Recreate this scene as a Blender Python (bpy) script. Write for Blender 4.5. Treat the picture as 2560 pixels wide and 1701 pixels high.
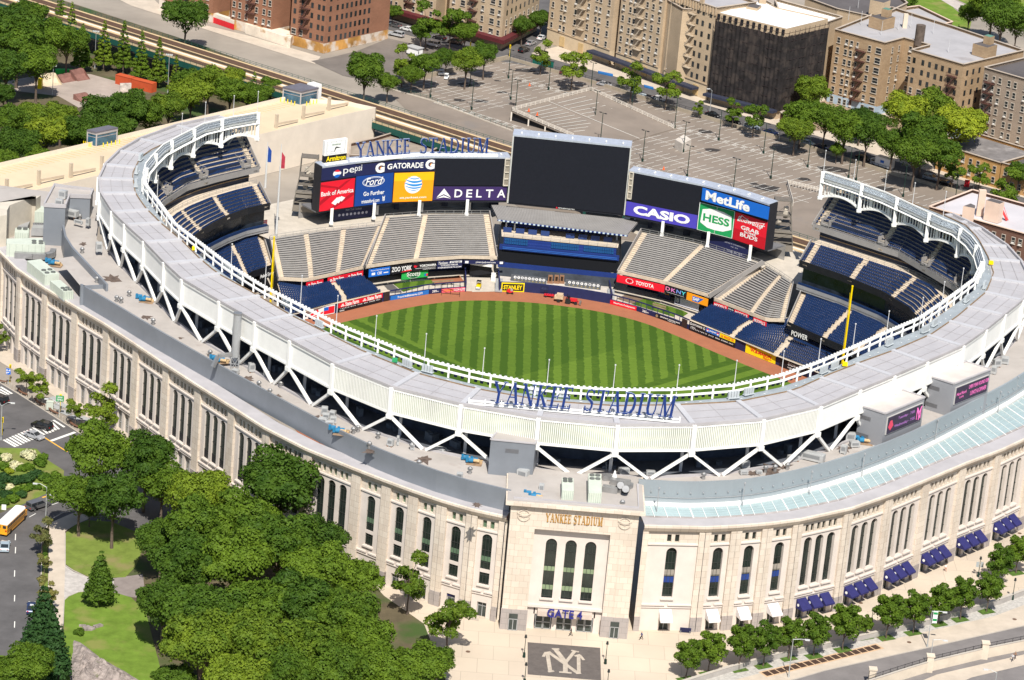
import bpy,math,random
from mathutils import Vector as V,Matrix,noise
rnd=random.Random(7)
for o in list(bpy.data.objects):bpy.data.objects.remove(o)
S=bpy.context.scene
COL=S.collection
# ---------------------------------------------------------------- camera
CP=V((-23.7158,-626.071,259.897));YAW,PIT,ROL,FPX=0.0184797,0.349047,0.0886235,7799.09
FW=V((math.sin(YAW)*math.cos(PIT),math.cos(YAW)*math.cos(PIT),-math.sin(PIT)))
R0=V((math.cos(YAW),-math.sin(YAW),0));U0=R0.cross(FW)
RT=R0*math.cos(ROL)+U0*math.sin(ROL);UP=U0*math.cos(ROL)-R0*math.sin(ROL)
cam=bpy.data.cameras.new('camera');camo=bpy.data.objects.new('camera',cam);COL.objects.link(camo)
cam.sensor_width=36;cam.lens=FPX/2560*36;cam.clip_start=1;cam.clip_end=6000
camo.matrix_world=Matrix(((RT.x,UP.x,-FW.x,CP.x),(RT.y,UP.y,-FW.y,CP.y),(RT.z,UP.z,-FW.z,CP.z),(0,0,0,1)))
S.camera=camo
# ---------------------------------------------------------------- light
ELEV=math.radians(52);SD=V((-0.10,1.0,0)).normalized()
sdir=V((SD.x*math.cos(ELEV),SD.y*math.cos(ELEV),-math.sin(ELEV)))
W=bpy.data.worlds.new('World');S.world=W;W.use_nodes=True
nt=W.node_tree;sky=nt.nodes.new('ShaderNodeTexSky');sky.sky_type='NISHITA';sky.sun_disc=False
sky.sun_elevation=ELEV;sky.sun_rotation=math.atan2(-SD.x,-SD.y)
nt.links.new(sky.outputs[0],nt.nodes['Background'].inputs[0]);nt.nodes['Background'].inputs[1].default_value=0.085
sl=bpy.data.lights.new('sun','SUN');sl.energy=5.0;sl.angle=math.radians(0.5);sl.color=(1,.945,.86)
so=bpy.data.objects.new('sun',sl);COL.objects.link(so);so.rotation_euler=sdir.to_track_quat('-Z','Y').to_euler()
S.view_settings.view_transform='Standard';S.view_settings.look='None';S.view_settings.exposure=0.36;S.view_settings.gamma=1
S.cycles.max_bounces=6;S.cycles.diffuse_bounces=3;S.cycles.glossy_bounces=2;S.cycles.transmission_bounces=3
S.cycles.caustics_reflective=False;S.cycles.caustics_refractive=False
# ---------------------------------------------------------------- helpers
def at(x,y,z=0.0):
 d=FW+RT*((x-1280)/FPX)-UP*((y-850.5)/FPX)
 t=(z-CP.z)/d.z
 return CP+d*t
def A(conv,pts,z=0.0):return[at(*conv(*p),z)for p in pts]
def zoom(x0,y0,s):return lambda x,y:(x0+x*s,y0+y*s)
Z1,Z2,Z3=zoom(0,0,.3644),zoom(850,0,.3644),zoom(1700,0,.3644)
Z4,Z5,Z6=zoom(0,560,.3644),zoom(850,560,.3644),zoom(1700,560,.3644)
Z7,Z8,Z9=zoom(0,1130,.3644),zoom(850,1130,.3644),zoom(1700,1130,.3644)
ZF=zoom(0,0,1.0847);ZP=zoom(0,0,1)
ZA,ZB,ZC=zoom(780,330,.2232),zoom(1250,330,.2232),zoom(1540,420,.2232)
ZD,ZE,ZG=zoom(660,600,.2232),zoom(1160,600,.2232),zoom(1640,650,.2232)
def height(base,top):
 b=at(*base);d=FW+RT*((top[0]-1280)/FPX)-UP*((top[1]-850.5)/FPX)
 t=((b.x-CP.x)*d.x+(b.y-CP.y)*d.y)/(d.x*d.x+d.y*d.y)
 return CP.z+d.z*t
def xy(p,z=None):return V((p[0],p[1],p[2]if z is None and len(p)>2 else(z or 0)))
def lerp(a,b,t):return a+(b-a)*t
def resample(pts,n=None,step=None):
 L=[0]
 for a,b in zip(pts,pts[1:]):L.append(L[-1]+(b-a).length)
 if n is None:n=max(2,int(round(L[-1]/step))+1)
 out=[];k=0
 for i in range(n):
  s=L[-1]*i/(n-1)
  while k<len(L)-2 and L[k+1]<s:k+=1
  d=L[k+1]-L[k]
  out.append(lerp(pts[k],pts[k+1],(s-L[k])/d if d>1e-9 else 0))
 return out
def length(pts):return sum((b-a).length for a,b in zip(pts,pts[1:]))
def smooth(pts,it=2):
 for _ in range(it):
  q=[pts[0]]
  for a,b in zip(pts,pts[1:]):q+=[lerp(a,b,.25),lerp(a,b,.75)]
  pts=q+[pts[-1]]
 return pts
def normals2(pts):
 out=[]
 for i in range(len(pts)):
  a=pts[max(0,i-1)];b=pts[min(len(pts)-1,i+1)]
  d=(b-a);d.z=0;d.normalize();out.append(V((d.y,-d.x,0)))
 return out
def offset(pts,d,z=None):
 o=[p+n*d for p,n in zip(pts,normals2(pts))]
 return[V((p.x,p.y,p.z if z is None else z))for p in o]
def setz(pts,z):return[V((p.x,p.y,z))for p in pts]
class MB:
 def __init__(s):s.v=[];s.f=[];s.uv=[]
 def face(s,pts,uv=None):
  k=len(s.v);s.v+=[tuple(p)for p in pts];s.f.append(tuple(range(k,k+len(pts))))
  if uv is None:
   a=V(pts[0]);e=V(pts[1])-a;n=e.cross(V(pts[2])-a)
   if abs(n.z)>.7*(n.length+1e-12):uv=[(p[0],p[1])for p in pts]
   else:
    h=V((e.x,e.y,0))if abs(e.x)+abs(e.y)>1e-6 else V((n.y,-n.x,0))
    h=h.normalized()if h.length>0 else V((1,0,0))
    uv=[(h.x*p[0]+h.y*p[1],p[2])for p in pts]
  s.uv+=uv
 def box(s,c,sz,ex=None,ez=None):
  ex=V(ex or(1,0,0)).normalized();ez=V(ez or(0,0,1)).normalized();ey=ez.cross(ex).normalized();ez=ex.cross(ey)
  c=V(c);a,b,d=ex*(sz[0]/2),ey*(sz[1]/2),ez*(sz[2]/2)
  P=[c+a*i+b*j+d*k for k in(-1,1)for j in(-1,1)for i in(-1,1)]
  for q in((0,2,3,1),(4,5,7,6),(0,1,5,4),(2,6,7,3),(0,4,6,2),(1,3,7,5)):s.face([P[i]for i in q])
 def bar(s,p,q,w,h=None,up=(0,0,1)):
  p,q=V(p),V(q);d=q-p
  if d.length<1e-6:return
  u=V(up)
  if abs(d.normalized().dot(u))>.98:u=V((0,1,0))
  sd=d.cross(u).normalized();u2=sd.cross(d).normalized()
  s.box((p+q)/2,(d.length,w,h or w),d,u2)
 def tube(s,p,q,r,r2=None,n=8,caps=True):
  p,q=V(p),V(q);d=(q-p).normalized();r2=r if r2 is None else r2
  a=d.cross(V((0,0,1))if abs(d.z)<.9 else V((1,0,0))).normalized();b=d.cross(a)
  A1=[p+(a*math.cos(t)+b*math.sin(t))*r for t in[2*math.pi*i/n for i in range(n)]]
  B1=[q+(a*math.cos(t)+b*math.sin(t))*r2 for t in[2*math.pi*i/n for i in range(n)]]
  for i in range(n):s.face([A1[i],A1[i-1],B1[i-1],B1[i]])
  if caps:s.face(A1);s.face(B1[::-1])
 def strip(s,a,b):
  u=0
  for i in range(len(a)-1):
   w=(V(a[i+1])-V(a[i])).length;h=(V(b[i])-V(a[i])).length
   s.face([a[i],a[i+1],b[i+1],b[i]],[(u,0),(u+w,0),(u+w,h),(u,h)]);u+=w
 def wall(s,a,z0,z1):
  u=0
  for p,q in zip(a,a[1:]):
   w=math.hypot(q[0]-p[0],q[1]-p[1])
   s.face([(p[0],p[1],z0),(q[0],q[1],z0),(q[0],q[1],z1),(p[0],p[1],z1)],[(u,z0),(u+w,z0),(u+w,z1),(u,z1)]);u+=w
 def slab(s,a,b,z0,z1,caps=True):
  s.strip(setz(a,z1),setz(b,z1));s.strip(setz(b,z0),setz(a,z0))
  s.wall(a,z0,z1);s.wall(b[::-1],z0,z1)
  if caps:
   for i in(0,-1):s.face([(a[i].x,a[i].y,z0),(b[i].x,b[i].y,z0),(b[i].x,b[i].y,z1),(a[i].x,a[i].y,z1)])
 def prism(s,poly,z0,z1,bottom=False):
  s.face([(p[0],p[1],z1)for p in poly])
  if bottom:s.face([(p[0],p[1],z0)for p in poly][::-1])
  P=list(poly)+[poly[0]];s.wall([V((p[0],p[1],0))for p in P],z0,z1)
 def sheet(s,poly,z):s.face([(p[0],p[1],z)for p in poly])
 def ribbon(s,pts,w,z):
  s.strip(offset(pts,-w/2,z),offset(pts,w/2,z))
 def mesh(s,name,m,sm=False):
  me=bpy.data.meshes.new(name);me.from_pydata(s.v,[],s.f)
  if s.uv:
   uvl=me.uv_layers.new(name='UVMap');uvl.data.foreach_set('uv',[c for u in s.uv for c in u])
  if m:me.materials.append(m)
  if sm:me.polygons.foreach_set('use_smooth',[True]*len(me.polygons))
  me.update();return me
 def build(s,name,m,parent=None,sm=False,**kw):
  o=bpy.data.objects.new(name,s.mesh(name,m,sm));COL.objects.link(o)
  if parent is not None:
   o.parent=parent;o.matrix_parent_inverse=Matrix.Translation(-parent.location)if parent.rotation_euler.z==0 else parent.matrix_basis.inverted()
  for k,v in kw.items():o[k]=v
  return o
def thing(name,label,cat,loc=(0,0,0),rz=0,group=None):
 o=bpy.data.objects.new(name,None);COL.objects.link(o);o.location=loc;o.rotation_euler=(0,0,rz)
 o.empty_display_size=.5;o['label']=label;o['category']=cat
 if group:o['group']=group
 return o
def tag(o,label,cat,group=None):
 o['label']=label;o['category']=cat
 if group:o['group']=group
 return o
def struct(name,mb,m):return mb.build(name,m,None,kind='structure')
def local(mb,name,m,parent,sm=False):
 o=bpy.data.objects.new(name,mb.mesh(name,m,sm));COL.objects.link(o);o.parent=parent;return o
def dup(root,loc,rz=0,label=None,group=None,scale=None,mats=None):
 r=root.copy();COL.objects.link(r);r.location=loc;r.rotation_euler=(0,0,rz)
 if label:r['label']=label
 if group:r['group']=group
 if scale:r.scale=scale
 for ch in list(root.children):
  c=ch.copy();COL.objects.link(c);c.parent=r
  if mats and ch.name.split('.')[0]in mats:
   c.material_slots[0].link='OBJECT';c.material_slots[0].material=mats[ch.name.split('.')[0]]
  for g in list(ch.children):
   d=g.copy();COL.objects.link(d);d.parent=c
 return r
 # ---------------------------------------------------------------- materials
_o='first second third fourth fifth sixth seventh eighth ninth tenth eleventh twelfth thirteenth fourteenth fifteenth sixteenth seventeenth eighteenth nineteenth'.split()
def ordw(i):
 if i<19:return _o[i]
 t,u=divmod(i+1,10);w={2:'twent',3:'thirt',4:'fort',5:'fift',6:'sixt'}[t]
 return w+'ieth' if u==0 else w+'y-'+_o[u-1]
def number_from(objs,ref,fmt):
 for i,o in enumerate(sorted(objs,key=lambda o:(o.matrix_world.translation.xy-V(ref).xy).length if o.type=='EMPTY' and False else((o.location.xy if o.location.length>.01 else V(o.data.vertices[0].co).xy)-V(ref).xy).length)):o['label']=fmt%(ordw(i),o.get('look',''))
MATS={}
def mat(name,col,rough=.8,metal=0.0,var=.12,scale=.35,spec=.3,bump=0,emit=0,coords='Object',detail=4,stain=None):
 if name in MATS:return MATS[name]
 m=bpy.data.materials.new(name);m.use_nodes=True;t=m.node_tree;L=t.links.new;b=t.nodes['Principled BSDF']
 b.inputs['Roughness'].default_value=rough;b.inputs['Metallic'].default_value=metal;b.inputs['Specular IOR Level'].default_value=spec
 c=(*col,1)
 if var:
  tc=t.nodes.new('ShaderNodeTexCoord');n=t.nodes.new('ShaderNodeTexNoise');n.inputs['Scale'].default_value=scale;n.inputs['Detail'].default_value=detail
  n.inputs['Roughness'].default_value=.65
  L(tc.outputs[coords],n.inputs['Vector'])
  r=t.nodes.new('ShaderNodeValToRGB');e=r.color_ramp.elements
  e[0].position=.3;e[1].position=.7
  e[0].color=(*[max(0,k*(1-var))for k in col],1);e[1].color=(*[min(1,k*(1+var))for k in col],1)
  L(n.outputs['Fac'],r.inputs[0]);src=r.outputs[0]
  if stain:
   n2=t.nodes.new('ShaderNodeTexNoise');n2.inputs['Scale'].default_value=stain[0];n2.inputs['Detail'].default_value=6;L(tc.outputs[coords],n2.inputs['Vector'])
   r2=t.nodes.new('ShaderNodeValToRGB');r2.color_ramp.elements[0].position=stain[1];r2.color_ramp.elements[1].position=stain[1]+.12
   L(n2.outputs['Fac'],r2.inputs[0])
   mx=t.nodes.new('ShaderNodeMix');mx.data_type='RGBA';L(r2.outputs[0],mx.inputs[0]);L(src,mx.inputs[6]);mx.inputs[7].default_value=(*stain[2],1)
   src=mx.outputs[2]
  L(src,b.inputs['Base Color'])
  if bump:
   bp=t.nodes.new('ShaderNodeBump');bp.inputs['Strength'].default_value=bump;L(n.outputs['Fac'],bp.inputs['Height']);L(bp.outputs[0],b.inputs['Normal'])
 else:b.inputs['Base Color'].default_value=c
 if emit:
  b.inputs['Emission Color'].default_value=c;b.inputs['Emission Strength'].default_value=emit
 MATS[name]=m;return m
def blockmat(name,c1,c2,mortar,sx,sy,msize=.02,rough=.85,big=.12,scale=(1,1)):
 if name in MATS:return MATS[name]
 m=mat(name,c1,rough,0,.1);t=m.node_tree;L=t.links.new;b=t.nodes['Principled BSDF']
 tc=[n for n in t.nodes if n.type=='TEX_COORD'][0]
 br=t.nodes.new('ShaderNodeTexBrick');br.inputs['Scale'].default_value=1;br.inputs['Brick Width'].default_value=sx;br.inputs['Row Height'].default_value=sy
 br.inputs['Mortar Size'].default_value=msize;br.inputs['Color1'].default_value=(*c1,1);br.inputs['Color2'].default_value=(*c2,1);br.inputs['Mortar'].default_value=(*mortar,1)
 br.inputs['Mortar Smooth'].default_value=.3;br.inputs['Bias'].default_value=-.25
 L(tc.outputs['UV'],br.inputs['Vector'])
 n=t.nodes.new('ShaderNodeTexNoise');n.inputs['Scale'].default_value=big;n.inputs['Detail'].default_value=5;L(tc.outputs['Object'],n.inputs['Vector'])
 mr=t.nodes.new('ShaderNodeMapRange');mr.inputs[1].default_value=.3;mr.inputs[2].default_value=.7;mr.inputs[3].default_value=.84;mr.inputs[4].default_value=1.08;L(n.outputs['Fac'],mr.inputs[0])
 mx=t.nodes.new('ShaderNodeMix');mx.data_type='RGBA';mx.blend_type='MULTIPLY';mx.inputs[0].default_value=1;L(br.outputs['Color'],mx.inputs[6]);L(mr.outputs[0],mx.inputs[7])
 L(mx.outputs[2],b.inputs['Base Color']);return m
limestone=blockmat('limestone',(.66,.58,.485),(.58,.49,.40),(.42,.35,.28),1.6,1.3,.03)
limepanel=mat('pale_limestone',(.62,.555,.50),.85,0,.07,.3)
granite=blockmat('granite',(.36,.32,.30),(.32,.29,.275),(.22,.2,.19),1.8,1.2,.03)
coping=mat('coping_grey',(.40,.385,.395),.7,0,.1,.2)
roofgrey=mat('roof_membrane',(.40,.37,.345),.8,0,.10,.12,stain=(.30,.60,(.36,.32,.295)))
roofpanel=mat('roof_panel_grey',(.40,.39,.405),.6,0,.07,.3)
whitesteel=mat('white_painted_steel',(.83,.83,.80),.45,0,.05,.4)
metalclad=mat('ribbed_metal_cladding',(.22,.24,.27),.42,.2,.10,.12)
metalpale=mat('pale_metal_cladding',(.34,.385,.415),.45,.35,.06,.05)
steelgrey=mat('grey_steel',(.42,.43,.44),.5,.4,.1,.5)
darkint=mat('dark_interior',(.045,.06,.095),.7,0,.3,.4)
glassdark=mat('dark_glass',(.018,.026,.022),.12,0,.5,.25,spec=.6)
glassgreen=mat('green_glass_panel',(.10,.16,.10),.15,0,.2,.5,spec=.6)
concrete=mat('concrete',(.50,.45,.38),.9,0,.12,.4)
paving=blockmat('plaza_paving',(.56,.475,.375),(.52,.44,.35),(.40,.34,.27),6.0,6.0,.06,.9,.05)
sidewalk=mat('sidewalk_concrete',(.50,.43,.35),.9,0,.12,.25)
asphalt=mat('asphalt',(.105,.10,.10),.85,0,.22,.15,stain=(.12,.62,(.14,.135,.135)))
lotasphalt=mat('parking_asphalt',(.225,.187,.155),.9,0,.16,.06,stain=(.09,.60,(.20,.175,.155)))
paintwhite=mat('road_paint_white',(.72,.71,.66),.8,0,.12,1.5)
paintyellow=mat('road_paint_yellow',(.75,.40,.05),.8,0,.12,1.5)
navy=mat('navy_padding',(.018,.024,.085),.6,0,.12,.5)
seatblue=mat('blue_seat_plastic',(.012,.033,.105),.5,0,.15,.6)
benchgrey=mat('aluminium_bench',(.40,.385,.365),.5,.2,.10,.6)
black=mat('black_panel',(.012,.013,.017),.5,0,.2,.5)
screenblack=mat('unlit_screen',(.012,.013,.02),.45,0,.1,1.5,spec=.25)
yellowpaint=mat('yellow_paint',(.85,.62,.0),.5,0,.05)
awnnavy=mat('navy_awning_fabric',(.022,.022,.11),.75,0,.12,1)
awnwhite=mat('white_awning_fabric',(.78,.75,.74),.8,0,.05,1)
letterblue=mat('blue_letter',(.012,.035,.17),.4,0,.05)
letterside=mat('letter_return_silver',(.36,.42,.58),.5,.3,.05)
gold=mat('gold_leaf',(.62,.34,.07),.35,.6,.05)
white=mat('white_paint',(.82,.82,.80),.5,0,.04)
bark=mat('bark',(.12,.09,.07),.95,0,.25,2)
clay=mat('warning_track_clay',(.33,.125,.065),.95,0,.07,.3)
red=mat('red_paint',(.60,.02,.03),.5,0,.06)
wood=mat('weathered_wood',(.28,.20,.12),.9,0,.2,1.0)
beige=mat('beige_render',(.62,.53,.42),.9,0,.08,.2)
hvacgreen=mat('pale_green_unit',(.55,.60,.52),.55,.1,.08,.5)
duct=mat('galvanised_duct',(.36,.36,.36),.4,.6,.15,.5)
pumpblue=mat('pump_blue',(.02,.17,.33),.5,0,.15)
rust=mat('rust',(.22,.09,.03),.9,0,.3,1.5)
pooltan=mat('beige_garage_deck',(.60,.48,.33),.9,0,.08,.1)
# ================================================================ GROUND
def sheet(name,pts,z,m):
 b=MB();b.sheet([at(*p)for p in pts]if len(pts[0])==2 else pts,z);return struct(name,b,m)
g=MB();g.sheet([(-2500,-900),(2500,-900),(2500,3500),(-2500,3500)],-.06)
struct('ground',g,mat('city_ground',(.29,.255,.215),.95,0,.25,.03))
soil=mat('park_soil',(.105,.085,.05),.95,0,.35,.12,stain=(.08,.5,(.05,.085,.02)))
def lawnmat(name,c,c2):
 return mat(name,c,.95,0,.22,.35,stain=(.14,.52,c2),spec=.1)
lawn_a=lawnmat('lawn_bright',(.13,.205,.03),(.20,.215,.06));lawn_b=lawnmat('lawn_worn',(.15,.20,.04),(.22,.20,.08))
sheet('park_ground',[(-90,1240),(160,1230),(420,1080),(640,1180),(1000,1420),(1130,1560),(1230,1800),(-90,1800)],0,soil)
sheet('park_ground',[(-150,-60),(30,-40),(480,105),(900,262),(880,290),(640,330),(280,470),(-150,560)],0,soil)
sheet('plaza',[at(800,1345),at(880,1400),at(960,1490),at(1060,1560),at(1150,1790),at(1500,1790),at(2030,1640),at(2620,1470),at(2900,1250),V((150,40,0)),V((-55,-40,0))],.02,paving)
sheet('sidewalk',[at(-160,800),at(-60,868),at(0,905),at(120,980),at(330,1130),at(700,1330),at(960,1440),V((-40,-45,0)),V((-110,35,0)),V((-150,90,0))],.02,sidewalk)
sheet('road',[(-160,860),(0,958),(45,985),(100,1020),(190,1078),(300,1150),(420,1240),(440,1310),(260,1360),(150,1225),(60,1165),(-160,1085)],.03,asphalt)
sheet('road',[(-120,1330),(0,1284),(50,1265),(135,1223),(190,1205),(300,1250),(300,1320),(124,1301),(112,1340),(106,1367),(103,1458),(100,1560),(70,1700),(60,1900),(-200,1900)],.045,asphalt)
sheet('sidewalk',[Z7(*p)for p in[(340,490),(560,395),(700,420),(520,500),(447,545),(447,780),(440,1000),(432,1190),(400,1300),(325,1300),(330,900),(335,640)]],.05,sidewalk)
sheet('tree_strip',[Z7(*p)for p in[(285,640),(325,640),(328,900),(320,1200),(275,1200),(280,900)]],.055,lawn_b)
sheet('lawn',[Z7(*p)for p in[(447,560),(520,500),(600,470),(760,480),(960,560),(990,640),(930,790),(860,862),(700,868),(600,855),(500,810),(450,770)]],.05,lawn_b)
sheet('lawn',[Z7(*p)for p in[(440,1020),(470,995),(540,965),(640,958),(800,970),(900,1000),(1000,1100),(1130,1600),(430,1600),(440,1180)]],.05,lawn_a)
sheet('path',[Z7(*p)for p in[(442,780),(500,822),(600,862),(700,872),(780,868),(780,965),(640,955),(540,962),(470,992),(440,1018)]],.045,mat('cobble_path',(.44,.41,.38),.9,0,.2,.8))
sheet('path',[Z7(*p)for p in[(780,868),(980,840),(1000,1010),(900,998),(780,967)]],.04,mat('asphalt_path',(.24,.205,.19),.9,0,.15,.5))
def kerb(pts,w=.25,h=.13,m=None):
 b=MB();b.slab(offset(pts,-w/2),offset(pts,w/2),0,h);return struct('kerb',b,m or mat('kerb_stone',(.42,.38,.33),.9,0,.1,.5))
kerb([at(*p)for p in[(-160,860),(0,958),(45,985),(100,1020),(190,1078),(300,1150)]])
kerb([at(*Z7(*p))for p in[(560,395),(430,420),(345,470),(300,560),(287,650),(282,900),(276,1200)]])
kerb([at(*Z7(*p))for p in[(447,560),(447,780),(500,815),(600,862),(700,872)]],.2,.12)
kerb([at(*Z7(*p))for p in[(432,1190),(440,1020),(470,993),(540,963),(640,956)]],.2,.12)
ZI=zoom(0,900,.2901)
b=MB()
def stripe(bm,p,q,w,z):bm.ribbon([V((p.x,p.y,0)),V((q.x,q.y,0))],w,z)
for(x1,y1),(x2,y2)in[((30,690),(135,752)),((55,682),(158,744)),((82,670),(184,733)),((106,658),(209,721)),((131,649),(234,711)),((156,638),(258,702)),((182,627),(283,690)),((206,616),(262,650)),((232,608),(250,620)),((258,597),(330,640)),((282,585),(384,647)),((360,590),(410,637)),((385,560),(434,630)),((410,540),(458,620)),((410,537),(483,608)),((434,529),(508,600)),((459,520),(556,582)),((5,234),(104,294)),((-20,246),(78,300)),((-45,258),(50,306)),((-60,270),(25,315))]:
 stripe(b,at(*ZI(x1,y1)),at(*ZI(x2,y2)),.55,.05)
stripe(b,at(*ZI(440,700)),at(*ZI(648,625)),.8,.05)
for y in(830,1000,1180):stripe(b,at(*Z7(101,y-15)),at(*Z7(99,y+28)),.18,.06)
for y in(580,670):stripe(b,at(*Z7(107,y-15)),at(*Z7(105,y+28)),.18,.06)
stripe(b,at(*Z7(200,450)),at(*Z7(245,425)),.18,.06);stripe(b,at(*Z7(330,375)),at(*Z7(400,350)),.18,.06)
struct('road_marking',b,paintwhite)
b=MB();stripe(b,at(*ZI(358,655)),at(*ZI(580,795)),.35,.05);stripe(b,at(*Z7(150,385)),at(*Z7(185,372)),.5,.06);stripe(b,at(*Z7(290,315)),at(*Z7(345,300)),.5,.06)
struct('road_marking',b,paintyellow)
sheet('planting_strip',[Z9(*p)for p in[(-200,1640),(340,1490),(700,1400),(1380,1270),(2120,1060),(2500,940),(2500,1000),(2150,1130),(1400,1300),(700,1480),(100,1640)]],.035,mat('cobble_strip',(.42,.40,.37),.95,0,.25,1.5))
sheet('sidewalk',[Z9(*p)for p in[(100,1640),(700,1480),(1400,1300),(2150,1130),(2500,1000),(2500,1160),(2360,1195),(1700,1345),(1000,1500),(760,1570),(500,1680)]],.04,sidewalk)
sheet('road',[Z9(*p)for p in[(500,1680),(760,1570),(1000,1500),(1700,1345),(2360,1195),(2800,1080),(2800,1700)]],.03,mat('street_asphalt_pale',(.19,.175,.17),.85,0,.15,.2))
kerb([at(*Z9(*p))for p in[(500,1655),(760,1570),(1000,1500),(1700,1345),(2360,1195),(2800,1090)]])
sheet('sidewalk',[Z9(*p)for p in[(1500,1640),(1760,1530),(2360,1392),(2700,1320),(2700,1390),(2360,1465),(2000,1550),(1800,1640)]],.06,sidewalk)
b=MB();fr=MB()
ZH=zoom(1800,1420,.17917)
g0,g1=at(*ZH(660,1478)),at(*ZH(2170,1110));gd=(g1-g0);
for i in range(17):
 c=g0+gd*(i/16.0*1.0);dd=gd.normalized();nn=V((dd.y,-dd.x,0))
 w=gd.length/16*.43
 b.sheet([c-dd*w-nn*.85,c+dd*w-nn*.85,c+dd*w+nn*.85,c-dd*w+nn*.85],.06)
fr.ribbon([g0-gd.normalized()*1.2,g1+gd.normalized()*1.2],2.5,.05)
struct('grate_surround',fr,mat('grate_surround_tan',(.55,.38,.24),.9,0,.1));struct('pavement_grate',b,mat('rusty_grate',(.06,.035,.025),.8,0,.3,4))
wallpts=[V(p+(0,))for p in[(-66,86),(-60,91.5),(-53.4,97.4),(-48,103),(-43.3,107.8),(-41.6,109.3),(-32.3,116.5),(-28.5,118.6),(-22.7,121.2),(-21.1,121.5),(-14.1,123.2),(-7.9,124.2),(-.4,123.9),(6.4,122.8),(13,121),(14.1,120.6),(20.6,117),(29.4,110.1),(31.6,108),(33.5,105.9),(44.2,95.5),(53.8,86.1),(60.2,79.6),(68,71)]]
sheet('warning_track',wallpts+[V((70,40,0)),V((50,0,0)),V((0,-30,0)),V((-50,0,0)),V((-72,50,0))],.0,clay)
grass_edge=smooth([V(p+(0,))for p in[(-66,76),(-52.1,90.5),(-43.3,98.8),(-33.7,107.7),(-23,114.3),(-9.5,116.6),(-.4,116.3),(10.9,114.4),(22,108.9),(29.1,101.8),(46.3,83.7),(53.3,77.4),(66,64)]],2)
gm=mat('outfield_grass',(.10,.17,.03),.95,0,.10,.5,spec=.08);t=gm.node_tree;L=t.links.new;bs=t.nodes['Principled BSDF']
tc=[n for n in t.nodes if n.type=='TEX_COORD'][0];ramp=[n for n in t.nodes if n.type=='VALTORGB'][0]
def mth(op,a,b_=None,c=None):
 n=t.nodes.new('ShaderNodeMath');n.operation=op
 for i,v in enumerate((a,b_,c)):
  if v is None:continue
  if isinstance(v,(int,float)):n.inputs[i].default_value=v
  else:L(v,n.inputs[i])
 return n.outputs[0]
sp=t.nodes.new('ShaderNodeSeparateXYZ');nz=t.nodes.new('ShaderNodeTexNoise');nz.inputs['Scale'].default_value=.8;nz.inputs['Detail'].default_value=5
L(tc.outputs['Object'],nz.inputs['Vector']);L(tc.outputs['Object'],sp.inputs[0])
nx=mth('MULTIPLY',mth('SUBTRACT',nz.outputs['Fac'],.5),1.1)
X,Y=mth('ADD',sp.outputs['X'],nx),mth('ADD',sp.outputs['Y'],nx)
def band(v,period,ph=0):return mth('GREATER_THAN',mth('SINE',mth('MULTIPLY_ADD',v,2*math.pi/period,ph)),0)
u,v_=mth('MULTIPLY',mth('ADD',X,Y),.7071),mth('MULTIPLY',mth('SUBTRACT',Y,X),.7071)
s1=band(X,3.66,.6)
inR=mth('LESS_THAN',v_,31);inL=mth('LESS_THAN',u,33)
s2=band(v_,5.2);s3=band(u,5.2)
def mix(fac,a,b_):return mth('ADD',mth('MULTIPLY',a,mth('SUBTRACT',1,fac)),mth('MULTIPLY',b_,fac))
st=mix(inR,mix(inL,s1,s3),s2)
au,av=72,51
dia=mth('MULTIPLY',mth('LESS_THAN',u,au),mth('LESS_THAN',v_,av))
d2=mth('MULTIPLY',mth('LESS_THAN',v_,75),mth('GREATER_THAN',v_,51))
patch=mth('MULTIPLY_ADD',nz.outputs['Fac'],.30,-.15)
lev=mth('ADD',mth('ADD',mth('MULTIPLY',st,.50),mth('MULTIPLY',dia,.10)),mth('ADD',patch,mth('MULTIPLY',d2,-.13)))
fine=t.nodes.new('ShaderNodeTexNoise');fine.inputs['Scale'].default_value=.35;fine.inputs['Detail'].default_value=8;fine.inputs['Roughness'].default_value=.75
mp=t.nodes.new('ShaderNodeMapping');mp.inputs['Scale'].default_value=(1,3.5,1);L(tc.outputs['Object'],mp.inputs[0]);L(mp.outputs[0],fine.inputs['Vector'])
lev=mth('ADD',lev,mth('MULTIPLY_ADD',fine.outputs['Fac'],.9,-.40))
cr=t.nodes.new('ShaderNodeValToRGB');cr.color_ramp.elements[0].position=0;cr.color_ramp.elements[1].position=.8
cr.color_ramp.elements[0].color=(.044,.092,.012,1);cr.color_ramp.elements[1].color=(.122,.20,.026,1)
L(lev,cr.inputs[0]);L(cr.outputs[0],bs.inputs['Base Color'])
sheet('field',grass_edge+[V((60,30,0)),V((40,0,0)),V((0,-22,0)),V((-40,0,0)),V((-62,40,0))],.03,gm)
LOT=[at(*p)for p in[(959,219),(1269,149),(1500,214),(1710,281),(1850,322),(1980,357),(2217,434),(2450,499),(2640,555)]]
sheet('parking_lot',LOT+[V((150,150,0)),V((60,170,0)),V((0,176,0)),V((-20,215,0)),V((-36,258,0))],.02,lotasphalt)
e=LOT[1:]
b=MB();b.strip(offset(e,-1.0,.012),offset(e,-16,.012));struct('road',b,asphalt)
b=MB();b.strip(offset(e,-12.5,.10),offset(e,-60,.10));struct('sidewalk',b,sidewalk)
sheet('road',[at(*Z2(*p))for p in[(250,130),(330,170),(640,240),(900,320),(1100,370),(1340,400),(1330,330),(1500,200),(1800,-300),(1500,-300),(1230,240),(1100,350),(640,190),(400,120),(300,60)]],.015,asphalt)
sheet('road',[at(*Z2(*p))for p in[(250,200),(340,205),(640,290),(900,362),(1110,425),(1400,470),(1420,400),(1100,352),(900,300),(640,225),(400,150),(300,110)]],.03,asphalt)
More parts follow.
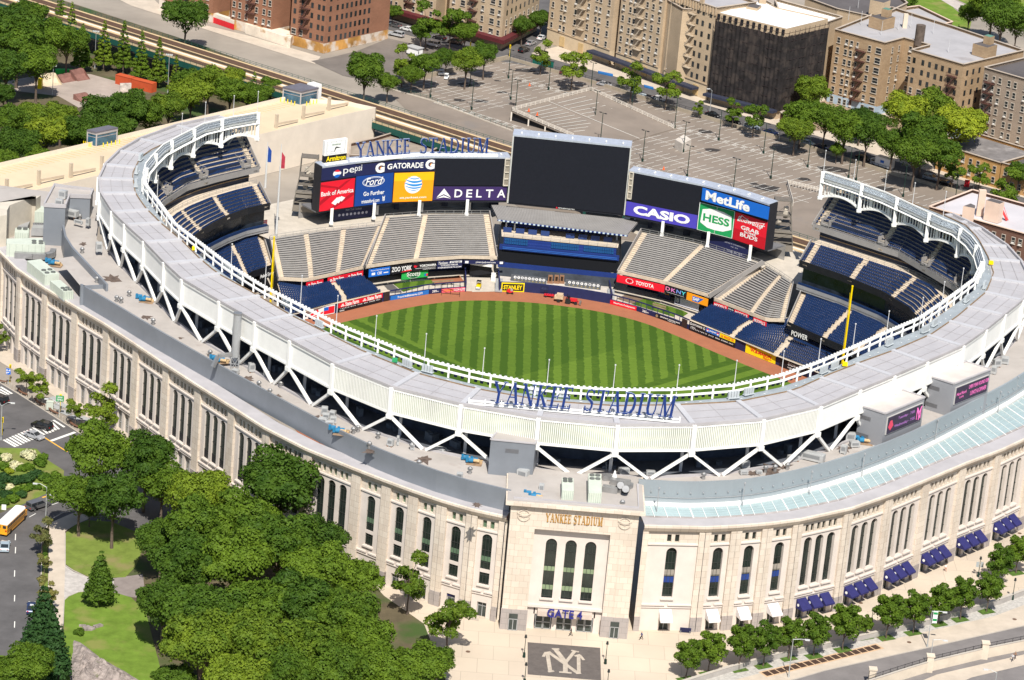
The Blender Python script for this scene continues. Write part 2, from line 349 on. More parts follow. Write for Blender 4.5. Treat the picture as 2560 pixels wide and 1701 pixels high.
sheet('parking_lot',[at(*Z2(*p))for p in[(-60,395),(120,350),(330,265),(640,330),(900,385),(1080,410),(640,480),(300,580),(20,520),(-200,420)]],.02,mat('old_asphalt_lot',(.16,.14,.125),.9,0,.2,.1))
sheet('plaza',[at(*Z1(*p))for p in[(40,560),(300,510),(620,510),(800,560),(900,640),(700,680),(540,740),(400,660),(60,620)]],.02,mat('skate_concrete',(.36,.30,.26),.9,0,.15,.15))
sheet('lawn',[at(*Z3(*p))for p in[(1380,-90),(1800,-90),(1880,60),(2000,150),(1980,230),(1880,270),(1700,200),(1500,60)]],.02,lawn_a)
sheet('path',[at(*Z3(*p))for p in[(1690,-60),(1760,-60),(2000,60),(2110,90),(2360,150),(2360,190),(2100,130),(1990,120)]],.035,mat('park_path',(.45,.40,.36),.9,0,.1))
sheet('lawn',[at(*Z3(*p))for p in[(1780,-60),(2500,-60),(2500,160),(2130,80),(2010,50)]],.02,lawn_a)
sheet('yard',[at(*Z3(*p))for p in[(690,780),(1000,690),(1350,800),(1500,800),(1900,960),(2000,1000),(1400,900),(900,900)]],.115,mat('yard_soil',(.30,.22,.15),.95,0,.25,.2))
sheet('sidewalk',[at(*Z1(*p))for p in[(1000,-60),(1120,60),(1390,170),(1680,240),(2200,390),(2160,440),(1400,200),(900,40),(700,-60)]],.015,sidewalk)
b=MB()
ldir=(LOT[3]-LOT[1]);ldir.z=0;ldir.normalize();lnor=V((ldir.y,-ldir.x,0))
ldir=(at(1710,281)-LOT[1]);ldir.z=0;ldir.normalize();lnor=V((ldir.y,-ldir.x,0))
def lot(u,v,z=0):return LOT[1]+ldir*u+lnor*v+V((0,0,z))
def mark(bm,u0,v0,u1,v1,w=.14,z=.04):stripe(bm,lot(u0,v0),lot(u1,v1),w,z)
RAMPU=(38,74)
for i in range(70):
 u=2+2.7*i
 if u>182:break
 vmax=60-.34*max(0,u-118)
 if u<150:mark(b,u+1,.9,u+.4,5.6)
 on=37<u<76
 for v0,v1 in((9.5,14),(17,22)):
  if on and v1>6:continue
  mark(b,u,v0,u-.4,v1)
 for v0,v1 in((26.5,36.5),(40,49.5)):
  if on and v0<47:continue
  if v1<vmax:mark(b,u,v0,u-.6,v1)
 if u<118 and not on and 52<vmax:mark(b,u,51.2,u-.3,55.2)
for v in(31.5,44.7):
 mark(b,3,v,36,v);mark(b,78,v,150,v)
for vv,u0,u1 in((15.3,16,37),(15.3,78,150),(57.7,20,112)):
 mark(b,u0,vv-1.2,u1,vv-1.2,.12);mark(b,u0,vv+1.2,u1,vv+1.2,.12)
 u=u0
 while u<u1:
  for k in(0,.45,1.1):mark(b,u+k,vv-1.1,u+k+.15,vv+1.1,.16)
  u+=3.4
struct('road_marking',b,paintwhite)
b=MB()
for(x,y,r)in[(1270,485,3.2),(970,695,2.2),(820,690,1.8),(860,580,2),(950,575,1.8),(1080,555,1),(1110,635,1.4),(1570,640,1.2),(1180,715,1.2),(1925,700,2)]:
 c=at(*Z2(x,y));b.face([(c.x+r*(.7+.5*rnd.random())*math.cos(a)*1.2,c.y+r*(.6+.5*rnd.random())*math.sin(a),.032)for a in[2*math.pi*k/14 for k in range(14)]])
for(x,y,r)in[(170,905,2.2),(220,1030,2.2),(130,1048,.7),(850,1230,2),(590,1290,3.6),(505,1262,1.4),(1410,1297,2.4),(1050,1163,4)]:
 c=at(*Z3(x,y));b.face([(c.x+r*(.7+.5*rnd.random())*math.cos(a)*1.2,c.y+r*(.6+.5*rnd.random())*math.sin(a),.032)for a in[2*math.pi*k/14 for k in range(14)]])
struct('tar_stain',b,mat('tar_stain',(.045,.04,.038),.8,0,.3,.6))
# ================================================================ STADIUM SHELL
stad=thing('stadium','pale limestone baseball stadium with white truss roof ring and arched windows','stadium',(0,-20,0))
LP=[at(*p,23)for p in[Z4(-330,-120),Z4(-180,20),Z4(-60,115)]]+A(zoom(0,640,.1914),[(60,10),(260,190),(560,390),(870,580),(1240,800)],23)+A(Z4,[(765,705),(990,860),(1215,1010),(1450,1160),(1690,1310),(1930,1465)],23)+A(Z8,[(160,130),(345,200),(550,275),(760,345),(960,400),(1165,440)],23)
LP=setz(LP,0);LPw=offset(LP,-1.15)
RPb=A(Z9,[(95,1228),(305,1215),(515,1195),(720,1165),(1060,1083),(1335,978),(1590,863),(1838,748),(2082,648),(2320,528)])
RPw=[V((15,-71.6,0))]+RPb+[V((109.5,6,0)),V((118.5,18,0)),V((126.5,31,0)),V((133,45,0))]
LPw=LPw[:-1]+[V((-11.2,-72.7,0))]
RP=offset(RPw,1.15)
H0=21.6
wall=MB();pan=MB();gran=MB();wins=[];smalls=[];awns=[];grilles=[]
def bay(Ap,Bp,kind,side):
 ex=Bp-Ap;Wd=ex.length;ex.normalize();n=V((ex.y,-ex.x,0))
 P=lambda u,z,d=0:Ap+ex*u+n*d+V((0,0,z))
 def q(bm,u0,z0,u1,z1,d=0):bm.face([P(u0,z0,d),P(u1,z0,d),P(u1,z1,d),P(u0,z1,d)])
 pw=1.15
 for u0,u1,sgn in((0,pw,1),(Wd-pw,Wd,-1)):
  gran=MB()
  q(wall,u0,3.1,u1,H0,.55);q(gran,u0,0,u1,3.1,.68)
  ue=u1 if sgn>0 else u0
  wall.face([P(ue,0,.55),P(ue,0,-.2),P(ue,H0,-.2),P(ue,H0,.55)][::sgn]);gran.face([P(ue,0,.68),P(ue,0,0),P(ue,3.1,0),P(ue,3.1,.68)][::sgn])
  gran.face([P(u0,3.1,.68),P(u1,3.1,.68),P(u1,3.1,.5),P(u0,3.1,.5)]);gran.build('granite_plinth',granite,stad)
 inner=Wd-2*pw
 if kind==3:cs=[Wd/2-3.0*min(1,Wd/12.6),Wd/2,Wd/2+3.0*min(1,Wd/12.6)];hw=1.0*min(1,Wd/12.2)
 else:cs=[Wd/2];hw=1.05
 zs,zt=7.0,17.7;zc=zt-hw
 ush=[pw]
 edges=[]
 for c in cs:edges+=[c-hw,c+hw]
 q(pan,pw,5.6,Wd-pw,zs)
 q(pan,pw,zt+.5,Wd-pw,18.8)
 ue=[pw]+edges+[Wd-pw]
 for i in range(0,len(ue),2):q(pan,ue[i],zs,ue[i+1],zt+.5)
 for c in cs:
  N=10;pts=[(c-hw*math.cos(math.pi*k/N),zc+hw*math.sin(math.pi*k/N))for k in range(N+1)]
  for(u0,z0),(u1,z1)in zip(pts,pts[1:]):pan.face([P(u0,z0),P(u1,z1),P(u1,zt+.5),P(u0,zt+.5)])
  ring=[(c-hw,zs)]+pts+[(c+hw,zs)];D=-.85 if side>0 else-.5
  for(u0,z0),(u1,z1)in zip(ring,ring[1:]):pan.face([P(u0,z0),P(u0,z0,D),P(u1,z1,D),P(u1,z1)])
  pan.face([P(c-hw,zs),P(c+hw,zs),P(c+hw,zs,D),P(c-hw,zs,D)])
  pan.box(P(c,zs-.22,.12),(2*hw+.5,.5,.3),ex)
  wins.append((P(c,0,-.7 if side>0 else-.34),ex,n,hw,zs,zc,kind,side))
 pan.bar(P(pw,18.45,.12),P(Wd-pw,18.45,.12),.3,.28)
 nsm=6 if kind==3 else 2
 uu=[]
 if kind==3:
  for c in cs:uu+=[c-.66,c+.66]
 else:uu=[cs[0]-.78,cs[0]+.78]
 sw,z0,z1=.42,18.9,20.5
 e2=[pw]
 for c in uu:e2+=[c-sw,c+sw]
 e2.append(Wd-pw)
 q(wall,pw,18.8,Wd-pw,z0,0);q(wall,pw,z1,Wd-pw,H0,0)
 for i in range(0,len(e2),2):q(wall,e2[i],z0,e2[i+1],z1)
 for c in uu:
  for a_,b_,c_,d_ in(((c-sw,z0),(c-sw,z1),0,0),((c-sw,z1),(c+sw,z1),0,0),((c+sw,z1),(c+sw,z0),0,0),((c+sw,z0),(c-sw,z0),0,0)):
   wall.face([P(*a_),P(*a_,-.6),P(*b_,-.6),P(*b_)])
  smalls.append((P(c,(z0+z1)/2,-.5),ex,sw,z1-z0,side))
 pan.bar(P(pw,5.55,.15),P(Wd/2-.3,5.55,.15),.4,.3);pan.bar(P(Wd/2+.3,5.55,.15),P(Wd-pw,5.55,.15),.4,.3);pan.bar(P(pw,5.0,.08),P(Wd-pw,5.0,.08),.3,.22)
 q(pan,pw,4.8,Wd-pw,5.6)
 e3=[pw];dw=.95 if kind==1 else 1.05
 for c in cs:e3+=[c-dw,c+dw]
 e3.append(Wd-pw)
 for i in range(0,len(e3),2):
  q(pan,e3[i],0,e3[i+1],4.8)
 ztop=3.2 if side>0 or kind==1 else 4.7
 for c in cs:
  q(pan,c-dw,ztop,c+dw,4.8)
  for s_ in(-1,1):pan.face([P(c+s_*dw,0),P(c+s_*dw,0,-.8),P(c+s_*dw,ztop,-.8),P(c+s_*dw,ztop)][::-s_])
  pan.face([P(c-dw,ztop),P(c-dw,ztop,-.8),P(c+dw,ztop,-.8),P(c+dw,ztop)])
  grilles.append((P(c,0,-.6),ex,n,dw,ztop,kind,side))
  if side>0:awns.append((P(c,0,0),ex,n,kind,side))
rp=[V((15.0,-71.6,0))]+[p+(q_-p).normalized()*.0 for p,q_ in zip(RPb,RPb[1:]+[RPb[-1]])]
rp+=[V((109.0,5.6,0)),V((117.6,16.8,0)),V((125.2,29,0))]
rkinds=[1,1,1,1,1]+[3]*20
rp2=[rp[0]];
for i in range(len(rp)-1):
 bay(rp[i],rp[i+1],1 if i<4 else 3,1)
rev=LPw[::-1];Ltot=length(rev);seq=[0.45]+[6.72]*4+[7.74]+[13.2]*14;s0=0;lp=[rev[0]]
def along(path,s):
 for a,b_ in zip(path,path[1:]):
  d=(b_-a).length
  if s<=d:return lerp(a,b_,s/d)
  s-=d
 return path[-1]
for k in seq:
 s0+=k
 if s0>Ltot:break
 lp.append(along(rev,s0))
wall.wall([lp[1],lp[0]],0,H0)
for i in range(1,len(lp)-1):bay(lp[i+1],lp[i],1 if i<6 else 3,-1)
for path in(setz(lp[::-1],0),setz(rp,0)):
 cor=MB();cop=MB();o1,o2,o3=offset(path,.75),offset(path,1.25),offset(path,-2.6)
 cor.strip(setz(offset(path,.5),21.3),setz(o1,21.5));cor.strip(setz(o1,21.5),setz(o2,22.3));cor.strip(setz(o2,22.3),setz(o2,22.75));cor.strip(setz(o2,22.75),setz(offset(path,.9),22.85))
 cop.strip(setz(offset(path,.9),22.85),setz(o3,22.95));cop.wall(o3,22.0,22.95)
 cor.build('cornice',limestone,stad);cop.build('coping',coping,stad)
wall.build('facade_wall',limestone,stad);pan.build('window_surround',limepanel,stad)
frame_m=mat('bronze_frame',(.05,.055,.05),.5,.3,.1);banner_m=mat('blue_banner_band',(.02,.05,.22),.6,0,.1);floorband=mat('interior_floor_edge',(.30,.27,.23),.8,0,.2)
def arch_window(i,w):
 c,ex,n,hw,zs,zc,kind,side=w
 b=MB();N=10
 pts=[(-hw,zs),(hw,zs)]+[(hw*math.cos(math.pi*k/N),zc+hw*math.sin(math.pi*k/N))for k in range(N+1)]
 b.face([c+ex*u+V((0,0,z))for u,z in pts])
 o=b.build('arch_window',glassdark,stad)
 f=MB();g2=MB()
 for u in((-.33*hw,.33*hw)if kind==1 else(0,)):f.bar(c+ex*u+n*.05+V((0,0,zs)),c+ex*u+n*.05+V((0,0,zc+hw*.9)),.09,.09,n)
 for z in(zs+1.9,zs+4.6,zs+7.2,zc):f.bar(c-ex*hw+n*.05+V((0,0,z)),c+ex*hw+n*.05+V((0,0,z)),.1,.09)
 f.build('mullion',frame_m,o)
 if kind==1 and side>0:
  for z0,z1,mm,nm in((10.6,11.9,banner_m,'blue_band'),(12.0,13.4,floorband,'floor_edge')):
   k=MB();k.box(c+n*.06+V((0,0,(z0+z1)/2-.6)),(2*hw-.04,.06,z1-z0-.1),ex);k.build(nm,mm,o)
 elif kind==1:
  k=MB();k.box(c+n*.06+V((0,0,12.4)),(2*hw-.04,.06,1.0),ex);k.build('green_panel',glassgreen,o)
  k=MB();k.box(c+n*.2+V((0,0,9.9)),(2*hw-.04,.1,.75),ex);k.build('sill_wall',limepanel,o)
 elif side<0:
  k=MB();k.box(c+n*.06+V((0,0,zs+.95)),(2*hw-.04,.05,1.8),ex);k.build('open_vent',black,o)
for i,w in enumerate(wins):arch_window(i,w)
smalls.sort(key=lambda s_:(s_[0]-CP).length)
rest=MB()
for i,(c,ex,sw,h,side)in enumerate(smalls):
 b=MB()if i<100 else rest
 b.box(c,(2*sw,.06,h),ex);b.box(c+V((0,0,0)),(.07,.14,h),ex)
 if i<100:b.build('square_window',glassgreen if side<0 else glassdark,stad)
if rest.f:rest.build('square_windows',glassdark,stad,kind='stuff')
grm=mat('grille_metal',(.26,.25,.22),.6,.3,.2,2)
doorm=mat('glazed_door',(.05,.06,.055),.25,0,.3,.5)
for c,ex,n,dw,zt,kind,side in grilles:
 b=MB();isd=side>0 or kind==1
 b.box(c+V((0,0,zt/2)),(2*dw,.06,zt),ex)
 o=b.build('door' if isd else 'vent_grille',doorm if isd else grm,stad)
 f=MB()
 for u in(-.94*dw,0,.94*dw):f.box(c+ex*u+n*.06+V((0,0,zt/2)),(.13,.1,zt),ex)
 for z in((2.3,zt-.06)if isd else(zt*.33,zt*.66,zt-.08)):f.box(c+n*.06+V((0,0,z)),(2*dw,.1,.12),ex)
 f.build('frame',steelgrey,o)
for c,ex,n,kind,side in awns:
 b=MB();hw,zt,zb,pr=(1.2,4.5,3.0,2.3)
 P=lambda u,z,d:c+ex*u+n*d+V((0,0,z))
 b.face([P(-hw,zt,.05),P(-hw,zb,pr),P(hw,zb,pr),P(hw,zt,.05)]);b.face([P(-hw,zb,pr),P(-hw,zb-.35,pr),P(hw,zb-.35,pr),P(hw,zb,pr)])
 for s_ in(-1,1):b.face([P(s_*hw,zt,.05),P(s_*hw,zb-.35,.05),P(s_*hw,zb-.35,pr),P(s_*hw,zb,pr)][::s_])
 b.face([P(-hw,zb-.36,.05),P(hw,zb-.36,.05),P(hw,zb-.36,pr),P(-hw,zb-.36,pr)])
 o=b.build('awning',awnwhite if kind==1 else awnnavy,stad)
 if kind==3:
  d=MB();d.tube(P(-hw-.01,3.45,.75),P(-hw-.05,3.45,.75),.3,n=14);d.build('emblem',white,o)
for(x,y)in[(980,1000),(757,950)]:
 c0=at(*Z8(x,y+95));ex=(lp[1]-lp[2]).normalized();n=V((ex.y,-ex.x,0));b=MB();P=lambda u,z,d:c0+ex*u+n*d+V((0,0,z))
 b.face([P(-1.5,4.4,-.2),P(-1.5,2.9,1.8),P(1.5,2.9,1.8),P(1.5,4.4,-.2)]);b.face([P(-1.5,2.9,1.8),P(-1.5,2.6,1.8),P(1.5,2.6,1.8),P(1.5,2.9,1.8)])
 for s_ in(-1,1):b.face([P(s_*1.5,4.4,-.2),P(s_*1.5,2.6,-.2),P(s_*1.5,2.6,1.8),P(s_*1.5,2.9,1.8)])
 b.build('awning',awnnavy,stad)
 # ---------------------------------------------------------------- gate block
GX0,GX1,GY=-10.9,13.7,-76.0
gate=MB();gp=MB();gg=MB();HG=26.2
rx0,rx1,rz1=-6.0,8.6,21.6
def gq(bm,x0,z0,x1,z1,y=GY):bm.face([(x0,y,z0),(x1,y,z0),(x1,y,z1),(x0,y,z1)])
gq(gate,GX0,0,rx0,HG);gq(gate,rx1,0,GX1,HG);gq(gate,rx0,rz1,rx1,HG)
gate.wall([V((GX1,GY,0)),V((GX1,-58,0))],0,HG);gate.wall([V((GX0,-58,0)),V((GX0,GY,0))],0,HG)
ry=GY+1.3
for x in(rx0,rx1):gp.face([(x,GY,0),(x,ry,0),(x,ry,rz1),(x,GY,rz1)])
gp.face([(rx0,GY,rz1),(rx1,GY,rz1),(rx1,ry,rz1),(rx0,ry,rz1)])
gc=[-2.45,1.35,5.15];hw=1.08;zs,zt=6.8,19.3;zc=zt-hw
gq(gp,rx0,5.3,rx1,zs,ry);gq(gp,rx0,zt+.4,rx1,rz1,ry)
ue=[rx0]
for c in gc:ue+=[c-hw,c+hw]
ue.append(rx1)
for i in range(0,len(ue),2):gq(gp,ue[i],zs,ue[i+1],zt+.4,ry)
for c in gc:
 N=12;pts=[(c-hw*math.cos(math.pi*k/N),zc+hw*math.sin(math.pi*k/N))for k in range(N+1)]
 for(u0,z0),(u1,z1)in zip(pts,pts[1:]):gp.face([(u0,ry,z0),(u1,ry,z1),(u1,ry,zt+.4),(u0,ry,zt+.4)])
 ring=[(c-hw,zs)]+pts+[(c+hw,zs)]
 for(u0,z0),(u1,z1)in zip(ring,ring[1:]):gp.face([(u0,ry,z0),(u0,ry+.5,z0),(u1,ry+.5,z1),(u1,ry,z1)])
 gp.box((c,ry-.15,zs-.2),(2*hw+.5,.5,.32))
 b=MB();b.face([(c+hw,ry+.4,zs),(c+hw,ry+.4,zc)]+[(c+hw*math.cos(math.pi*k/N),ry+.4,zc+hw*math.sin(math.pi*k/N))for k in range(1,N+1)]+[(c-hw,ry+.4,zs)])
 o=b.build('arch_window',glassdark,stad)
 f=MB()
 for u in(-.36,.36):f.box((c+u*hw,ry+.34,(zs+zt)/2),(.09,.1,zt-zs))
 for z in(zs+1.6,zs+6.6,zc,zc-1.5):f.box((c,ry+.34,z),(2*hw,.1,.1))
 f.build('mullion',frame_m,o)
 for z in(8.9,12.9):
  f=MB();f.box((c,ry+.33,z),(2*hw-.03,.06,1.0));f.build('green_panel',mat('green_spandrel',(.21,.27,.16),.4,0,.2,.6),o)
for x in(rx0-1.35-1.6,rx1+1.6+1.0):gate.box((x,GY-.06,11.5),(1.1,.12,16))
gq(gp,rx0,4.6,rx1,5.3,ry);gp.box(((rx0+rx1)/2,ry-.3,5.1),(rx1-rx0-.05,.7,.5))
gq(gp,rx0,0,-4.7,4.6,ry);gq(gp,7.3,0,rx1,4.6,ry)
for x0,x1 in((-4.7,-4.45),(-1.0,-.1),(2.9,3.8),(7.05,7.3)):gq(gp,x0,0,x1,4.6,ry)
gq(gp,-4.7,3.2,7.3,4.6,ry)
for x0,x1 in((GX0,rx0),(rx1,GX1)):
 gg=MB();gg.box(((x0+x1)/2,GY-.02,2.2),(x1-x0+.25,.3,4.4));gg.build('granite_plinth',granite,stad)
gk=MB();e=1.1
for z0,z1,ee in((HG,HG+.35,.5),(HG+.35,HG+.9,1.1)):gk.box(((GX0+GX1)/2,GY+8.5-ee/2,(z0+z1)/2),(GX1-GX0+2*ee,17+ee,z1-z0))
gate.build('gate_wall',limestone,stad);gp.build('gate_recess',limepanel,stad);gk.build('gate_cornice',limestone,stad)
b=MB();b.box(((GX0+GX1)/2,GY+8.2,HG+.98),(GX1-GX0+1.6,16.8,.16));b.build('gate_roof',roofgrey,stad)
for c in(-2.7,1.35,5.4):
 b=MB();b.box((c,ry+.3,1.6),(3.0,.1,3.2));o=b.build('door',doorm,stad);f=MB()
 for u in(-1.45,-.1,.1,1.45):f.box((c+u,ry+.22,1.6),(.13,.12,3.2))
 for z in(.12,1.5,3.1):f.box((c,ry+.22,z),(3.0,.12,.14))
 f.build('frame',steelgrey,o)
for c in(GX0+2.35,GX1-2.5):
 b=MB();b.box((c,GY-.25,1.75),(1.7,.1,3.5));o=b.build('door',doorm,stad);f=MB()
 for u in(-.83,0,.83):f.box((c+u,GY-.31,1.2),(.14,.12,2.4))
 for z in(.1,2.4):f.box((c,GY-.31,z),(1.7,.12,.14))
 f.build('frame',steelgrey,o)
b=MB();b.box((1.35,GY+.2,4.15),(10.6,1.6,1.0));b.build('door_canopy',mat('stone_canopy',(.5,.42,.36),.8,0,.15),stad)
for x in(GX0+2.6,GX1-2.6):
 b=MB();N=20
 for k in range(N):
  a0,a1=2*math.pi*k/N,2*math.pi*(k+1)/N
  b.bar((x+1.15*math.cos(a0),GY-.1,24.3+1.15*math.sin(a0)),(x+1.15*math.cos(a1),GY-.1,24.3+1.15*math.sin(a1)),.2,.2,(0,-1,0))
 b.tube((x,GY-.02,24.3),(x,GY-.14,24.3),.5,n=12)
 for s_ in(-1,1):
  b.bar((x,GY-.12,24.2),(x+s_*1.3,GY-.12,24.75),.2,.32,(0,-1,0));b.bar((x,GY-.12,24.1),(x+s_*.9,GY-.12,24.3),.18,.25,(0,-1,0))
 b.build('medallion',limestone,stad)
 # ================================================================ ROOF RING
ZR=38.0
ZQ=zoom(2380,480,.24557)
outer=A(ZF,[],ZR)
OUT=[(-104.9,103.9),(-108.4,92.9),(-110.2,81),(-110.2,69.9),(-108.4,58.8),(-103.9,45.8),(-99.9,37.4),(-94.3,26.6),(-88.3,13.5),(-83.3,3.6),(-74.1,-8.3),(-65.6,-19),(-57.6,-28.4),(-48.1,-39.7),(-35.8,-50.2),(-21.9,-56.4),(-6.7,-60.1),(8.7,-60.5),(23.8,-57.1),(37.8,-51),(49.9,-41.1),(58.9,-29.8),(67,-19.8),(75,-9.6),(84.2,2.4),(90.6,14),(96.3,25.3),(101.9,36.5),(106,48.5)]
OUT=[V((*p,ZR))for p in OUT]
rt=A(ZQ,[(700,715),(560,560),(300,380),(150,310),(0,240)],ZR)
OUT=[V((-88,129,ZR)),V((-97.5,118,ZR))]+OUT+rt
INN=[V((*p,ZR))for p in[(-79.5,128.2),(-85,122.8),(-91.5,115),(-97,106),(-101,97),(-103,89.2),(-103.2,75.5),(-100.6,61),(-97,50.9),(-92.1,40.4),(-86.7,30.6),(-81.3,18.9),(-76.6,10.1),(-67.5,-1),(-59.4,-12),(-51.4,-20.9),(-42.2,-31.1),(-31.2,-40.8),(-18.8,-46.7),(-5.7,-50.1),(8,-49.8),(21.7,-46.1),(33.4,-41.7),(45.2,-32.7),(53,-22.1),(60.9,-12.5),(69.2,-3),(78.1,8.7),(85.3,21.8),(94.3,40.7),(97.9,54.7),(98.2,66.3),(97.6,80.7),(95.9,90),(91,97.5),(85.6,103.6),(79,110),(72,115.5),(66,120.5)]]
FRZ_L=A(Z1,[(1765,770),(1590,800),(1400,845),(1240,925),(1120,990),(1050,1060),(1000,1120),(985,1180),(985,1260)],40.5)
RAIL=A(ZP,[(434,560),(568,662),(656,717),(850,815),(1058,899),(1203,935),(1367,964),(1531,975),(1692,975),(1835,964),(1955,939),(2050,906),(2134,870),(2221,830),(2301,797),(2385,739),(2440,698)],40.5)
FRZ_R=A(Z3,[(1800,1500),(1590,1400),(1405,1315),(1195,1240),(990,1175)],40.5)+[]
mid=[V((95.5,55.2,40.5)),V((95.9,66,40.5)),V((94.9,74.5,40.5)),V((92.5,82.8,40.5))]
FRZ=FRZ_L+RAIL+mid+FRZ_R
n=120
INNs,OUTs=resample(INN,n),resample(OUT,n)
OUTn=OUT
def near_on(path,p):
 best=None
 for a,b_ in zip(path,path[1:]):
  d=b_-a;t=max(0,min(1,(p-a).dot(d)/max(d.dot(d),1e-9)));c=a+d*t;e=(c-p).length
  if best is None or e<best[0]:best=(e,c)
 return best[1]
INm=[near_on(INN,p)for p in OUT]
b=MB();b.strip(OUT,INm);
full_in=INN
b.strip([p+V((0,0,-.7))for p in INm],[p+V((0,0,-.7))for p in OUT])
b.build('roof_panel',roofpanel,stad)
rb=MB();sm=MB();ed=MB()
for i,(p,q)in enumerate(zip(OUT,INm)):
 rb=MB();rb.bar(p+V((0,0,.18)),q+V((0,0,.18)),1.1,.4);rb.build('roof_rib',mat('roof_rib_grey',(.50,.50,.52),.5,.1,.05),stad)
for(p,q),(p2,q2)in zip(zip(OUT,INm),zip(OUT[1:],INm[1:])):
 for t in(.33,.66):
  sm.bar(lerp(p,q,t)+V((0,0,.04)),lerp(p2,q2,t)+V((0,0,.04)),.12,.12)
 sm.bar(lerp(p,p2,.5)+V((0,0,.03)),lerp(q,q2,.5)+V((0,0,.03)),.06,.05)
 ed.bar(p+V((0,0,.3)),p2+V((0,0,.3)),.5,.7)
sm.build('roof_seam',mat('seam_grey',(.33,.32,.33),.7,0,.1),stad);ed.build('roof_kerb',coping,stad)
wk=MB();FIn=[near_on(FRZ,V((p.x,p.y,40.5)))for p in INNs];FIn=[V((p.x,p.y,37.9))for p in FIn]
wk.strip([p+V((0,0,-.1))for p in INNs],FIn);wk.strip([p+V((0,0,-.8))for p in FIn],[p+V((0,0,-.8))for p in INNs]);wk.wall(FIn[::-1],37.1,37.9)
wk.build('walkway',mat('walkway_grey',(.33,.37,.40),.6,.2,.12,.4),stad)
cb=MB()
for p,q in zip(INNs,INNs[1:]):cb.bar(p+V((0,0,.1)),q+V((0,0,.1)),.22,.2)
cb.build('cable_run',mat('cable_brown',(.22,.15,.09),.8,0,.3,1),stad)
ww=MB();w2=resample([lerp(a,c,.4)for a,c in zip(INNs,FIn)],step=3.1)
for p,q in zip(w2,w2[1:]):
 d=(q-p).normalized()
 if rnd.random()<.7:ww.box(p+V((0,0,.1)),(.5,.12,.05),d)
ww.build('walkway_marking',white,stad)
band_=MB();louv=MB();posts=[];braces=[]
NB=len(OUT)
cen=V((0,30,0))
for i in range(NB-1):
 p,q=OUT[i],OUT[i+1];d=(q-p).normalized();nrm=V((d.y,-d.x,0))
 a,c=p+d*.45,q-d*.45
 band_.face([V((a.x,a.y,32.9)),V((c.x,c.y,32.9)),V((c.x,c.y,ZR)),V((a.x,a.y,ZR))])
 for z in(32.9,37.9):band_.bar(V((p.x,p.y,z)),V((q.x,q.y,z)),.5,.45)
 if 13+2<=i<=19+2:
  m=int((q-p).length/.42)
  for k in range(m):
   c2=lerp(a,c,(k+.5)/m)+nrm*.2;louv.box(V((c2.x,c2.y,35.4)),(.14,.2,4.7),d)
band_.build('truss_band',whitesteel,stad);louv.build('louvre',whitesteel,stad)
back=MB()
for i in range(13+2,20+2):
 p,q=OUT[i],OUT[i+1];d=(q-p).normalized();nrm=V((d.y,-d.x,0));a,c=p+d*.5+nrm*.04,q-d*.5+nrm*.04
 back.face([V((a.x,a.y,33.2)),V((c.x,c.y,33.2)),V((c.x,c.y,37.7)),V((a.x,a.y,37.7))])
back.build('louvre_backing',mat('tinted_backing',(.46,.50,.40),.6,0,.3,.08),stad)
feet=[]
for i in range(NB):
 p=OUT[i]
 b=MB();a=OUT[max(0,i-1)];c=OUT[min(NB-1,i+1)];d=(c-a).normalized();nrm=V((d.y,-d.x,0))
 b.box(V((p.x,p.y,35.2))+nrm*.15,(.8,.8,6.2),d);b.box(V((p.x,p.y,32.2))+nrm*.15,(1.3,1.0,.9),d)
 b.build('truss_post',whitesteel,stad)
for i in range(NB-1):
 p,q=OUT[i],OUT[i+1];m=(p+q)/2;d=(q-p).normalized();nrm=V((d.y,-d.x,0));f=m-nrm*.8
 feet.append(V((f.x,f.y,26.5)))
 for e,s_ in((p,-1),(q,1)):
  b=MB();b.bar(V((e.x,e.y,32.2)),V((f.x,f.y,26.6))+d*(s_*.35),.55,.55);b.build('brace',whitesteel,stad)
fi=MB();inner2=[lerp(p,q,.95)for p,q in zip(OUT,INm)];inn_edge=[V((f.x,f.y,0))for f in feet]
fl_o=[OUT[0]]+feet+[OUT[-1]];
fi.strip(setz(fl_o,26.35),setz([near_on(INN,p)for p in fl_o],26.35));fi.build('concourse_floor',mat('concourse_floor_shaded',(.10,.11,.13),.8,0,.25,.3),stad)
fi=MB();fi.strip(setz(inner2[3:-4],26.3),setz(inner2[3:-4],37.2));fi.build('concourse_wall',darkint,stad)  # concourse wall and floor colours carry the shade inside the roof ring
fi=MB()
for i,(p,q)in enumerate(zip(OUT,INm)):
 c=lerp(p,q,.45);fi.box(V((c.x,c.y,31.5)),(.6,.6,10.5));fi.bar(V((c.x,c.y,31)),V((q.x,q.y,35.5)),.4,.6);fi.bar(V((p.x,p.y,37)),V((q.x,q.y,37)),.4,.6)
for(p,q),(p2,q2)in zip(zip(OUT,INm),zip(OUT[1:],INm[1:])):
 fi.bar(V((*lerp(p,q,.45).xy,33.6)),V((*lerp(p2,q2,.45).xy,33.6)),.3,.5)
fi.build('concourse_frame',mat('white_steel_inside',(.55,.56,.58),.5,0,.1),stad)
for i in range(0,NB-1):
 fi=MB()
 for k in range(3):
  p=lerp(lerp(OUT[i],INm[i],.6),lerp(OUT[i+1],INm[i+1],.6),rnd.random());s_=rnd.uniform(.6,1.8)
  fi.box(V((p.x,p.y,26.4+s_/2)),(rnd.uniform(.8,2.5),1.0,s_),(rnd.uniform(-1,1),1,0))
 fi.build('concession_stand',mat('concession_grey',(.10,.12,.15),.6,0,.5,.3),stad)
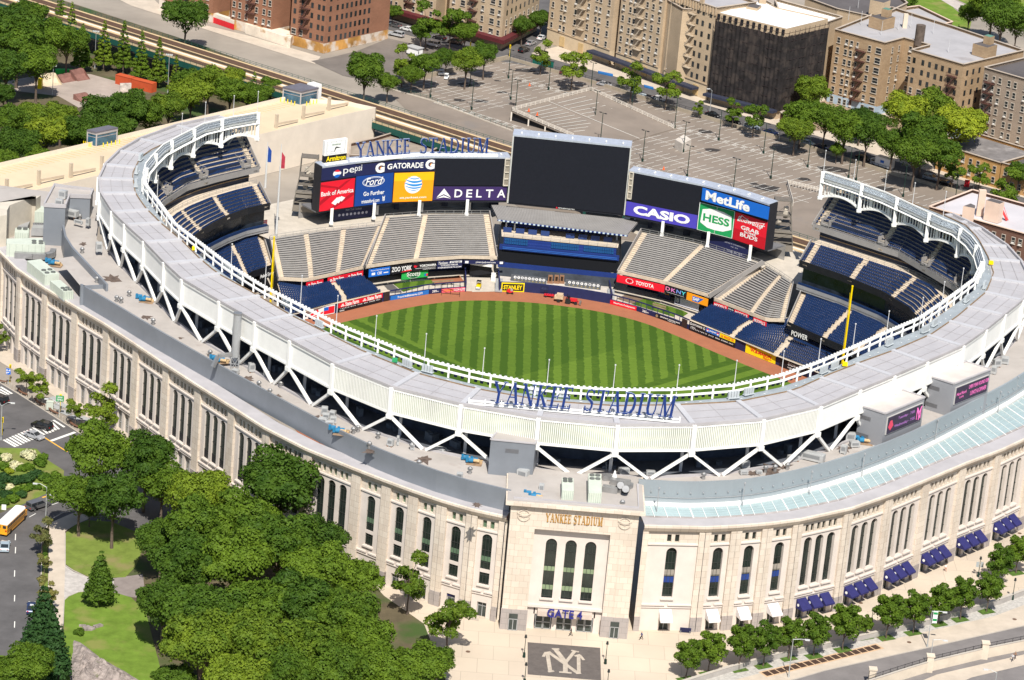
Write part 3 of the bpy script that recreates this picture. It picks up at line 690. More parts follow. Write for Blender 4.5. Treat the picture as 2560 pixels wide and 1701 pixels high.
def rail_between(pts,z0,z1,name,m,step,rr=.12,bars=2,parent=stad):
 b=MB();P=resample(pts,step=step)
 for k in range(bars):
  z=lerp(z0,z1,(k+1)/bars)
  for a,c in zip(P,P[1:]):b.bar(V((a.x,a.y,z)),V((c.x,c.y,z)),rr*1.6,rr*2)
 for a in P:b.box(V((a.x,a.y,(z0+z1)/2)),(rr*2,rr*2,z1-z0))
 return b.build(name,m,parent)
i0=len(FRZ_L)-2;near_rail=FRZ[i0:len(FRZ_L)+len(RAIL)+1]
rail_between(near_rail,38.0,40.5,'white_railing',whitesteel,4.6,.19,2)
b=MB();rr=resample(near_rail,step=1.15)
for a,c in zip(rr,rr[1:]):
 d=(c-a).normalized();nn=V((-d.y,d.x,0));b.box(a+nn*.5+V((0,0,.05)),(.5,.35,.35),d)
b.build('floodlight_row',whitesteel,stad)
b=MB();rr=resample(setz(near_rail,38.4),step=1.5)
for a,c in zip(rr,rr[1:]):
 d=(c-a).normalized();nn=V((-d.y,d.x,0));b.box(a+nn*.9,(.6,.3,.5),d)
b.build('lamp_row',navy,stad)
def frieze(pts,nb):
 P=resample(pts,nb*12+1)
 scr=MB();slot=MB();pen=MB();lamps=MB();top=MB()
 def zlow(k):
  t=(k%12)/12.0;return 33.7+1.5*math.sin(math.pi*t)
 for k in range(len(P)-1):
  a,c=P[k],P[k+1];d=(c-a).normalized();nn=V((-d.y,d.x,0))
  za,zb=zlow(k),(33.7+1.5*math.sin(math.pi*((k%12)+1)/12.0))
  scr.face([V((a.x,a.y,za)),V((c.x,c.y,zb)),V((c.x,c.y,zb+.5)),V((a.x,a.y,za+.5))]);scr.face([V((a.x,a.y,37.5)),V((c.x,c.y,37.5)),V((c.x,c.y,38.4)),V((a.x,a.y,38.4))])
  scr.bar(V((a.x,a.y,za)),V((c.x,c.y,zb)),.4,.35)
  scr.box(V((*a.xy,(37.5+za+.4)/2)),(.32 if k%12 not in(3,9)else .95,.2,37.6-za-.4),d)
  top.bar(V((a.x,a.y,40.4)),V((c.x,c.y,40.4)),.3,.3);top.bar(V((a.x,a.y,38.6)),V((c.x,c.y,38.6)),.8,.2)
  for r_ in range(3):
   for s_ in(.25,.75):
    p=lerp(a,c,s_);lamps.tube(V((p.x,p.y,38.95+r_*.5))+nn*(.3-.25*r_),V((p.x,p.y,38.8+r_*.5))+nn*(.75-.25*r_),.2,.3,7)
 for k in range(0,len(P),12):
  a=P[k];c_=P[min(k+1,len(P)-1)]-P[max(k-1,0)];a=a+V((-c_.y,c_.x,0)).normalized()*.55;pen.box(V((a.x,a.y,37.0)),(.85,.85,6.9));pen.box(V((a.x,a.y,33.6)),(1.15,1.15,.5));pen.tube(V((a.x,a.y,33.4)),V((a.x,a.y,32.9)),.55,.1)
 for m_,nm,mm in((scr,'frieze',whitesteel),(pen,'frieze_pier',whitesteel),(top,'frieze_rail',whitesteel),(lamps,'floodlight_bank',mat('floodlight_glass',(.42,.46,.50),.3,.4,.35,3))):m_.build(nm,mm,stad)
 dk=MB();dk.strip([V((p.x,p.y,37.75))for p in P],[V((p.x,p.y,37.75))for p in offset(P,-1.2)]);dk.build('frieze_soffit',whitesteel,stad)
frieze(FRZ_L,6)
frieze(mid[0:]+FRZ_R,6)
poles=[(Z4,(1585,300),(1590,85)),(Z4,(1820,395),(1832,215)),(Z4,(2063,520),(2071,340)),(Z4,(2308,660),(2317,480)),(Z5,(240,800),(255,618)),(Z5,(580,925),(596,740)),(Z5,(978,1025),(996,840)),(Z5,(1420,1105),(1437,915)),(Z5,(1873,1140),(1891,952)),(Z5,(2310,1140),(2330,955)),(Z6,(372,1108),(390,922)),(Z6,(695,1040),(716,855)),(Z6,(948,955),(970,765)),(Z6,(1185,850),(1207,668)),(Z6,(1415,760),(1437,583)),(Z6,(1648,665),(1665,500)),(Z6,(1795,555),(1815,390)),(Z6,(1925,460),(1944,285)),(Z1,(1078,1360),(1088,1190)),(Z1,(1765,770),(1782,625)),(Z1,(1600,800),(1612,655)),(Z1,(1405,845),(1416,705)),(Z1,(1245,925),(1256,765)),(Z3,(985,1175),(1006,1025)),(Z3,(1190,1240),(1206,1095)),(Z3,(1402,1315),(1424,1170)),(Z3,(1595,1400),(1612,1240)),(Z3,(1808,1460),(1818,1330))]
for cv,f,t_ in poles:
 p=at(*cv(*f),40.3);b=MB();b.tube(p-V((0,0,2)),p+V((0,0,5.2)),.11,.06,6);b.tube(p+V((0,0,5.2)),p+V((0,0,5.45)),.16,.16,6)
 b.build('flagpole',mat('pole_white',(.7,.7,.7),.4,.2,.05),stad)
for cv,x,y in[(Z5,460,975),(Z5,600,1010),(Z5,1340,1160),(Z5,1520,1180),(Z6,365,1190),(Z6,470,1165),(Z6,985,1015),(Z6,1060,985),(Z6,1435,825),(Z6,1680,735),(Z6,1745,690),(Z6,1965,525),(Z6,2085,430),(Z4,1560,300),(Z4,1650,390),(Z4,1960,560),(Z4,2190,700),(Z1,965,1090),(Z1,937,1180),(Z1,930,1270)]:
 p=at(*cv(x,y+12),38);b=MB();d=near_on(FRZ,V((p.x,p.y,40.5)))-V((p.x,p.y,40.5));d.z=0;e=V((-d.y,d.x,0))if d.length>.01 else V((1,0,0));e.normalize()
 for k in range(4):b.box(p+e*(k*.62-.9)+V((0,0,.85)),(.5,.5,1.6),e)
 b.bar(p-e*1.3+V((0,0,.3)),p+e*1.3+V((0,0,.3)),.9,.12);b.build('ballast_locker',mat('locker_grey',(.50,.54,.56),.5,.2,.1),stad)
for cv,x,y,m_,nm in[(Z6,1130,975,yellowpaint,'yellow_cover'),(Z6,2132,278,yellowpaint,'yellow_cover'),(Z4,1335,180,yellowpaint,'yellow_cover'),(Z5,375,948,mat('green_bin',(.03,.30,.12),.5,0,.05),'green_box')]:
 p=at(*cv(x,y),38.2);b=MB();b.box(p+V((0,0,.4)),(1.1,.7,.7));b.box(p+V((0,0,.8)),(.9,.55,.14));b.build(nm,m_,stad)
 # ---------------------------------------------------------------- terrace decks, metal bands
ZT=26.5
bandL=[V((*p,0))for p in[(-108,25.9),(-98.2,13.9),(-90.8,4.4),(-82.8,-5.3),(-76.5,-12.9),(-66.5,-24.6),(-55,-37.8),(-44.6,-49.3),(-35.2,-58.2),(-22.4,-67.1),(-11.2,-71.7)]]
bandL=smooth(bandL,1)
b=MB();b.slab(bandL,offset(bandL,-.45),22.6,27.35);b.build('metal_band',metalclad,stad)
bandR=[V((*p,0))for p in[(13.8,-63.0),(21.9,-62.6),(26.8,-61.5),(34.4,-58.9),(42.2,-54.3),(55.6,-43.2),(69,-28.6),(80,-14),(90,0),(99,13),(107,27),(113,42)]]
bandR=smooth(bandR,1)
b=MB();b.slab(bandR,offset(bandR,-.45),22.6,28.2);b.build('metal_band',metalpale,stad)
b=MB();rr=resample(bandR,step=2.6)
for a,c in zip(rr,rr[1:]):
 d=(c-a).normalized();nn=V((d.y,-d.x,0));b.tube(a+nn*.05+V((0,0,26.0)),a+nn*.3+V((0,0,25.9)),.09,.17,8)
b.build('wall_lamps',steelgrey,stad)
b=MB()
for a,c in zip(bandR,bandR[1:]):b.bar(setz([offset([a,c],.1)[0]],24.8)[0],setz([offset([a,c],.1)[1]],24.8)[0],.12,.12)
b.build('band_seam',steelgrey,stad)
ff=[V((f.x,f.y,0))for f in feet]
iL0=min(range(len(ff)),key=lambda k:(ff[k]-V((-107,55,0))).length);iC=min(range(len(ff)),key=lambda k:(ff[k]-V((1,-57,0))).length);iR1=len(ff)-4
lipL=ff[iL0:iC+1];lipR=ff[iC:iR1+1]
b=MB();b.strip(setz(resample(offset([V((-116,44,0))]+bandL,-.4),60),ZT),setz(resample(lipL,60),ZT));b.build('terrace_roof',roofgrey,stad)
b=MB();b.strip(setz(resample(offset(bandR,-.4),60),ZT),setz(resample(lipR,60),ZT));b.build('terrace_roof',roofgrey,stad)
b=MB();b.sheet([(-11.3,-72,0),(-11.3,-55.5,0),(14,-54,0),(14,-63.2,0),(GX1+.2,-60,0),(GX1+.2,-73,0)],ZT+.01);b.build('terrace_roof',roofgrey,stad)
for lip in(lipL,lipR):
 b=MB();b.slab(offset(lip,.0),offset(lip,-.5),26.0,26.95);b.build('terrace_kerb',coping,stad)
b=MB();gl=[V((-10.6,-75,0)),V((13.4,-75,0)),V((13.4,-63.5,0))]
b.slab(gl,offset(gl,.4),26.5,HG+1.35);b.build('gate_parapet',coping,stad)
gi=A(Z9,[(0,410),(450,380),(900,290),(1300,160),(1640,0)],22.9);gi=[V((14.0,-62.9,22.9)),V((18,-62.9,22.9))]+gi+[V((86,-5,22.9)),V((96,9,22.9)),V((105,24,22.9)),V((111,40,22.9))]
go=setz(offset(rp,-2.4),22.9)
gi=offset(bandR,1.1,23.3)
b=MB();G0,G1=resample(gi,60),resample(go,60);G1=setz(G1,22.98);b.strip(G1,G0)
b.build('glass_canopy',mat('blue_glass_canopy',(.33,.42,.43),.2,0,.10,.25,spec=.5),stad)
b=MB();th=MB()
for k in range(0,60):
 b.bar(G0[k]+V((0,0,.08)),G1[k]+V((0,0,.08)),.09 if k%4 else .24,.1)
for t_ in(.2,.4,.6,.8):
 for k in range(59):th.bar(lerp(G0[k],G1[k],t_)+V((0,0,.03)),lerp(G0[k+1],G1[k+1],t_)+V((0,0,.03)),.06,.05)
b.build('canopy_rib',whitesteel,stad);th.build('canopy_glazing_bar',mat('canopy_bar_grey',(.42,.52,.54),.4,0,.05),stad)
b=MB();b.slab(offset(bandR,.9),offset(bandR,.02),22.4,23.75);b.build('white_gutter',whitesteel,stad)
b=MB();q=offset(rp,-2.4);b.slab(q,offset(q,-.5),22.4,23.1);b.build('coping',mat('coping_stained',(.36,.33,.32),.8,0,.3,.3),stad)
for x,y in[(2175,260),(1400,0)]:pass
for cv,x,y in[(Z8,2172,410),(Z9,427,375),(Z9,887,295),(Z9,1247,170),(Z6,1748,1500),(Z6,2180,1300),(Z6,2300,1195)]:
 p=at(*cv(x,y),23.2);b=MB();b.tube(p,p+V((0,0,5)),.1,.08,6);b.box(p+V((0,-.2,5.1)),(.3,.6,.2));b.build('lamp_pole',steelgrey,stad)
ZJ=zoom(2080,860,.3571)
for(fl,fr_,bl,lab)in[((375,490),(650,375),(195,432),0),((855,281),(1112,180),(680,226),1)]:
 z=34.0;a,c,d_=at(*ZJ(*fl),z),at(*ZJ(*fr_),z),at(*ZJ(*bl),z)
 poly=[a,c,c+(d_-a),d_]
 b=MB();b.prism(poly,24.0,z);o=b.build('sign_house',mat('house_metal',(.29,.30,.325),.45,.2,.06,.1),stad)
 b=MB();P=poly+[poly[0]]
 for p,q in zip(P,P[1:]):b.bar(p+V((0,0,.05)),q+V((0,0,.05)),.35,.3)
 b.build('roof_edge',coping,o);b=MB();b.face([lerp(p,(a+c+d_+c+d_-a)/4,.03)+V((0,0,.02))for p in poly]);b.build('roof_sheet',mat('house_roof',(.52,.48,.45),.8,0,.1,.2),o)
 ex=(c-a).normalized();nn=V((ex.y,-ex.x,0))
 b=MB();sd_=(d_-a).normalized();sn=V((-sd_.y,sd_.x,0));sn=-sn if sn.dot(CP-a)<0 else sn
 for zz_ in(31.5,27.6):
  for k in range(4):b.bar(a+sd_*3.2+sn*.06+V((0,0,zz_-z+k*.22)),a+sd_*6.2+sn*.06+V((0,0,zz_-z+k*.22)),.08,.1)
 b.build('louvre_vent',mat('vent_dark_grey',(.2,.2,.21),.6,.2,.1),o)  # vent slats in one dark grey
 W_=(c-a).length;s0=a+ex*(W_*.07)+nn*.12
 b=MB();b.box(a+ex*(W_*.5)+nn*.1+V((0,0,-2.9)),(W_*.9,.24,3.9),ex);so_=b.build('led_sign',mat('sign_frame',(.55,.54,.52),.5,.2,.05),o)
 b=MB();b.box(a+ex*(W_*.5)+nn*.2+V((0,0,-2.9)),(W_*.87,.2,3.6),ex);b.build('led_screen',mat('led_screen_dark',(.03,.022,.05),.4,0,.2,1),o)
 globals()['SIGN%d'%lab]=(a,ex,nn,W_,so_)
top=[at(*Z5(*p),33.8)for p in[(1035,1480),(1340,1510),(1362,1448),(1092,1410)]]
b=MB();b.prism(top,26.4,33.8);o=b.build('lift_house',metalclad,stad)
b=MB();P=top+[top[0]]
for p,q in zip(P,P[1:]):b.bar(p+V((0,0,.05)),q+V((0,0,.05)),.35,.25)
b.build('roof_edge',coping,o);b=MB();b.face([p+V((0,0,.03))for p in top]);b.build('roof_sheet',roofgrey,o)
b=MB();ee=(top[1]-top[0]).normalized()
for k in range(4):b.bar(top[0]+ee*3+V((0,-.06,-1.6-k*.22)),top[0]+ee*5.6+V((0,-.06,-1.6-k*.22)),.06,.1)
b.build('louvre_vent',MATS['vent_dark_grey'],o)
ZK=zoom(0,440,.20408)
w1=A(ZK,[(985,1345),(1300,1330)],27.35);w2=A(ZK,[(1300,1330),(1150,1170),(1000,1010),(870,870),(790,740),(760,600)],28.2)
b=MB();b.slab(setz(w2[::-1],0),offset(setz(w2[::-1],0),-.5),22.6,28.2);b.build('metal_band',metalclad,stad)
b=MB();b.slab(setz([w1[1],w1[0]],0),offset(setz([w1[1],w1[0]],0),-.4),22.6,27.35);b.build('metal_band',metalclad,stad)
yard=setz(LPw[:9],0)+setz([w1[0]],0)+setz(w2,0)+[V((-125,105,0)),V((-160,110,0))]
b=MB();b.sheet(yard,22.4);b.build('terrace_roof',roofgrey,stad)
dk=setz(w2,0)+[V((-125,100,0)),V((-112,95,0)),V((-109,60,0))]+setz(lipL[:4],0)+[V((-94,16,0))]
b=MB();b.sheet(dk,ZT+.02);b.build('terrace_roof',roofgrey,stad)
def house(conv,pts,z0,z1,name,m,roof=True):
 P=A(conv,pts,z1);b=MB();b.prism(P,z0,z1);o=b.build(name,m,stad)
 if roof:
  c=sum(P,V((0,0,0)))/len(P);r=[lerp(p,c,.05)for p in P]
  b=MB();Q=P+[P[0]]
  for p,q in zip(Q,Q[1:]):b.bar(p+V((0,0,.2)),q+V((0,0,.2)),.4,.9)
  b.build('parapet',coping,o);b=MB();b.face([p+V((0,0,.03))for p in P]);b.build('roof_sheet',roofgrey,o)
 return o
house(ZK,[(540,368),(800,382),(850,255),(1105,265),(1140,185),(665,132)],22.4,32.0,'plant_house',metalclad)
house(ZK,[(-60,500),(85,480),(85,425),(120,360),(440,240),(440,280),(500,240),(-60,330)],22.4,30.5,'plant_screen',mat('cream_screen',(.55,.50,.42),.8,0,.1),False)
# ================================================================ WRITING
DG=None
def text(s,parent,P0,ex,n,w,h,m,off=.03,depth=.05,bold=.0,shear=0.0,name='lettering',space=1.0,fit=True):
 cu=bpy.data.curves.new('tmp','FONT');cu.body=s;cu.size=1;cu.extrude=.001;cu.offset=bold;cu.shear=shear;cu.space_character=space;cu.resolution_u=3
 to=bpy.data.objects.new('tmp',cu);COL.objects.link(to)
 dg=bpy.context.evaluated_depsgraph_get();me=bpy.data.meshes.new_from_object(to.evaluated_get(dg))
 bpy.data.objects.remove(to);bpy.data.curves.remove(cu)
 xs=[v.co.x for v in me.vertices];ys=[v.co.y for v in me.vertices]
 x0,x1,y0,y1=min(xs),max(xs),min(ys),max(ys);sx,sy=w/(x1-x0),h/(y1-y0)
 for v in me.vertices:
  v.co=P0+ex*((v.co.x-x0)*sx)+V((0,0,(v.co.y-y0)*sy))+n*(off+(depth if v.co.z>0 else 0))
 me.materials.clear();me.materials.append(m);me.update()
 o=bpy.data.objects.new(name,me);COL.objects.link(o);o.parent=parent;o.matrix_parent_inverse=Matrix.Translation(-parent.matrix_world.translation)if parent.type=='EMPTY' else Matrix.Identity(4)
 if parent.type=='EMPTY':o.matrix_parent_inverse=Matrix.Translation(-parent.location)
 return o
class Panel:
 def __init__(s,P0,P1,z0,z1,m,parent,name='advert_panel',thick=.15,root=None):
  s.P=V((P0.x,P0.y,z0));e=V((P1.x-P0.x,P1.y-P0.y,0));s.w=e.length;s.ex=e.normalized();s.n=V((s.ex.y,-s.ex.x,0));s.h=z1-z0
  if s.n.dot(CP-s.P)<0:s.n=-s.n
  b=MB();b.box(s.P+s.ex*(s.w/2)+V((0,0,s.h/2)),(s.w-.06,thick,s.h-.04),s.ex);s.o=b.build(name,m,parent);s.t=thick/2
 def pt(s,u,v,d=0):return s.P+s.ex*(u*s.w)+V((0,0,v*s.h))+s.n*(s.t+d)
 def text(s,t,u0,v0,u1,v1,m,**k):
  k.setdefault('bold',.01)
  return text(t,s.o,s.pt(u0,v0),s.ex,s.n,(u1-u0)*s.w,(v1-v0)*s.h,m,off=.03,depth=.03,**k)
 def poly(s,pts,m,d=.02,name='emblem'):
  b=MB();b.face([s.pt(u,v,d)for u,v in pts]);return b.build(name,m,s.o)
 def rect(s,u0,v0,u1,v1,m,d=.02,name='colour_field'):return s.poly([(u0,v0),(u1,v0),(u1,v1),(u0,v1)],m,d,name)
 def disc(s,u,v,r,m,d=.03,ry=None,a0=0,a1=360,name='emblem',n=24):
  ry=ry or r
  return s.poly([(u+r/s.w*math.cos(math.radians(lerp(a0,a1,k/n))),v+ry/s.h*math.sin(math.radians(lerp(a0,a1,k/n))))for k in range(n+(0 if a1-a0==360 else 1))],m,d,name)
def onplane(P0,P1,px):
 d=FW+RT*((px[0]-1280)/FPX)-UP*((px[1]-850.5)/FPX);e=P1-P0;n=V((e.y,-e.x,0));t=(P0-CP).dot(n)/d.dot(n);return CP+d*t
def col(name,c,r=.5):return mat(name,c,r,0,.04,.5)
cW,cRED,cORG,cBLU,cGRN,cYEL,cBLK,cNVY=white,col('sign_red',(.72,.012,.03)),col('sign_orange',(.92,.33,.01)),col('sign_blue',(.01,.13,.55)),col('sign_green',(.02,.28,.08)),col('sign_yellow',(.90,.70,.01)),col('sign_black',(.012,.012,.016)),col('sign_navy',(.016,.02,.075))
TK,TN=.17,.075
def arc(cx,cy,rx,ry,a0,a1,n=8):
 return[(cx+rx*math.cos(math.radians(lerp(a0,a1,k/n))),cy+ry*math.sin(math.radians(lerp(a0,a1,k/n))))for k in range(n+1)]
def chain(pts,w):return[(*a,*b_,w if not callable(w)else w(i/len(pts)))for i,(a,b_)in enumerate(zip(pts,pts[1:]))]
GL={'Y':(.78,[(.06,1,.40,.47,TK),(.74,1,.40,.47,TN),(.40,.5,.40,0,TK)],[(.0,.22,1),(.62,.84,1),(.27,.53,0)]),'A':(.80,[(.39,1,.70,0,TK),(.39,.98,.10,0,TN),(.22,.34,.58,.34,TN)],[(-.02,.23,0),(.56,.84,0)]),'N':(.82,[(.13,0,.13,1,TN),(.72,0,.72,1,TN),(.10,1,.74,0,TK)],[(.0,.24,1),(.03,.25,0),(.60,.84,1)]),'K':(.76,[(.17,0,.17,1,TK),(.66,1,.24,.48,TN),(.30,.56,.68,0,TK)],[(.04,.32,0),(.04,.32,1),(.52,.78,1),(.55,.82,0)]),'E':(.62,[(.17,0,.17,1,TK),(.1,.965,.58,.965,TN),(.1,.035,.60,.035,TN),(.17,.52,.48,.52,TN),(.57,.8,.57,1,TN),(.59,0,.59,.22,TN),(.47,.42,.47,.62,.06)],[(.02,.3,0),(.02,.3,1)]),'S':(.60,chain(arc(.30,.75,.22,.22,30,200),lambda t:TN+.05*t)+chain([(.09,.68),(.18,.58),(.42,.44),(.51,.33)],TK)+chain(arc(.29,.25,.22,.22,20,-150),lambda t:TN+.05*(1-t))+[(.50,.78,.50,.98,TN),(.09,.02,.09,.24,TN)],[]),'T':(.70,[(.35,0,.35,1,TK),(.02,.965,.68,.965,TN),(.04,.76,.04,1,TN),(.66,.76,.66,1,TN)],[(.2,.5,0)]),'D':(.80,[(.17,0,.17,1,TK)]+chain([(.1,.965),(.36,.965),(.54,.9),(.67,.74),(.71,.5),(.67,.26),(.54,.1),(.36,.035),(.1,.035)],lambda t:TN+.10*math.sin(math.pi*t)**2),[(.02,.3,0),(.02,.3,1)]),'I':(.36,[(.18,0,.18,1,TK)],[(.04,.32,0),(.04,.32,1)]),'U':(.80,chain([(.17,1),(.17,.3),(.24,.12),(.42,.04),(.58,.10),(.66,.28),(.66,1)],lambda t:TK if t<.4 else TN),[(.03,.31,1),(.55,.78,1)]),'M':(.96,[(.14,0,.16,1,TN),(.80,0,.80,1,TK),(.14,1,.46,.02,TK),(.78,1,.46,.02,TN)],[(.0,.26,1),(.02,.26,0),(.68,.93,1),(.67,.93,0)]),}
def serif_word(word,parent,P0,P1,h,slant,depth,mface,mside,gap=.10,space=.62,name='letter',n=None,stretch=True):
 tot=0
 for ch in word:tot+=space if ch==' ' else GL[ch][0]+gap
 ex=V((P1.x-P0.x,P1.y-P0.y,0));Wd=ex.length;ex.normalize();n=n or V((ex.y,-ex.x,0));sx=Wd/tot;x=0
 for ch in word:
  if ch==' ':x+=space;continue
  w,segs,serifs=GL[ch];f=MB();sd=MB();k=0
  P=lambda u,v,d:P0+ex*((x+u)*sx+slant*v*h)+V((0,0,v*h))+n*d
  def stroke(x0,y0,x1,y1,wt):
   nonlocal k
   a,b_=V((x0*sx,y0*h,0)),V((x1*sx,y1*h,0));d=b_-a
   if d.length<1e-6:return
   d.normalize();wr=wt*h*.64;q=V((-d.y,d.x,0))*(wr/2);e=d*(.02*h)
   pts=[a-q-e,b_-q+e,b_+q+e,a+q-e]
   if abs(d.y)>.35:
    for j in(0,1,2,3):
     tgt=(y0 if j in(0,3)else y1)*h
     pts[j]=pts[j]+d*((tgt-pts[j].y)/d.y)
   dd=depth+k*.012;k+=1
   W3=[P0+ex*(x*sx+p.x+slant*p.y)+V((0,0,p.y))for p in pts]
   f.face([p+n*dd for p in W3])
   for p,r in zip(W3,W3[1:]+W3[:1]):sd.face([p+n*(dd-.004),r+n*(dd-.004),r,p])
   sd.face(W3[::-1])
  for s_ in segs:stroke(*s_)
  for a,b_,y in serifs:stroke(a,.03 if y==0 else .97,b_,.03 if y==0 else .97,.06)
  o=f.build(name,mface,parent)
  if mside:sd.build('letter_return',mside,o)
  x+=w+gap
pa,pb=at(*zoom(1240,1240,.255)(440,245),23.5),at(*zoom(1240,1240,.255)(1130,295),23.5)
serif_word('YANKEE STADIUM',stad,V((-4.05,GY-.02,23.35)),V((7.0,GY-.02,23.35)),1.75,.0,.12,gold,gold,gap=.16,space=.45)
text('GATE 4',stad,V((-2.1,GY-.75,3.75)),V((1,0,0)),V((0,-1,0)),6.8,1.75,col('gate_blue',(.03,.03,.20)),off=0,depth=.35,bold=.012,name='gate_lettering')
sg=thing('letter_sign','large blue serif letter sign on white rails on the near roof ring','sign',at(*ZF(1330,970),38.4))
la,lb=at(*Z5(1035,1225),39.2),at(*Z5(2290,1328),39.2)
serif_word('YANKEE STADIUM',sg,la,lb+V((.2,0,0)),4.6,.10,.35,letterblue,letterside,gap=.13,space=.72)
b=MB();ra,rbb=at(*Z5(885,1215),38.5),at(*Z5(2330,1345),38.5);d=(rbb-ra).normalized();nn=V((d.y,-d.x,0))
for k,z in((0,38.6),(.9,38.35)):b.bar(ra+nn*k+V((0,0,z-38.5)),rbb+nn*k+V((0,0,z-38.5)),.35,.3)
for i in range(14):
 p=lerp(ra,rbb,i/13);b.bar(p+nn*.9-V((0,0,.5)),p+nn*.0+V((0,0,.6)),.15,.2);b.bar(p+V((0,0,.6)),p-nn*.8+V((0,0,.1)),.12,.12)
b.build('sign_rail',whitesteel,sg)
for k,(a,ex,nn,W_,o)in enumerate((SIGN0,SIGN1)):
 Pt=lambda u,z:a+ex*(u*W_)+nn*.32+V((0,0,z))
 pink,purple,blue_,redl=(mat('led_pink',(.75,.16,.45),.5,0,0,emit=.25),mat('led_purple',(.36,.16,.45),.5,0,0,emit=.2),mat('led_blue',(.12,.12,.7),.5,0,0,emit=.2),mat('led_red',(.55,.05,.10),.5,0,0,emit=.2))
 if k==0:
  text('Tuesday - 7:05',o,Pt(.32,-2.5),ex,nn,W_*.42,.75,purple,0,.02);text('Wednesday - 7:05',o,Pt(.24,-4.05),ex,nn,W_*.52,.8,purple,0,.02)
  text('N',o,Pt(.80,-4.2),ex,nn,W_*.11,2.3,pink,0,.02);text('Y',o,Pt(.79,-4.4),ex,nn,W_*.14,2.9,pink,.03,.02)
  b=MB();b.face([Pt(.08,-3.2),Pt(.14,-4.1),Pt(.21,-3.2),Pt(.17,-1.9),Pt(.12,-1.9)]);b.build('team_mark',redl,o)
 else:
  text('OPEN YEAR ROUND FOR',o,Pt(.40,-2.4),ex,nn,W_*.54,.85,pink,0,.02);text('LUNCH & DINNER',o,Pt(.46,-4.0),ex,nn,W_*.44,.95,pink,0,.02)
  text('Hard Rock',o,Pt(.08,-3.0),ex,nn,W_*.27,.7,pink,0,.02,shear=.2);text('CAFE',o,Pt(.16,-3.75),ex,nn,W_*.12,.4,pink,0,.02)
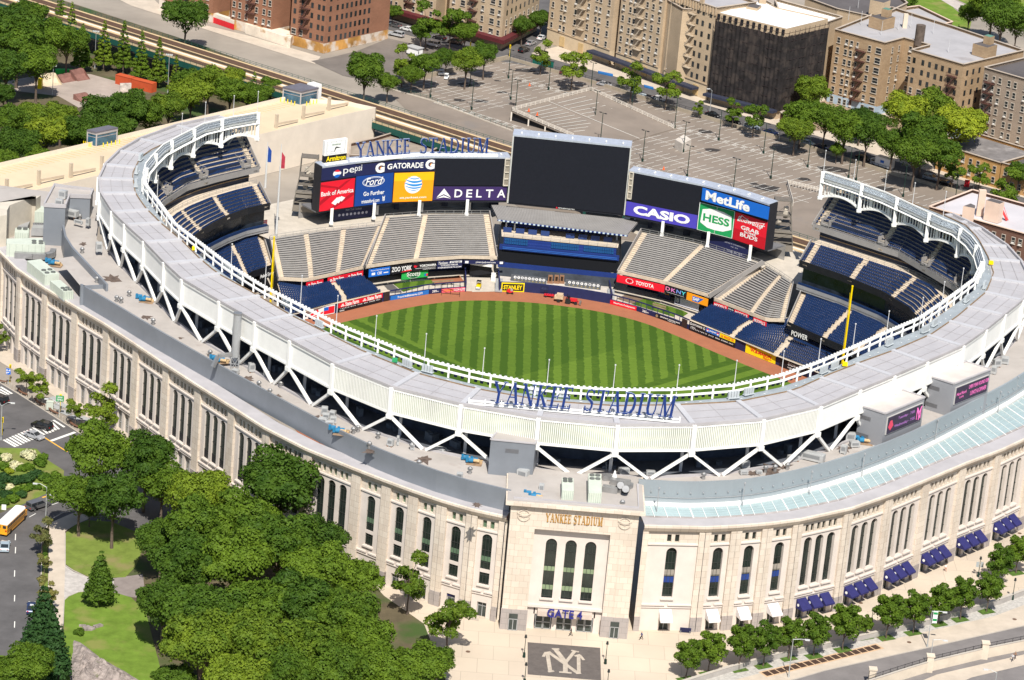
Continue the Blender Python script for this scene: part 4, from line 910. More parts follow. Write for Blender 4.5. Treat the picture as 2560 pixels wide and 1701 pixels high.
  # ================================================================ STANDS
ZL,ZM,ZR2=zoom(480,480,.3125),zoom(340,270,.1658),zoom(1960,400,.25513)
tread=mat('stand_concrete',(.47,.405,.33),.9,0,.14,.6);btread=mat('bleacher_tread_shaded',(.17,.15,.135),.9,0,.2,.6);stair=mat('stair_concrete',(.58,.49,.38),.9,0,.14,.9);fascia=mat('fascia_concrete',(.29,.275,.265),.8,0,.1,.4)  # bleacher treads coloured dark to paint in the shadows of the benches
railm=mat('galvanised_rail',(.36,.36,.35),.5,.4,.1)
def stand(root,front,back,rows,aisles=(),kind='seat',fasc=1.2,fm=None,gap=1.3,ends=True,low=None,span=(0,1),rowm=None,step=1.2,skip=None):
 n=max(8,int(length(front)/step));F,B=resample(front,n),resample(back,n)
 zf,zb=front[0].z,back[0].z;dz=(zb-zf)/rows
 row=lambda t:[lerp(a,b_,t)for a,b_ in zip(F,B)]
 tr=MB()
 for i in range(rows):
  a,c=setz(row(i/rows),zf+dz*i),setz(row((i+1)/rows),zf+dz*i);tr.strip(a,c);tr.wall(c,zf+dz*i,zf+dz*(i+1))
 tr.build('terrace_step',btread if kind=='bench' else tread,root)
 for f in aisles:
  asl=MB()
  for i in range(rows):
   for h in(0,.5):
    a,c=row((i+h)/rows),row((i+h+.5)/rows);L_=length(a)
    p0,p1=along(a,max(0,f*L_-gap/2)),along(a,min(L_,f*L_+gap/2));q0,q1=along(c,max(0,f*L_-gap/2)),along(c,min(L_,f*L_+gap/2));z=zf+dz*(i+h)+.05
    asl.face([(p0.x,p0.y,z),(p1.x,p1.y,z),(q1.x,q1.y,z),(q0.x,q0.y,z)])
    asl.face([(p0.x,p0.y,z-dz/2-.1),(p1.x,p1.y,z-dz/2-.1),(p1.x,p1.y,z),(p0.x,p0.y,z)])
  asl.build('aisle_stair',stair,root)
 for i in range(rows):
  R_=row((i+.5)/rows);L_=length(R_);z=zf+dz*i;b=MB()
  if kind=='bench':
   segs=[];s=0
   for f in sorted(aisles):
    segs.append((s,f*L_-gap/2));s=f*L_+gap/2
   segs.append((s,L_))
   for s0,s1 in segs:
    if s1-s0<.5:continue
    m=max(1,int((s1-s0)/3));P=[along(R_,lerp(s0,s1,k/m))for k in range(m+1)]
    for p,q in zip(P,P[1:]):b.bar(V((p.x,p.y,z+.42)),V((q.x,q.y,z+.42)),.42,.07);b.bar(V((p.x,p.y,z+.2)),V((q.x,q.y,z+.2)),.05,.4)
   if b.f:b.build('bench_row',rowm or benchgrey,root)
  else:
   s=.35
   while s<L_-.3:
    if not any(abs(s-f*L_)<gap/2+.2 for f in aisles)and not(skip and skip(s/L_,i/rows)):
     p,q=along(R_,s),along(R_,s+.05);d=(q-p).normalized();nn=V((d.y,-d.x,0))
     bk=B[min(n-1,int(s/L_*n))]-F[min(n-1,int(s/L_*n))];nn=nn if nn.dot(bk)<0 else-nn
     p=V((p.x,p.y,z));b.box(p+V((0,0,.42)),(.46,.36,.1),d);b.box(p-nn*.2+V((0,0,.63)),(.46,.09,.44),d,V((0,0,1))-nn*.18)
    s+=.56
   if b.f:b.build('seat_row',rowm or seatblue,root)
 if fasc:
  fb=MB();o=[p for p in F];fb.wall(F,zf-fasc,zf+.75);fb.strip(setz(F,zf+.75),[lerp(p,q,.25/max(.3,(q-p).length))+V((0,0,0))for p,q in zip(setz(F,zf+.75),setz(B,zf+.75))])
  fb.build('front_fascia',fm or fascia,root)
 if low is not None:
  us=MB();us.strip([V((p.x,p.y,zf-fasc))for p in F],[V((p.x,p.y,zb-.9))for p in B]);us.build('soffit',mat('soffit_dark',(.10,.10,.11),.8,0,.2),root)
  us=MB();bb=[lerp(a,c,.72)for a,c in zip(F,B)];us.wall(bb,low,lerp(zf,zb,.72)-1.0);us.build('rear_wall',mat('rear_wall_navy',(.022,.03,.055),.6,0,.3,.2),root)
 if ends:
  e=MB()
  for k in(0,n-1):
   a,c=F[k],B[k];e.bar(V((a.x,a.y,zf+.2)),V((c.x,c.y,zb+.6)),.2,1.3)
  e.build('side_wall',fascia,root)
 return F,B
def crossrail(root,pts,z,h=1.05,step=2.4,name='railing'):
 b=MB();P=resample(pts,step=step)
 for a,c in zip(P,P[1:]):
  for k in(.5,1):b.bar(V((a.x,a.y,z+h*k)),V((c.x,c.y,z+h*k)),.06,.07)
 for a in P:b.box(V((a.x,a.y,z+h/2)),(.07,.07,h))
 b.build(name,railm,root)
def vomitory(root,F,B,f,t0,t1,zf,zb):
 L1,L2=length(F),length(B);a=along(F,f*L1);c=along(B,f*L2);p,q=lerp(a,c,t0),lerp(a,c,t1);d=(q-p);d.z=0;d.normalize();e=V((-d.y,d.x,0))
 b=MB();z0,z1=lerp(zf,zb,t0),lerp(zf,zb,t1)
 m=V((*((p+q)/2).xy,z0+.35));b.box(m,((q-p).length,2.4,.5),d)
 for s_ in(-1.2,1.2):b.box(V((*((p+q)/2).xy,z0+1.0))+e*s_,((q-p).length,.16,1.7),d)
 b.build('stair_well',fascia,root)
 b=MB();b.box(V((*((p+q)/2).xy,z0+.72)),((q-p).length*.8,1.9,.3),d);b.build('stair_opening',mat('well_floor',(.24,.22,.19),.8,0,.2),root)
 b=MB()
 for s_ in(-1.35,1.35):
  for k in(1.5,2.3):b.bar(V((p.x,p.y,z0+k))+e*s_,V((q.x,q.y,z0+k+.6))+e*s_,.07,.08)
  for k in range(5):r=lerp(p,q,k/4);b.box(V((r.x,r.y,z0+1.3))+e*s_,(.07,.07,2.4))
 b.build('railing',railm,root)
ul=thing('grandstand','upper deck of blue seats under the scalloped white frieze beside the garage','grandstand',(-90,108,0),0,'seating decks at the two ends of the stadium')
Fu=A(Z1,[(1780,1165),(1500,1230),(1290,1290),(1135,1390),(1070,1450)],26.0);Fu.append(V((-98,68,26.0)))
Bu=setz(offset(resample(FRZ_L,14),7.5)[:13],35.6)
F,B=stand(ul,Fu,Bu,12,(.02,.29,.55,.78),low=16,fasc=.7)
for f in(.06,.29,.55):vomitory(ul,F,B,f,.10,.38,26.0,35.6)
crossrail(ul,offset(F,.1),26.4,1.1)
ml=thing('grandstand','middle deck of blue seats with rear walkway beside the garage','grandstand',(-84,106,0),0,'seating decks at the two ends of the stadium')
Fm=A(ZL,[(625,112),(450,150),(300,205),(170,270),(60,340),(-60,430)],19.0);Bm=A(ZM,[(1850,1165),(1500,1250),(1120,1360),(800,1490),(600,1600)],22.7);Bm.append(at(*ZM(420,1760),22.7))
F,B=stand(ml,Fm,Bm,7,(.03,.38,.72),fasc=1.0,fm=black,low=None)
def rear_walk(root,B,w,z):
 b=MB();o=offset(B,w)
 o=o if(o[3]-cen).length>(B[3]-cen).length else offset(B,-w)
 b.strip(setz(B,z),setz(o,z));b.build('rear_walkway',stair,root);crossrail(root,[lerp(p,q,.25)for p,q in zip(B,o)],z,1.1)
 b=MB();b.wall(o,z-6,z+5.5);b.build('rear_wall',MATS['rear_wall_navy'],root)
 b=MB();b.bar(o[0]+V((0,0,0)),o[0]+V((0,0,.1)),.1)
 b=MB()
 for k in range(0,len(o)-1):b.bar(V((o[k].x,o[k].y,z+1.2)),V((o[k+1].x,o[k+1].y,z+1.2)),.35,.25)
 b.build('counter',wood,root)
rear_walk(ml,B,3.6,22.8)
sl_=thing('suite_level','dark glazed suite level below the middle deck beside the garage','suites',(-82,105,0),0,'glazed suite levels')
def suite(root,F,z0,z1,setback=2.0):
 o=offset(F,setback);o=o if(o[2]-cen).length>(F[2]-cen).length else offset(F,-setback);b=MB();b.wall(o,z0-1.5,z1);b.build('glazing',mat('suite_glass',(.02,.026,.036),.2,0,.6,.3,spec=.5),root)
 i_=offset(F,setback*.1);b=MB();b.slab(F,o,z0-.3,z0);b.build('balcony',fascia,root);b=MB();b.wall(F,z0-.6,z0+.9);b.build('balcony_front',mat('balcony_front_grey',(.30,.30,.31),.6,.1,.1),root)
 b=MB();rr=resample(lerpath(F,o,.55),step=.62)
 for a,c in zip(rr,rr[1:]):b.box(V((a.x,a.y,z0+.6)),(.47,.4,.9),(c-a).normalized())
 b.build('seat_row',seatblue,root)
 return o
def lerpath(a,b_,t):return[lerp(p,q,t)for p,q in zip(a,b_)]
suite(sl_,setz(F,0),12.8,17.2)
ll=thing('grandstand','lower deck of blue seats half in shade beside the garage','grandstand',(-78,100,0),0,'seating decks at the two ends of the stadium')
Fl=A(ZL,[(642,606),(490,655),(380,720),(250,800),(100,900)],7.0);Bl=A(ZL,[(540,275),(300,330),(130,400),(0,470),(-120,560)],12.2)
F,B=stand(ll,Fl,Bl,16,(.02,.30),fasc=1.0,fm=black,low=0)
fl_=thing('grandstand','field level block of blue seats behind the outfield wall near the garage','grandstand',(-58,98,0),0,'field level seating blocks')
Ff=A(ZD,[(1322,592),(815,708),(600,765),(450,810),(250,860)],2.6)[::-1];Bf=A(ZD,[(1105,412),(715,490),(560,530),(440,545),(150,490)],4.7)[::-1]
stand(fl_,Ff,Bf,13,(.62,),fasc=0,ends=False)
ur=thing('grandstand','upper deck of blue seats under the scalloped white frieze beside the car park','grandstand',(80,100,0),0,'seating decks at the two ends of the stadium')
Fr=A(ZR2,[(280,655),(720,800),(1120,930),(1430,1115),(1640,1240),(1740,1330)],26.0);Fr.append(V((94.5,62,26.0)))
fr2=mid[1:]+FRZ_R;Br=setz(offset(resample(fr2,14),7.5)[::-1],35.6)
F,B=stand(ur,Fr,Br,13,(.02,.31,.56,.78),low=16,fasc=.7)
for f in(.05,.31,.56,.78):vomitory(ur,F,B,f,.10,.38,26.0,35.6)
crossrail(ur,F,26.4,1.1)
mr=thing('grandstand','middle deck of blue seats with rear walkway beside the car park','grandstand',(74,98,0),0,'seating decks at the two ends of the stadium')
Fm=A(ZR2,[(150,1010),(560,1150),(960,1315),(1220,1475),(1330,1600),(1420,1760)],19.0);Bm=A(ZR2,[(265,815),(720,960),(1180,1110),(1450,1240),(1600,1400)],22.7);Bm.append(at(*ZR2(1680,1560),22.7))
F,B=stand(mr,Fm,Bm,8,(.03,.27,.52,.72,.88),fasc=1.0,fm=black)
rear_walk(mr,B,3.6,22.8)
sr_=thing('suite_level','dark glazed suite level below the middle deck beside the car park','suites',(72,96,0),0,'glazed suite levels')
suite(sr_,setz(F,0),12.6,17.2)
lr=thing('grandstand','lower deck of blue seats behind the right foul pole','grandstand',(66,96,0),0,'seating decks at the two ends of the stadium')
Fl=A(Z6,[(735,690),(900,765),(1110,855),(1230,915),(1400,1000)],7.0);Bl=A(Z6,[(850,430),(1200,570),(1450,690),(1600,760),(1750,840)],12.2)
F,B=stand(lr,Fl,Bl,17,(.02,.36,.66),fasc=1.0,fm=black,low=0)
fr_=thing('grandstand','field level block of blue seats behind the outfield wall by the yellow sign','grandstand',(54,96,0),0,'field level seating blocks')
Ff=A(ZG,[(375,668),(870,875),(1340,1075),(1660,1200),(1950,1330)],2.6);Bf=A(ZG,[(610,520),(1045,665),(1250,745),(1440,740),(2000,1010)],4.8);Bf[2]+=V((.5,1.5,0));Bf[3]+=V((3,6,0));Bf[4]+=V((4,7,0))
stand(fr_,Ff,Bf,13,(.31,.62),fasc=0,ends=False)
P_=Panel(at(*ZG(1515,775),7.5),at(*ZG(1715,845),7.5),5.8,7.5,cBLK,lr);P_.text('POWER',.05,.12,.95,.88,cW)
P_=Panel(at(*ZL(478,280),13),at(*ZL(600,255),13),12.3,14.1,cRED,sl_);P_.text('Budweiser',.05,.2,.55,.8,cW,shear=.3);P_.text('GRAB\nSOME\nBUDS',.6,.08,.95,.92,cW)
P_=Panel(at(*ZL(540,660),7.4),at(*ZL(660,618),7.4),5.7,7.4,cBLK,ll);P_.text('Poland Spring',.04,.15,.96,.85,cW,shear=.3)
def bleacher(label,front,back,rows,aisles):
 t=thing('bleacher',label,'bleacher',front[len(front)//2].xy.to_3d(),0,'bleacher blocks in the outfield')
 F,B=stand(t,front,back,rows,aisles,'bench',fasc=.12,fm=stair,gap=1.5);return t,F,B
bA,FA,BA=bleacher('bleacher block beside the garage of grey benches above the red advert strip',A(ZD,[(160,448),(465,466),(710,415),(1110,322)],6.0),[at(674,600,11.6),at(700,595,11.6),at(803,580,11.6),at(957,564,11.6)],20,(.03,.33,.66,.98))
bB,FB,BB=bleacher('bleacher block of grey benches beside the black batters eye',A(ZD,[(1140,315),(1650,245),(2220,208)],6.0)+[at(*ZE(370,215),6)],A(ZA,[(820,965),(1350,925),(1960,925),(1985,925)],12.8),22,(.02,.40,.97))
bC,FC,BC=bleacher('bleacher block of grey benches above the red, black and orange signs',A(ZC,[(15,1178),(550,1298),(1040,1448)],6.0),A(ZC,[(280,722),(900,850),(1640,1082)],12.8),22,(.03,.48,.98))
bD,FD,BD=bleacher('bleacher block next to the foul pole of grey benches beside the blue lower deck',A(ZG,[(650,455),(1045,608),(1095,632),(1245,688),(1440,690)],6.0),A(ZC,[(1660,1095),(1830,1200),(1985,1305)],11.6),20,(.04,.55,.97))
for t_,B in((bA,BA),(bB,BB),(bC,BC),(bD,BD)):crossrail(t_,B,B[0].z,1.1)
conc=BA+[V((p.x,p.y,11.6))for p in BB]
b=MB();b.sheet([V((-80,118,0)),at(640,585,11.7)]+BA+BB+[V((-14,152,0)),V((-30,168,0)),V((-62,156,0)),V((-78,140,0))],11.72);cd=b.build('concourse_deck',concrete,None,kind='structure')
b=MB();b.sheet(BC+BD[1:]+[V((66,112,0)),V((72,128,0)),V((45,160,0)),V((20,164,0)),V((15,150,0))],11.75);b.build('concourse_deck',concrete,None,kind='structure')
b=MB();b.sheet(wallpts[1:]+[V((66,112,0)),V((45,150,0)),V((0,162,0)),V((-45,150,0)),V((-84,118,0))],-.01);struct('bullpen_floor',b,concrete)
for pts,m_,nm,z in([(1440,490),(1870,450),(1910,485),(1560,585)],gm,'bullpen_grass',.05),([(1850,440),(2190,400),(2245,470),(1915,487)],clay,'bullpen_clay',.04),([(1330,495),(1430,490),(1550,590),(1420,600)],asphalt,'bullpen_path',.045):
 sheet(nm,[ZD(*p)for p in pts],z,m_)
for pts,m_,nm,z in([(2020,660),(2350,770),(2360,870),(1880,720)],gm,'bullpen_grass',.05),([(1710,660),(1820,610),(2020,660),(1890,720)],mat('bullpen_mud',(.17,.12,.085),.9,0,.2,.5),'bullpen_clay',.045):sheet(nm,[ZE(*p)for p in pts],z,m_)
sheet('bullpen_grass',[ZG(*p)for p in[(0,478),(180,530),(300,570),(360,600),(300,640),(0,540)]],.058,gm)
uw=MB();uw.wall(offset(FA,-1.0),0,6);uw.wall(offset(FB,-8),0,7);uw.wall(offset(FC,-8),0,7);uw.wall(offset(FD,-1.0),0,6)
o=uw.build('under_bleacher_wall',mat('recess_navy',(.02,.026,.06),.7,0,.3,.3));tag(o,'dark navy wall recessed beneath the bleacher fronts','wall')
for cv,p0,p1,z0,z1,m_,tx in[(ZD,(1535,458),(1832,432),.2,3.0,col('scotts_green',(.03,.42,.09)),'Scotts'),(ZE,(2165,640),(2310,690),.3,3.0,cNVY,'FedEx'),(ZG,(205,500),(475,585),.2,2.6,col('pale_board',(.62,.62,.68)),'NY')]:
 base=Panel(at(*cv(*p0)),at(*cv(*p1)),z0,z1,m_,None);lab_={'Scotts':'green sign with white oval lettering in the bullpen with the green sign','FedEx':'navy sign with white and orange lettering in the bullpen with the navy sign','NY':'white board with dark square emblem in the bullpen with the navy sign'}[tx]
 base.o.name='bullpen_sign';tag(base.o,lab_,'sign','signs at the back of the bullpens')
 if tx=='Scotts':
  base.disc(.45,.5,1.9,cW,ry=1.2);base.disc(.45,.5,1.8,col('dark_green',(.01,.12,.04)),.05,ry=1.1);base.text('Scotts',.2,.3,.7,.72,cW,shear=.2);base.rect(.86,.2,.93,.42,cBLU);base.rect(.93,.2,.99,.42,cRED)
 elif tx=='FedEx':base.text('Fed',.1,.45,.55,.75,cW);base.text('Ex',.56,.45,.9,.75,cORG)
 else:base.rect(.04,.15,.22,.9,cNVY);base.text('N',.08,.3,.18,.75,cW);base.text('Y',.07,.25,.19,.8,cW)
ow=thing('outfield_wall','navy padded outfield wall with advertising panels round the clay track','wall',(0,123.5,0))
b=MB()
low_l=lambda p:-40.6<p.x<-23.2;low_r=lambda p:14.4<p.x<33.2
for a,c in zip(wallpts,wallpts[1:]):
 m=(a+c)/2
 if-23.0<m.x<-13.8:continue
 h=1.15 if(low_l(m)or low_r(m))else 2.5
 b.slab([a,c],offset([a,c],-.45),0,h)
b.build('wall_padding',navy,ow)
b=MB();tops=[p for p in wallpts if p.x<-41.4],[p for p in wallpts if p.x>33.4]
for tp in tops:
 q=offset(tp,-.2)
 for a,c in zip(q,q[1:]):b.bar(V((a.x,a.y,2.58)),V((c.x,c.y,2.58)),.7,.12)
b.build('wall_cap',stair,ow)
def bfence(pts):
 b=MB();P=resample(pts,step=1.75)
 for a,c in zip(P,P[1:]):b.bar(V((a.x,a.y,2.55)),V((c.x,c.y,2.55)),.2,.3)
 for a in P:b.box(V((a.x,a.y,1.8)),(.16,.16,1.5))
 b.build('bullpen_fence',navy,ow)
bfence([p for p in wallpts if-41.7<p.x<-22.6]);bfence([p for p in wallpts if 14<p.x<33.6])
def wp(cv,p0,p1,z0,z1,m_,nm='advert_panel'):
 a,c=at(*cv(*p0)),at(*cv(*p1));a,c=near_on(wallpts,a),near_on(wallpts,c);d=(c-a).normalized();nn=V((d.y,-d.x,0))*.1
 return Panel(a+nn,c+nn,z0,z1,m_,ow,nm)
p=wp(ZD,(480,905),(800,832),.1,2.4,cW);p.rect(.62,.1,.98,.9,cRED);p.rect(.62,.5,.78,.9,cBLU,.03);p.poly([(.05,.2),(.4,.9),(.45,.6),(.2,.2)],cRED);p.poly([(.2,.1),(.6,.5),(.6,.3),(.4,.1)],cRED)
p=wp(ZD,(825,820),(1318,697),.05,2.45,cBLK);p.rect(0,.5,1,1,cRED)
def statefarm(p,u0,u1,v0,v1):
 v0,v1=v0-.08,v1+.08;w=u1-u0;r=(v1-v0)*p.h*.2
 for du,dv in((.05,.25),(.15,.25),(.1,.6)):p.disc(u0+w*du,lerp(v0,v1,dv),r*1.5,cW,ry=r*.8)
 p.text('State Farm',u0+w*.24,v0,u1,v1,cW,bold=.03)
statefarm(p,.06,.46,.62,.9);statefarm(p,.55,.97,.62,.9);p.text('1 2 3 4 5 6 7 8 9 10   R H E   BALL  STRIKE  OUT',.06,.32,.95,.42,cW);p.text('YANKEES',.03,.08,.14,.2,cW)
p=wp(ZD,(1335,692),(1395,680),.1,2.3,mat('bullpen_door',(.035,.022,.02),.7,0,.2),'bullpen_door')
p=wp(ZD,(1412,678),(1836,604),.02,1.12,col('credit_blue',(.02,.16,.52)));p.text('free',.18,.25,.30,.8,cW,bold=0);p.text('creditscore',.305,.28,.68,.78,cW,bold=.02);p.text('.com',.69,.28,.83,.78,cW,bold=0)
p=wp(ZD,(1840,603),(1972,588),.02,1.12,cNVY);p.text('399',.25,.25,.62,.85,cW);p.text('FT',.65,.28,.8,.55,cW)
p=wp(ZD,(1976,590),(2262,575),.02,1.12,col('donut_pink',(.75,.12,.18)));p.text('DUNKIN',.1,.25,.48,.8,cORG);p.text('DONUTS',.5,.25,.95,.8,cW)
p=wp(ZE,(410,573),(672,580),.02,2.45,cYEL);p.rect(.05,.12,.95,.88,cBLK);p.text('STANLEY',.1,.27,.9,.73,cYEL,bold=.03)
p=wp(ZE,(850,600),(940,610),.5,2.2,mat('dark_navy_text_board',(.015,.02,.06),.6,0,.05),'distance_marker');p.text('408',.1,.4,.75,.8,mat('dim_blue',(.04,.05,.12),.6,0,0));p.text('FT',.78,.4,.98,.6,MATS['dim_blue'])
p=wp(ZE,(1637,717),(1930,796),.02,1.12,cRED);p.text('NewYork-Presbyterian',.14,.25,.95,.8,cW)
p=wp(ZE,(1935,797),(2150,862),.02,1.12,cNVY);p.text('385',.32,.3,.55,.85,cW);p.text('FT',.57,.32,.67,.6,cW)
p=wp(ZG,(5,640),(278,745),.02,1.12,cBLK);p.disc(.06,.5,.4,wood);p.text('EMIGRANT SAVINGS BANK',.2,.5,.98,.8,cW);p.text('emigrant.com',.5,.2,.8,.4,cW)
p=wp(ZG,(302,745),(365,770),.1,2.3,MATS['bullpen_door'],'bullpen_door')
p=wp(ZG,(380,785),(882,990),.05,2.45,cBLK);p.rect(.36,.55,.66,1,cBLU);p.rect(.66,.55,1,1,cYEL);p.text('GATORADE',.06,.68,.28,.88,cW);p.text('G',.01,.64,.05,.92,cW);p.text('G',.30,.64,.34,.92,cW);p.text('pepsi',.44,.66,.58,.92,cW);p.disc(.40,.78,.36,cRED);p.disc(.40,.78,.36,cW,.04,a0=180,a1=360);p.disc(.62,.78,.36,cRED);p.disc(.62,.78,.36,cW,.04,a0=180,a1=360)
p.text('Utz  SNACKS  Utz',.69,.65,.97,.9,cRED);p.text('1 2 3 4 5 6 7 8 9 10   R H E   BALL  STRIKE  OUT',.03,.25,.97,.36,cW);p.text('YANKEES',.03,.4,.13,.5,cW)
p=wp(ZG,(1000,1037),(1338,1170),.05,2.4,cYEL);p.text('WHO BUT',.12,.72,.36,.9,cRED);p.text('W.B.MASON',.17,.38,.86,.72,cRED,bold=.03);p.text('Office Furniture\n& Supplies',.6,.08,.88,.32,cRED)
p=wp(ZG,(1385,1190),(1690,1320),.05,2.4,cBLK);p.text('SONY',.3,.5,.75,.8,cW,bold=.02);p.text('make.believe',.3,.2,.75,.35,cW)
def fp(cv,p0,p1,zt,h,m_,par):
 a,c=at(*cv(*p0),zt),at(*cv(*p1),zt);d=(c-a).normalized();nn=V((d.y,-d.x,0))*.12
 return Panel(a+nn,c+nn,zt-h,zt,m_,par)
p=fp(ZD,(1172,330),(1410,297),5.95,2.1,cBLU,bB);p.text('Women\'s Club NutriCare Center',.08,.72,.95,.86,cW,bold=0);p.text('CBE',.4,.2,.62,.55,cW);p.rect(.14,.2,.3,.5,cW);p.rect(.7,.28,.92,.4,cW)
p=fp(ZD,(1414,296),(1665,266),5.95,2.1,cBLK,bB);p.text('ZOO YORK',.06,.25,.95,.85,cW,bold=.02);p.poly([(.45,.08),(.95,.16),(.93,.4),(.6,.22)],cRED,.05)
p=fp(ZD,(1668,265),(1935,240),5.95,2.1,cBLK,bB);p.text('YOKOHAMA',.27,.48,.97,.78,cW,bold=.02);p.poly([(.03,.75),(.12,.75),(.16,.62),(.24,.82),(.12,.45),(.05,.5)],cRED);p.rect(.1,.32,.95,.35,cW);p.text('yokohamatire.com',.42,.1,.95,.25,cW,bold=0)
p=fp(ZD,(1938,240),(2222,222),5.95,2.1,cNVY,bB);p.text('Yankees -',.05,.6,.48,.95,cW,shear=.3,bold=0);p.rect(.5,.68,.97,.92,cW);p.text('STEINER',.54,.71,.93,.88,cNVY);p.text('COLLECTIBLES',.15,.38,.82,.55,cW);p.text('STEINERSPORTS.COM',.04,.08,.96,.25,cW)
p=fp(ZD,(2235,225),(2335+360,235),5.95,1.0,cNVY,bB);p.text('pinstripebowl.com',.3,.2,.78,.8,cW,bold=0);p.rect(.04,.2,.12,.8,cW);p.rect(.88,.2,.96,.8,cW)
p=fp(ZD,(470,478),(662,440),5.95,1.5,cRED,bA);statefarm(p,.08,.92,.25,.75)
p=fp(ZD,(710,425),(1108,342),5.95,1.5,cRED,bA);statefarm(p,.05,.45,.25,.75);statefarm(p,.56,.96,.25,.75)
p=fp(ZC,(15,1193),(550,1313),5.95,2.0,cRED,bC);p.text('TOYOTA',.40,.25,.78,.75,cW,bold=.02)
for rx,ry_,cu,cvv in((1.05,.62,.27,.5),(.42,.6,.27,.5),(.85,.32,.27,.68)):
 p.disc(cu,cvv,rx,cW,.03,ry=ry_);p.disc(cu,cvv,rx-.17,cRED,.04,ry=ry_-.13)
p=fp(ZC,(556,1313),(798,1388),5.95,2.0,cBLK,bC)
for ch,u,c_ in(('D',.04,(.9,.25,.45)),('K',.30,(.8,.25,.6)),('N',.54,(.2,.35,.85)),('Y',.76,(.1,.7,.75))):p.text(ch,u,.42,u+.2,.9,col('letters_%s'%ch,c_))
p.rect(.1,.2,.9,.23,cW)
p=fp(ZC,(800,1390),(1038,1470),5.95,2.0,cORG,bC);p.poly([(.28,.12),(.56,.12),(.80,.78),(.28,.78)],cBLU);p.text('SAP',.31,.25,.60,.68,cW,bold=.03)
for q0,q1,m_,tx in[((650,468),(810,522),cRED,"MODELL'S"),((812,524),(880,552),cBLK,'Gotta Go\nto Mo\'s'),((882,553),(1045,615),cRED,"MODELL'S"),((1095,640),(1243,700),cRED,"MODELL'S")]:
 p=fp(ZG,q0,q1,5.95,1.15,m_,bD);p.text(tx,.08,.15,.92,.85,cW,bold=.02)
for cv,f,t_,lab in((ZD,(78,700),(115,-20),'tall yellow foul pole at the left edge of the outfield'),(ZG,(2110,1010),(2200,315),'tall yellow foul pole by the blue seats at the right edge of the outfield')):
 s_=-1 if cv is ZD else 1;x=(318 if s_<0 else 314)*.3048*math.sqrt(.5);b=MB();b.tube((s_*x,x,0),(s_*x,x,27.6),.22,.2,8);b.tube((s_*x,x,27.6),(s_*x,x,27.9),.25,.25,8)
 b.box((s_*(x-.35),x,16),(.06,.7,20));tag(b.build('foul_pole',yellowpaint),lab,'pole','foul poles')
 # ================================================================ SCOREBOARD
sb=thing('scoreboard','long curved scoreboard wall of dark screens and bright advert panels behind the bleachers','scoreboard',(0,146,0))
ZB0=16.3
bl=A(ZA,[(80,895),(465,838),(895,788),(1345,772)],ZB0)+[at(*ZA(2180,775),ZB0)]
bc=A(ZB,[(80,790),(1395,925)],ZB0);br=A(ZC,[(100,530),(895,690),(1300,795),(1665,920)],ZB0)
def topz(P0,P1,px):return onplane(P0,P1,px).z
scr_l,scr_c=topz(bl[0],bl[1],ZA(105,405)),topz(bc[0],bc[1],ZB(145,45))
ztl=topz(bl[2],bl[3],ZA(1375,290));ztr=topz(br[0],br[1],ZC(950,200))
housem=mat('scoreboard_back',(.33,.37,.45),.5,.4,.1,.2)
roofm=mat('scoreboard_roof',(.48,.52,.60),.4,.3,.1,.6)
def body(path,z1,depth=3.4,nm='board_body'):
 b=MB();bk=offset(path,-depth);b.slab(path,bk,ZB0-.4,z1);b.build(nm,mat('board_frame_black',(.016,.017,.024),.5,0,.2),sb)
 b=MB();b.strip(setz(offset(path,.15),z1+.1),setz(offset(path,-depth-.1),z1+.3));b.wall(offset(path,.15),z1-.35,z1+.1)
 rr=resample(path,step=1.1)
 for p,nn in zip(rr,normals2(rr)):b.bar(V((p.x,p.y,z1+.15))+nn*.1,V((p.x,p.y,z1+.33))-nn*(depth),.1,.1)
 b.build('board_roof',roofm,sb)
 b=MB()
 for p,nn in list(zip(rr,normals2(rr)))[2::4]:
  for d in(.8,1.5):b.tube(V((p.x,p.y,z1+.3))-nn*d,V((p.x,p.y,z1+.6))-nn*d,.2,n=6)
 b.build('roof_vent',white,sb)
body(bl,ztl+.25);body(bc,scr_c+.3,4.5,'screen_body');body(br,ztr+.3)
def bp(P0,P1,cv,tl,brt,m_,nm='advert_panel',off=.12):
 """panel on the upright plane through P0-P1 spanning the given photo corners"""
 d=(P1-P0);d.z=0;d.normalize();nn=V((d.y,-d.x,0))*off
 a=onplane(P0+nn,P1+nn,cv(*tl));c=onplane(P0+nn,P1+nn,cv(*brt))
 return Panel(V((a.x,a.y,0)),V((c.x,c.y,0)),c.z,a.z,m_,sb,nm)
p=bp(bc[0],bc[1],ZB,(150,58),(1392,922),screenblack,'video_screen');
b=MB()
for u in(0,1):b.box(p.pt(u,.5,.02),(.35,.25,p.h+.4),p.ex)
b.build('screen_edge',mat('screen_edge_light',(.55,.55,.53),.5,.2,.05),sb)
q0=bp(bc[0],bc[1],ZB,(625,835),(840,880),cBLK,'maker_sign',.3);q0.text('MITSUBISHI ELECTRIC',.14,.15,.98,.7,cW,bold=0);q0.poly([(.0,.1),(.05,.95),(.11,.1)],cRED)
p=bp(bl[0],bl[1],ZA,(110,408),(478,500),cNVY);p.disc(.46,.42,1.05,cRED,.03);p.disc(.46,.42,1.05,cBLU,.035,a0=200,a1=380);
p.poly([(.335,.42),(.36,.62),(.46,.55),(.56,.55),(.585,.5),(.57,.34),(.46,.36),(.36,.28)],cW,.045)
p.text('pe',.64,.18,.97,.72,cW,bold=.0)
p=bp(bl[1],bl[2],ZA,(482,375),(905,452),cNVY);p.text('psi',.0,.30,.18,1.0,cW,bold=.0)
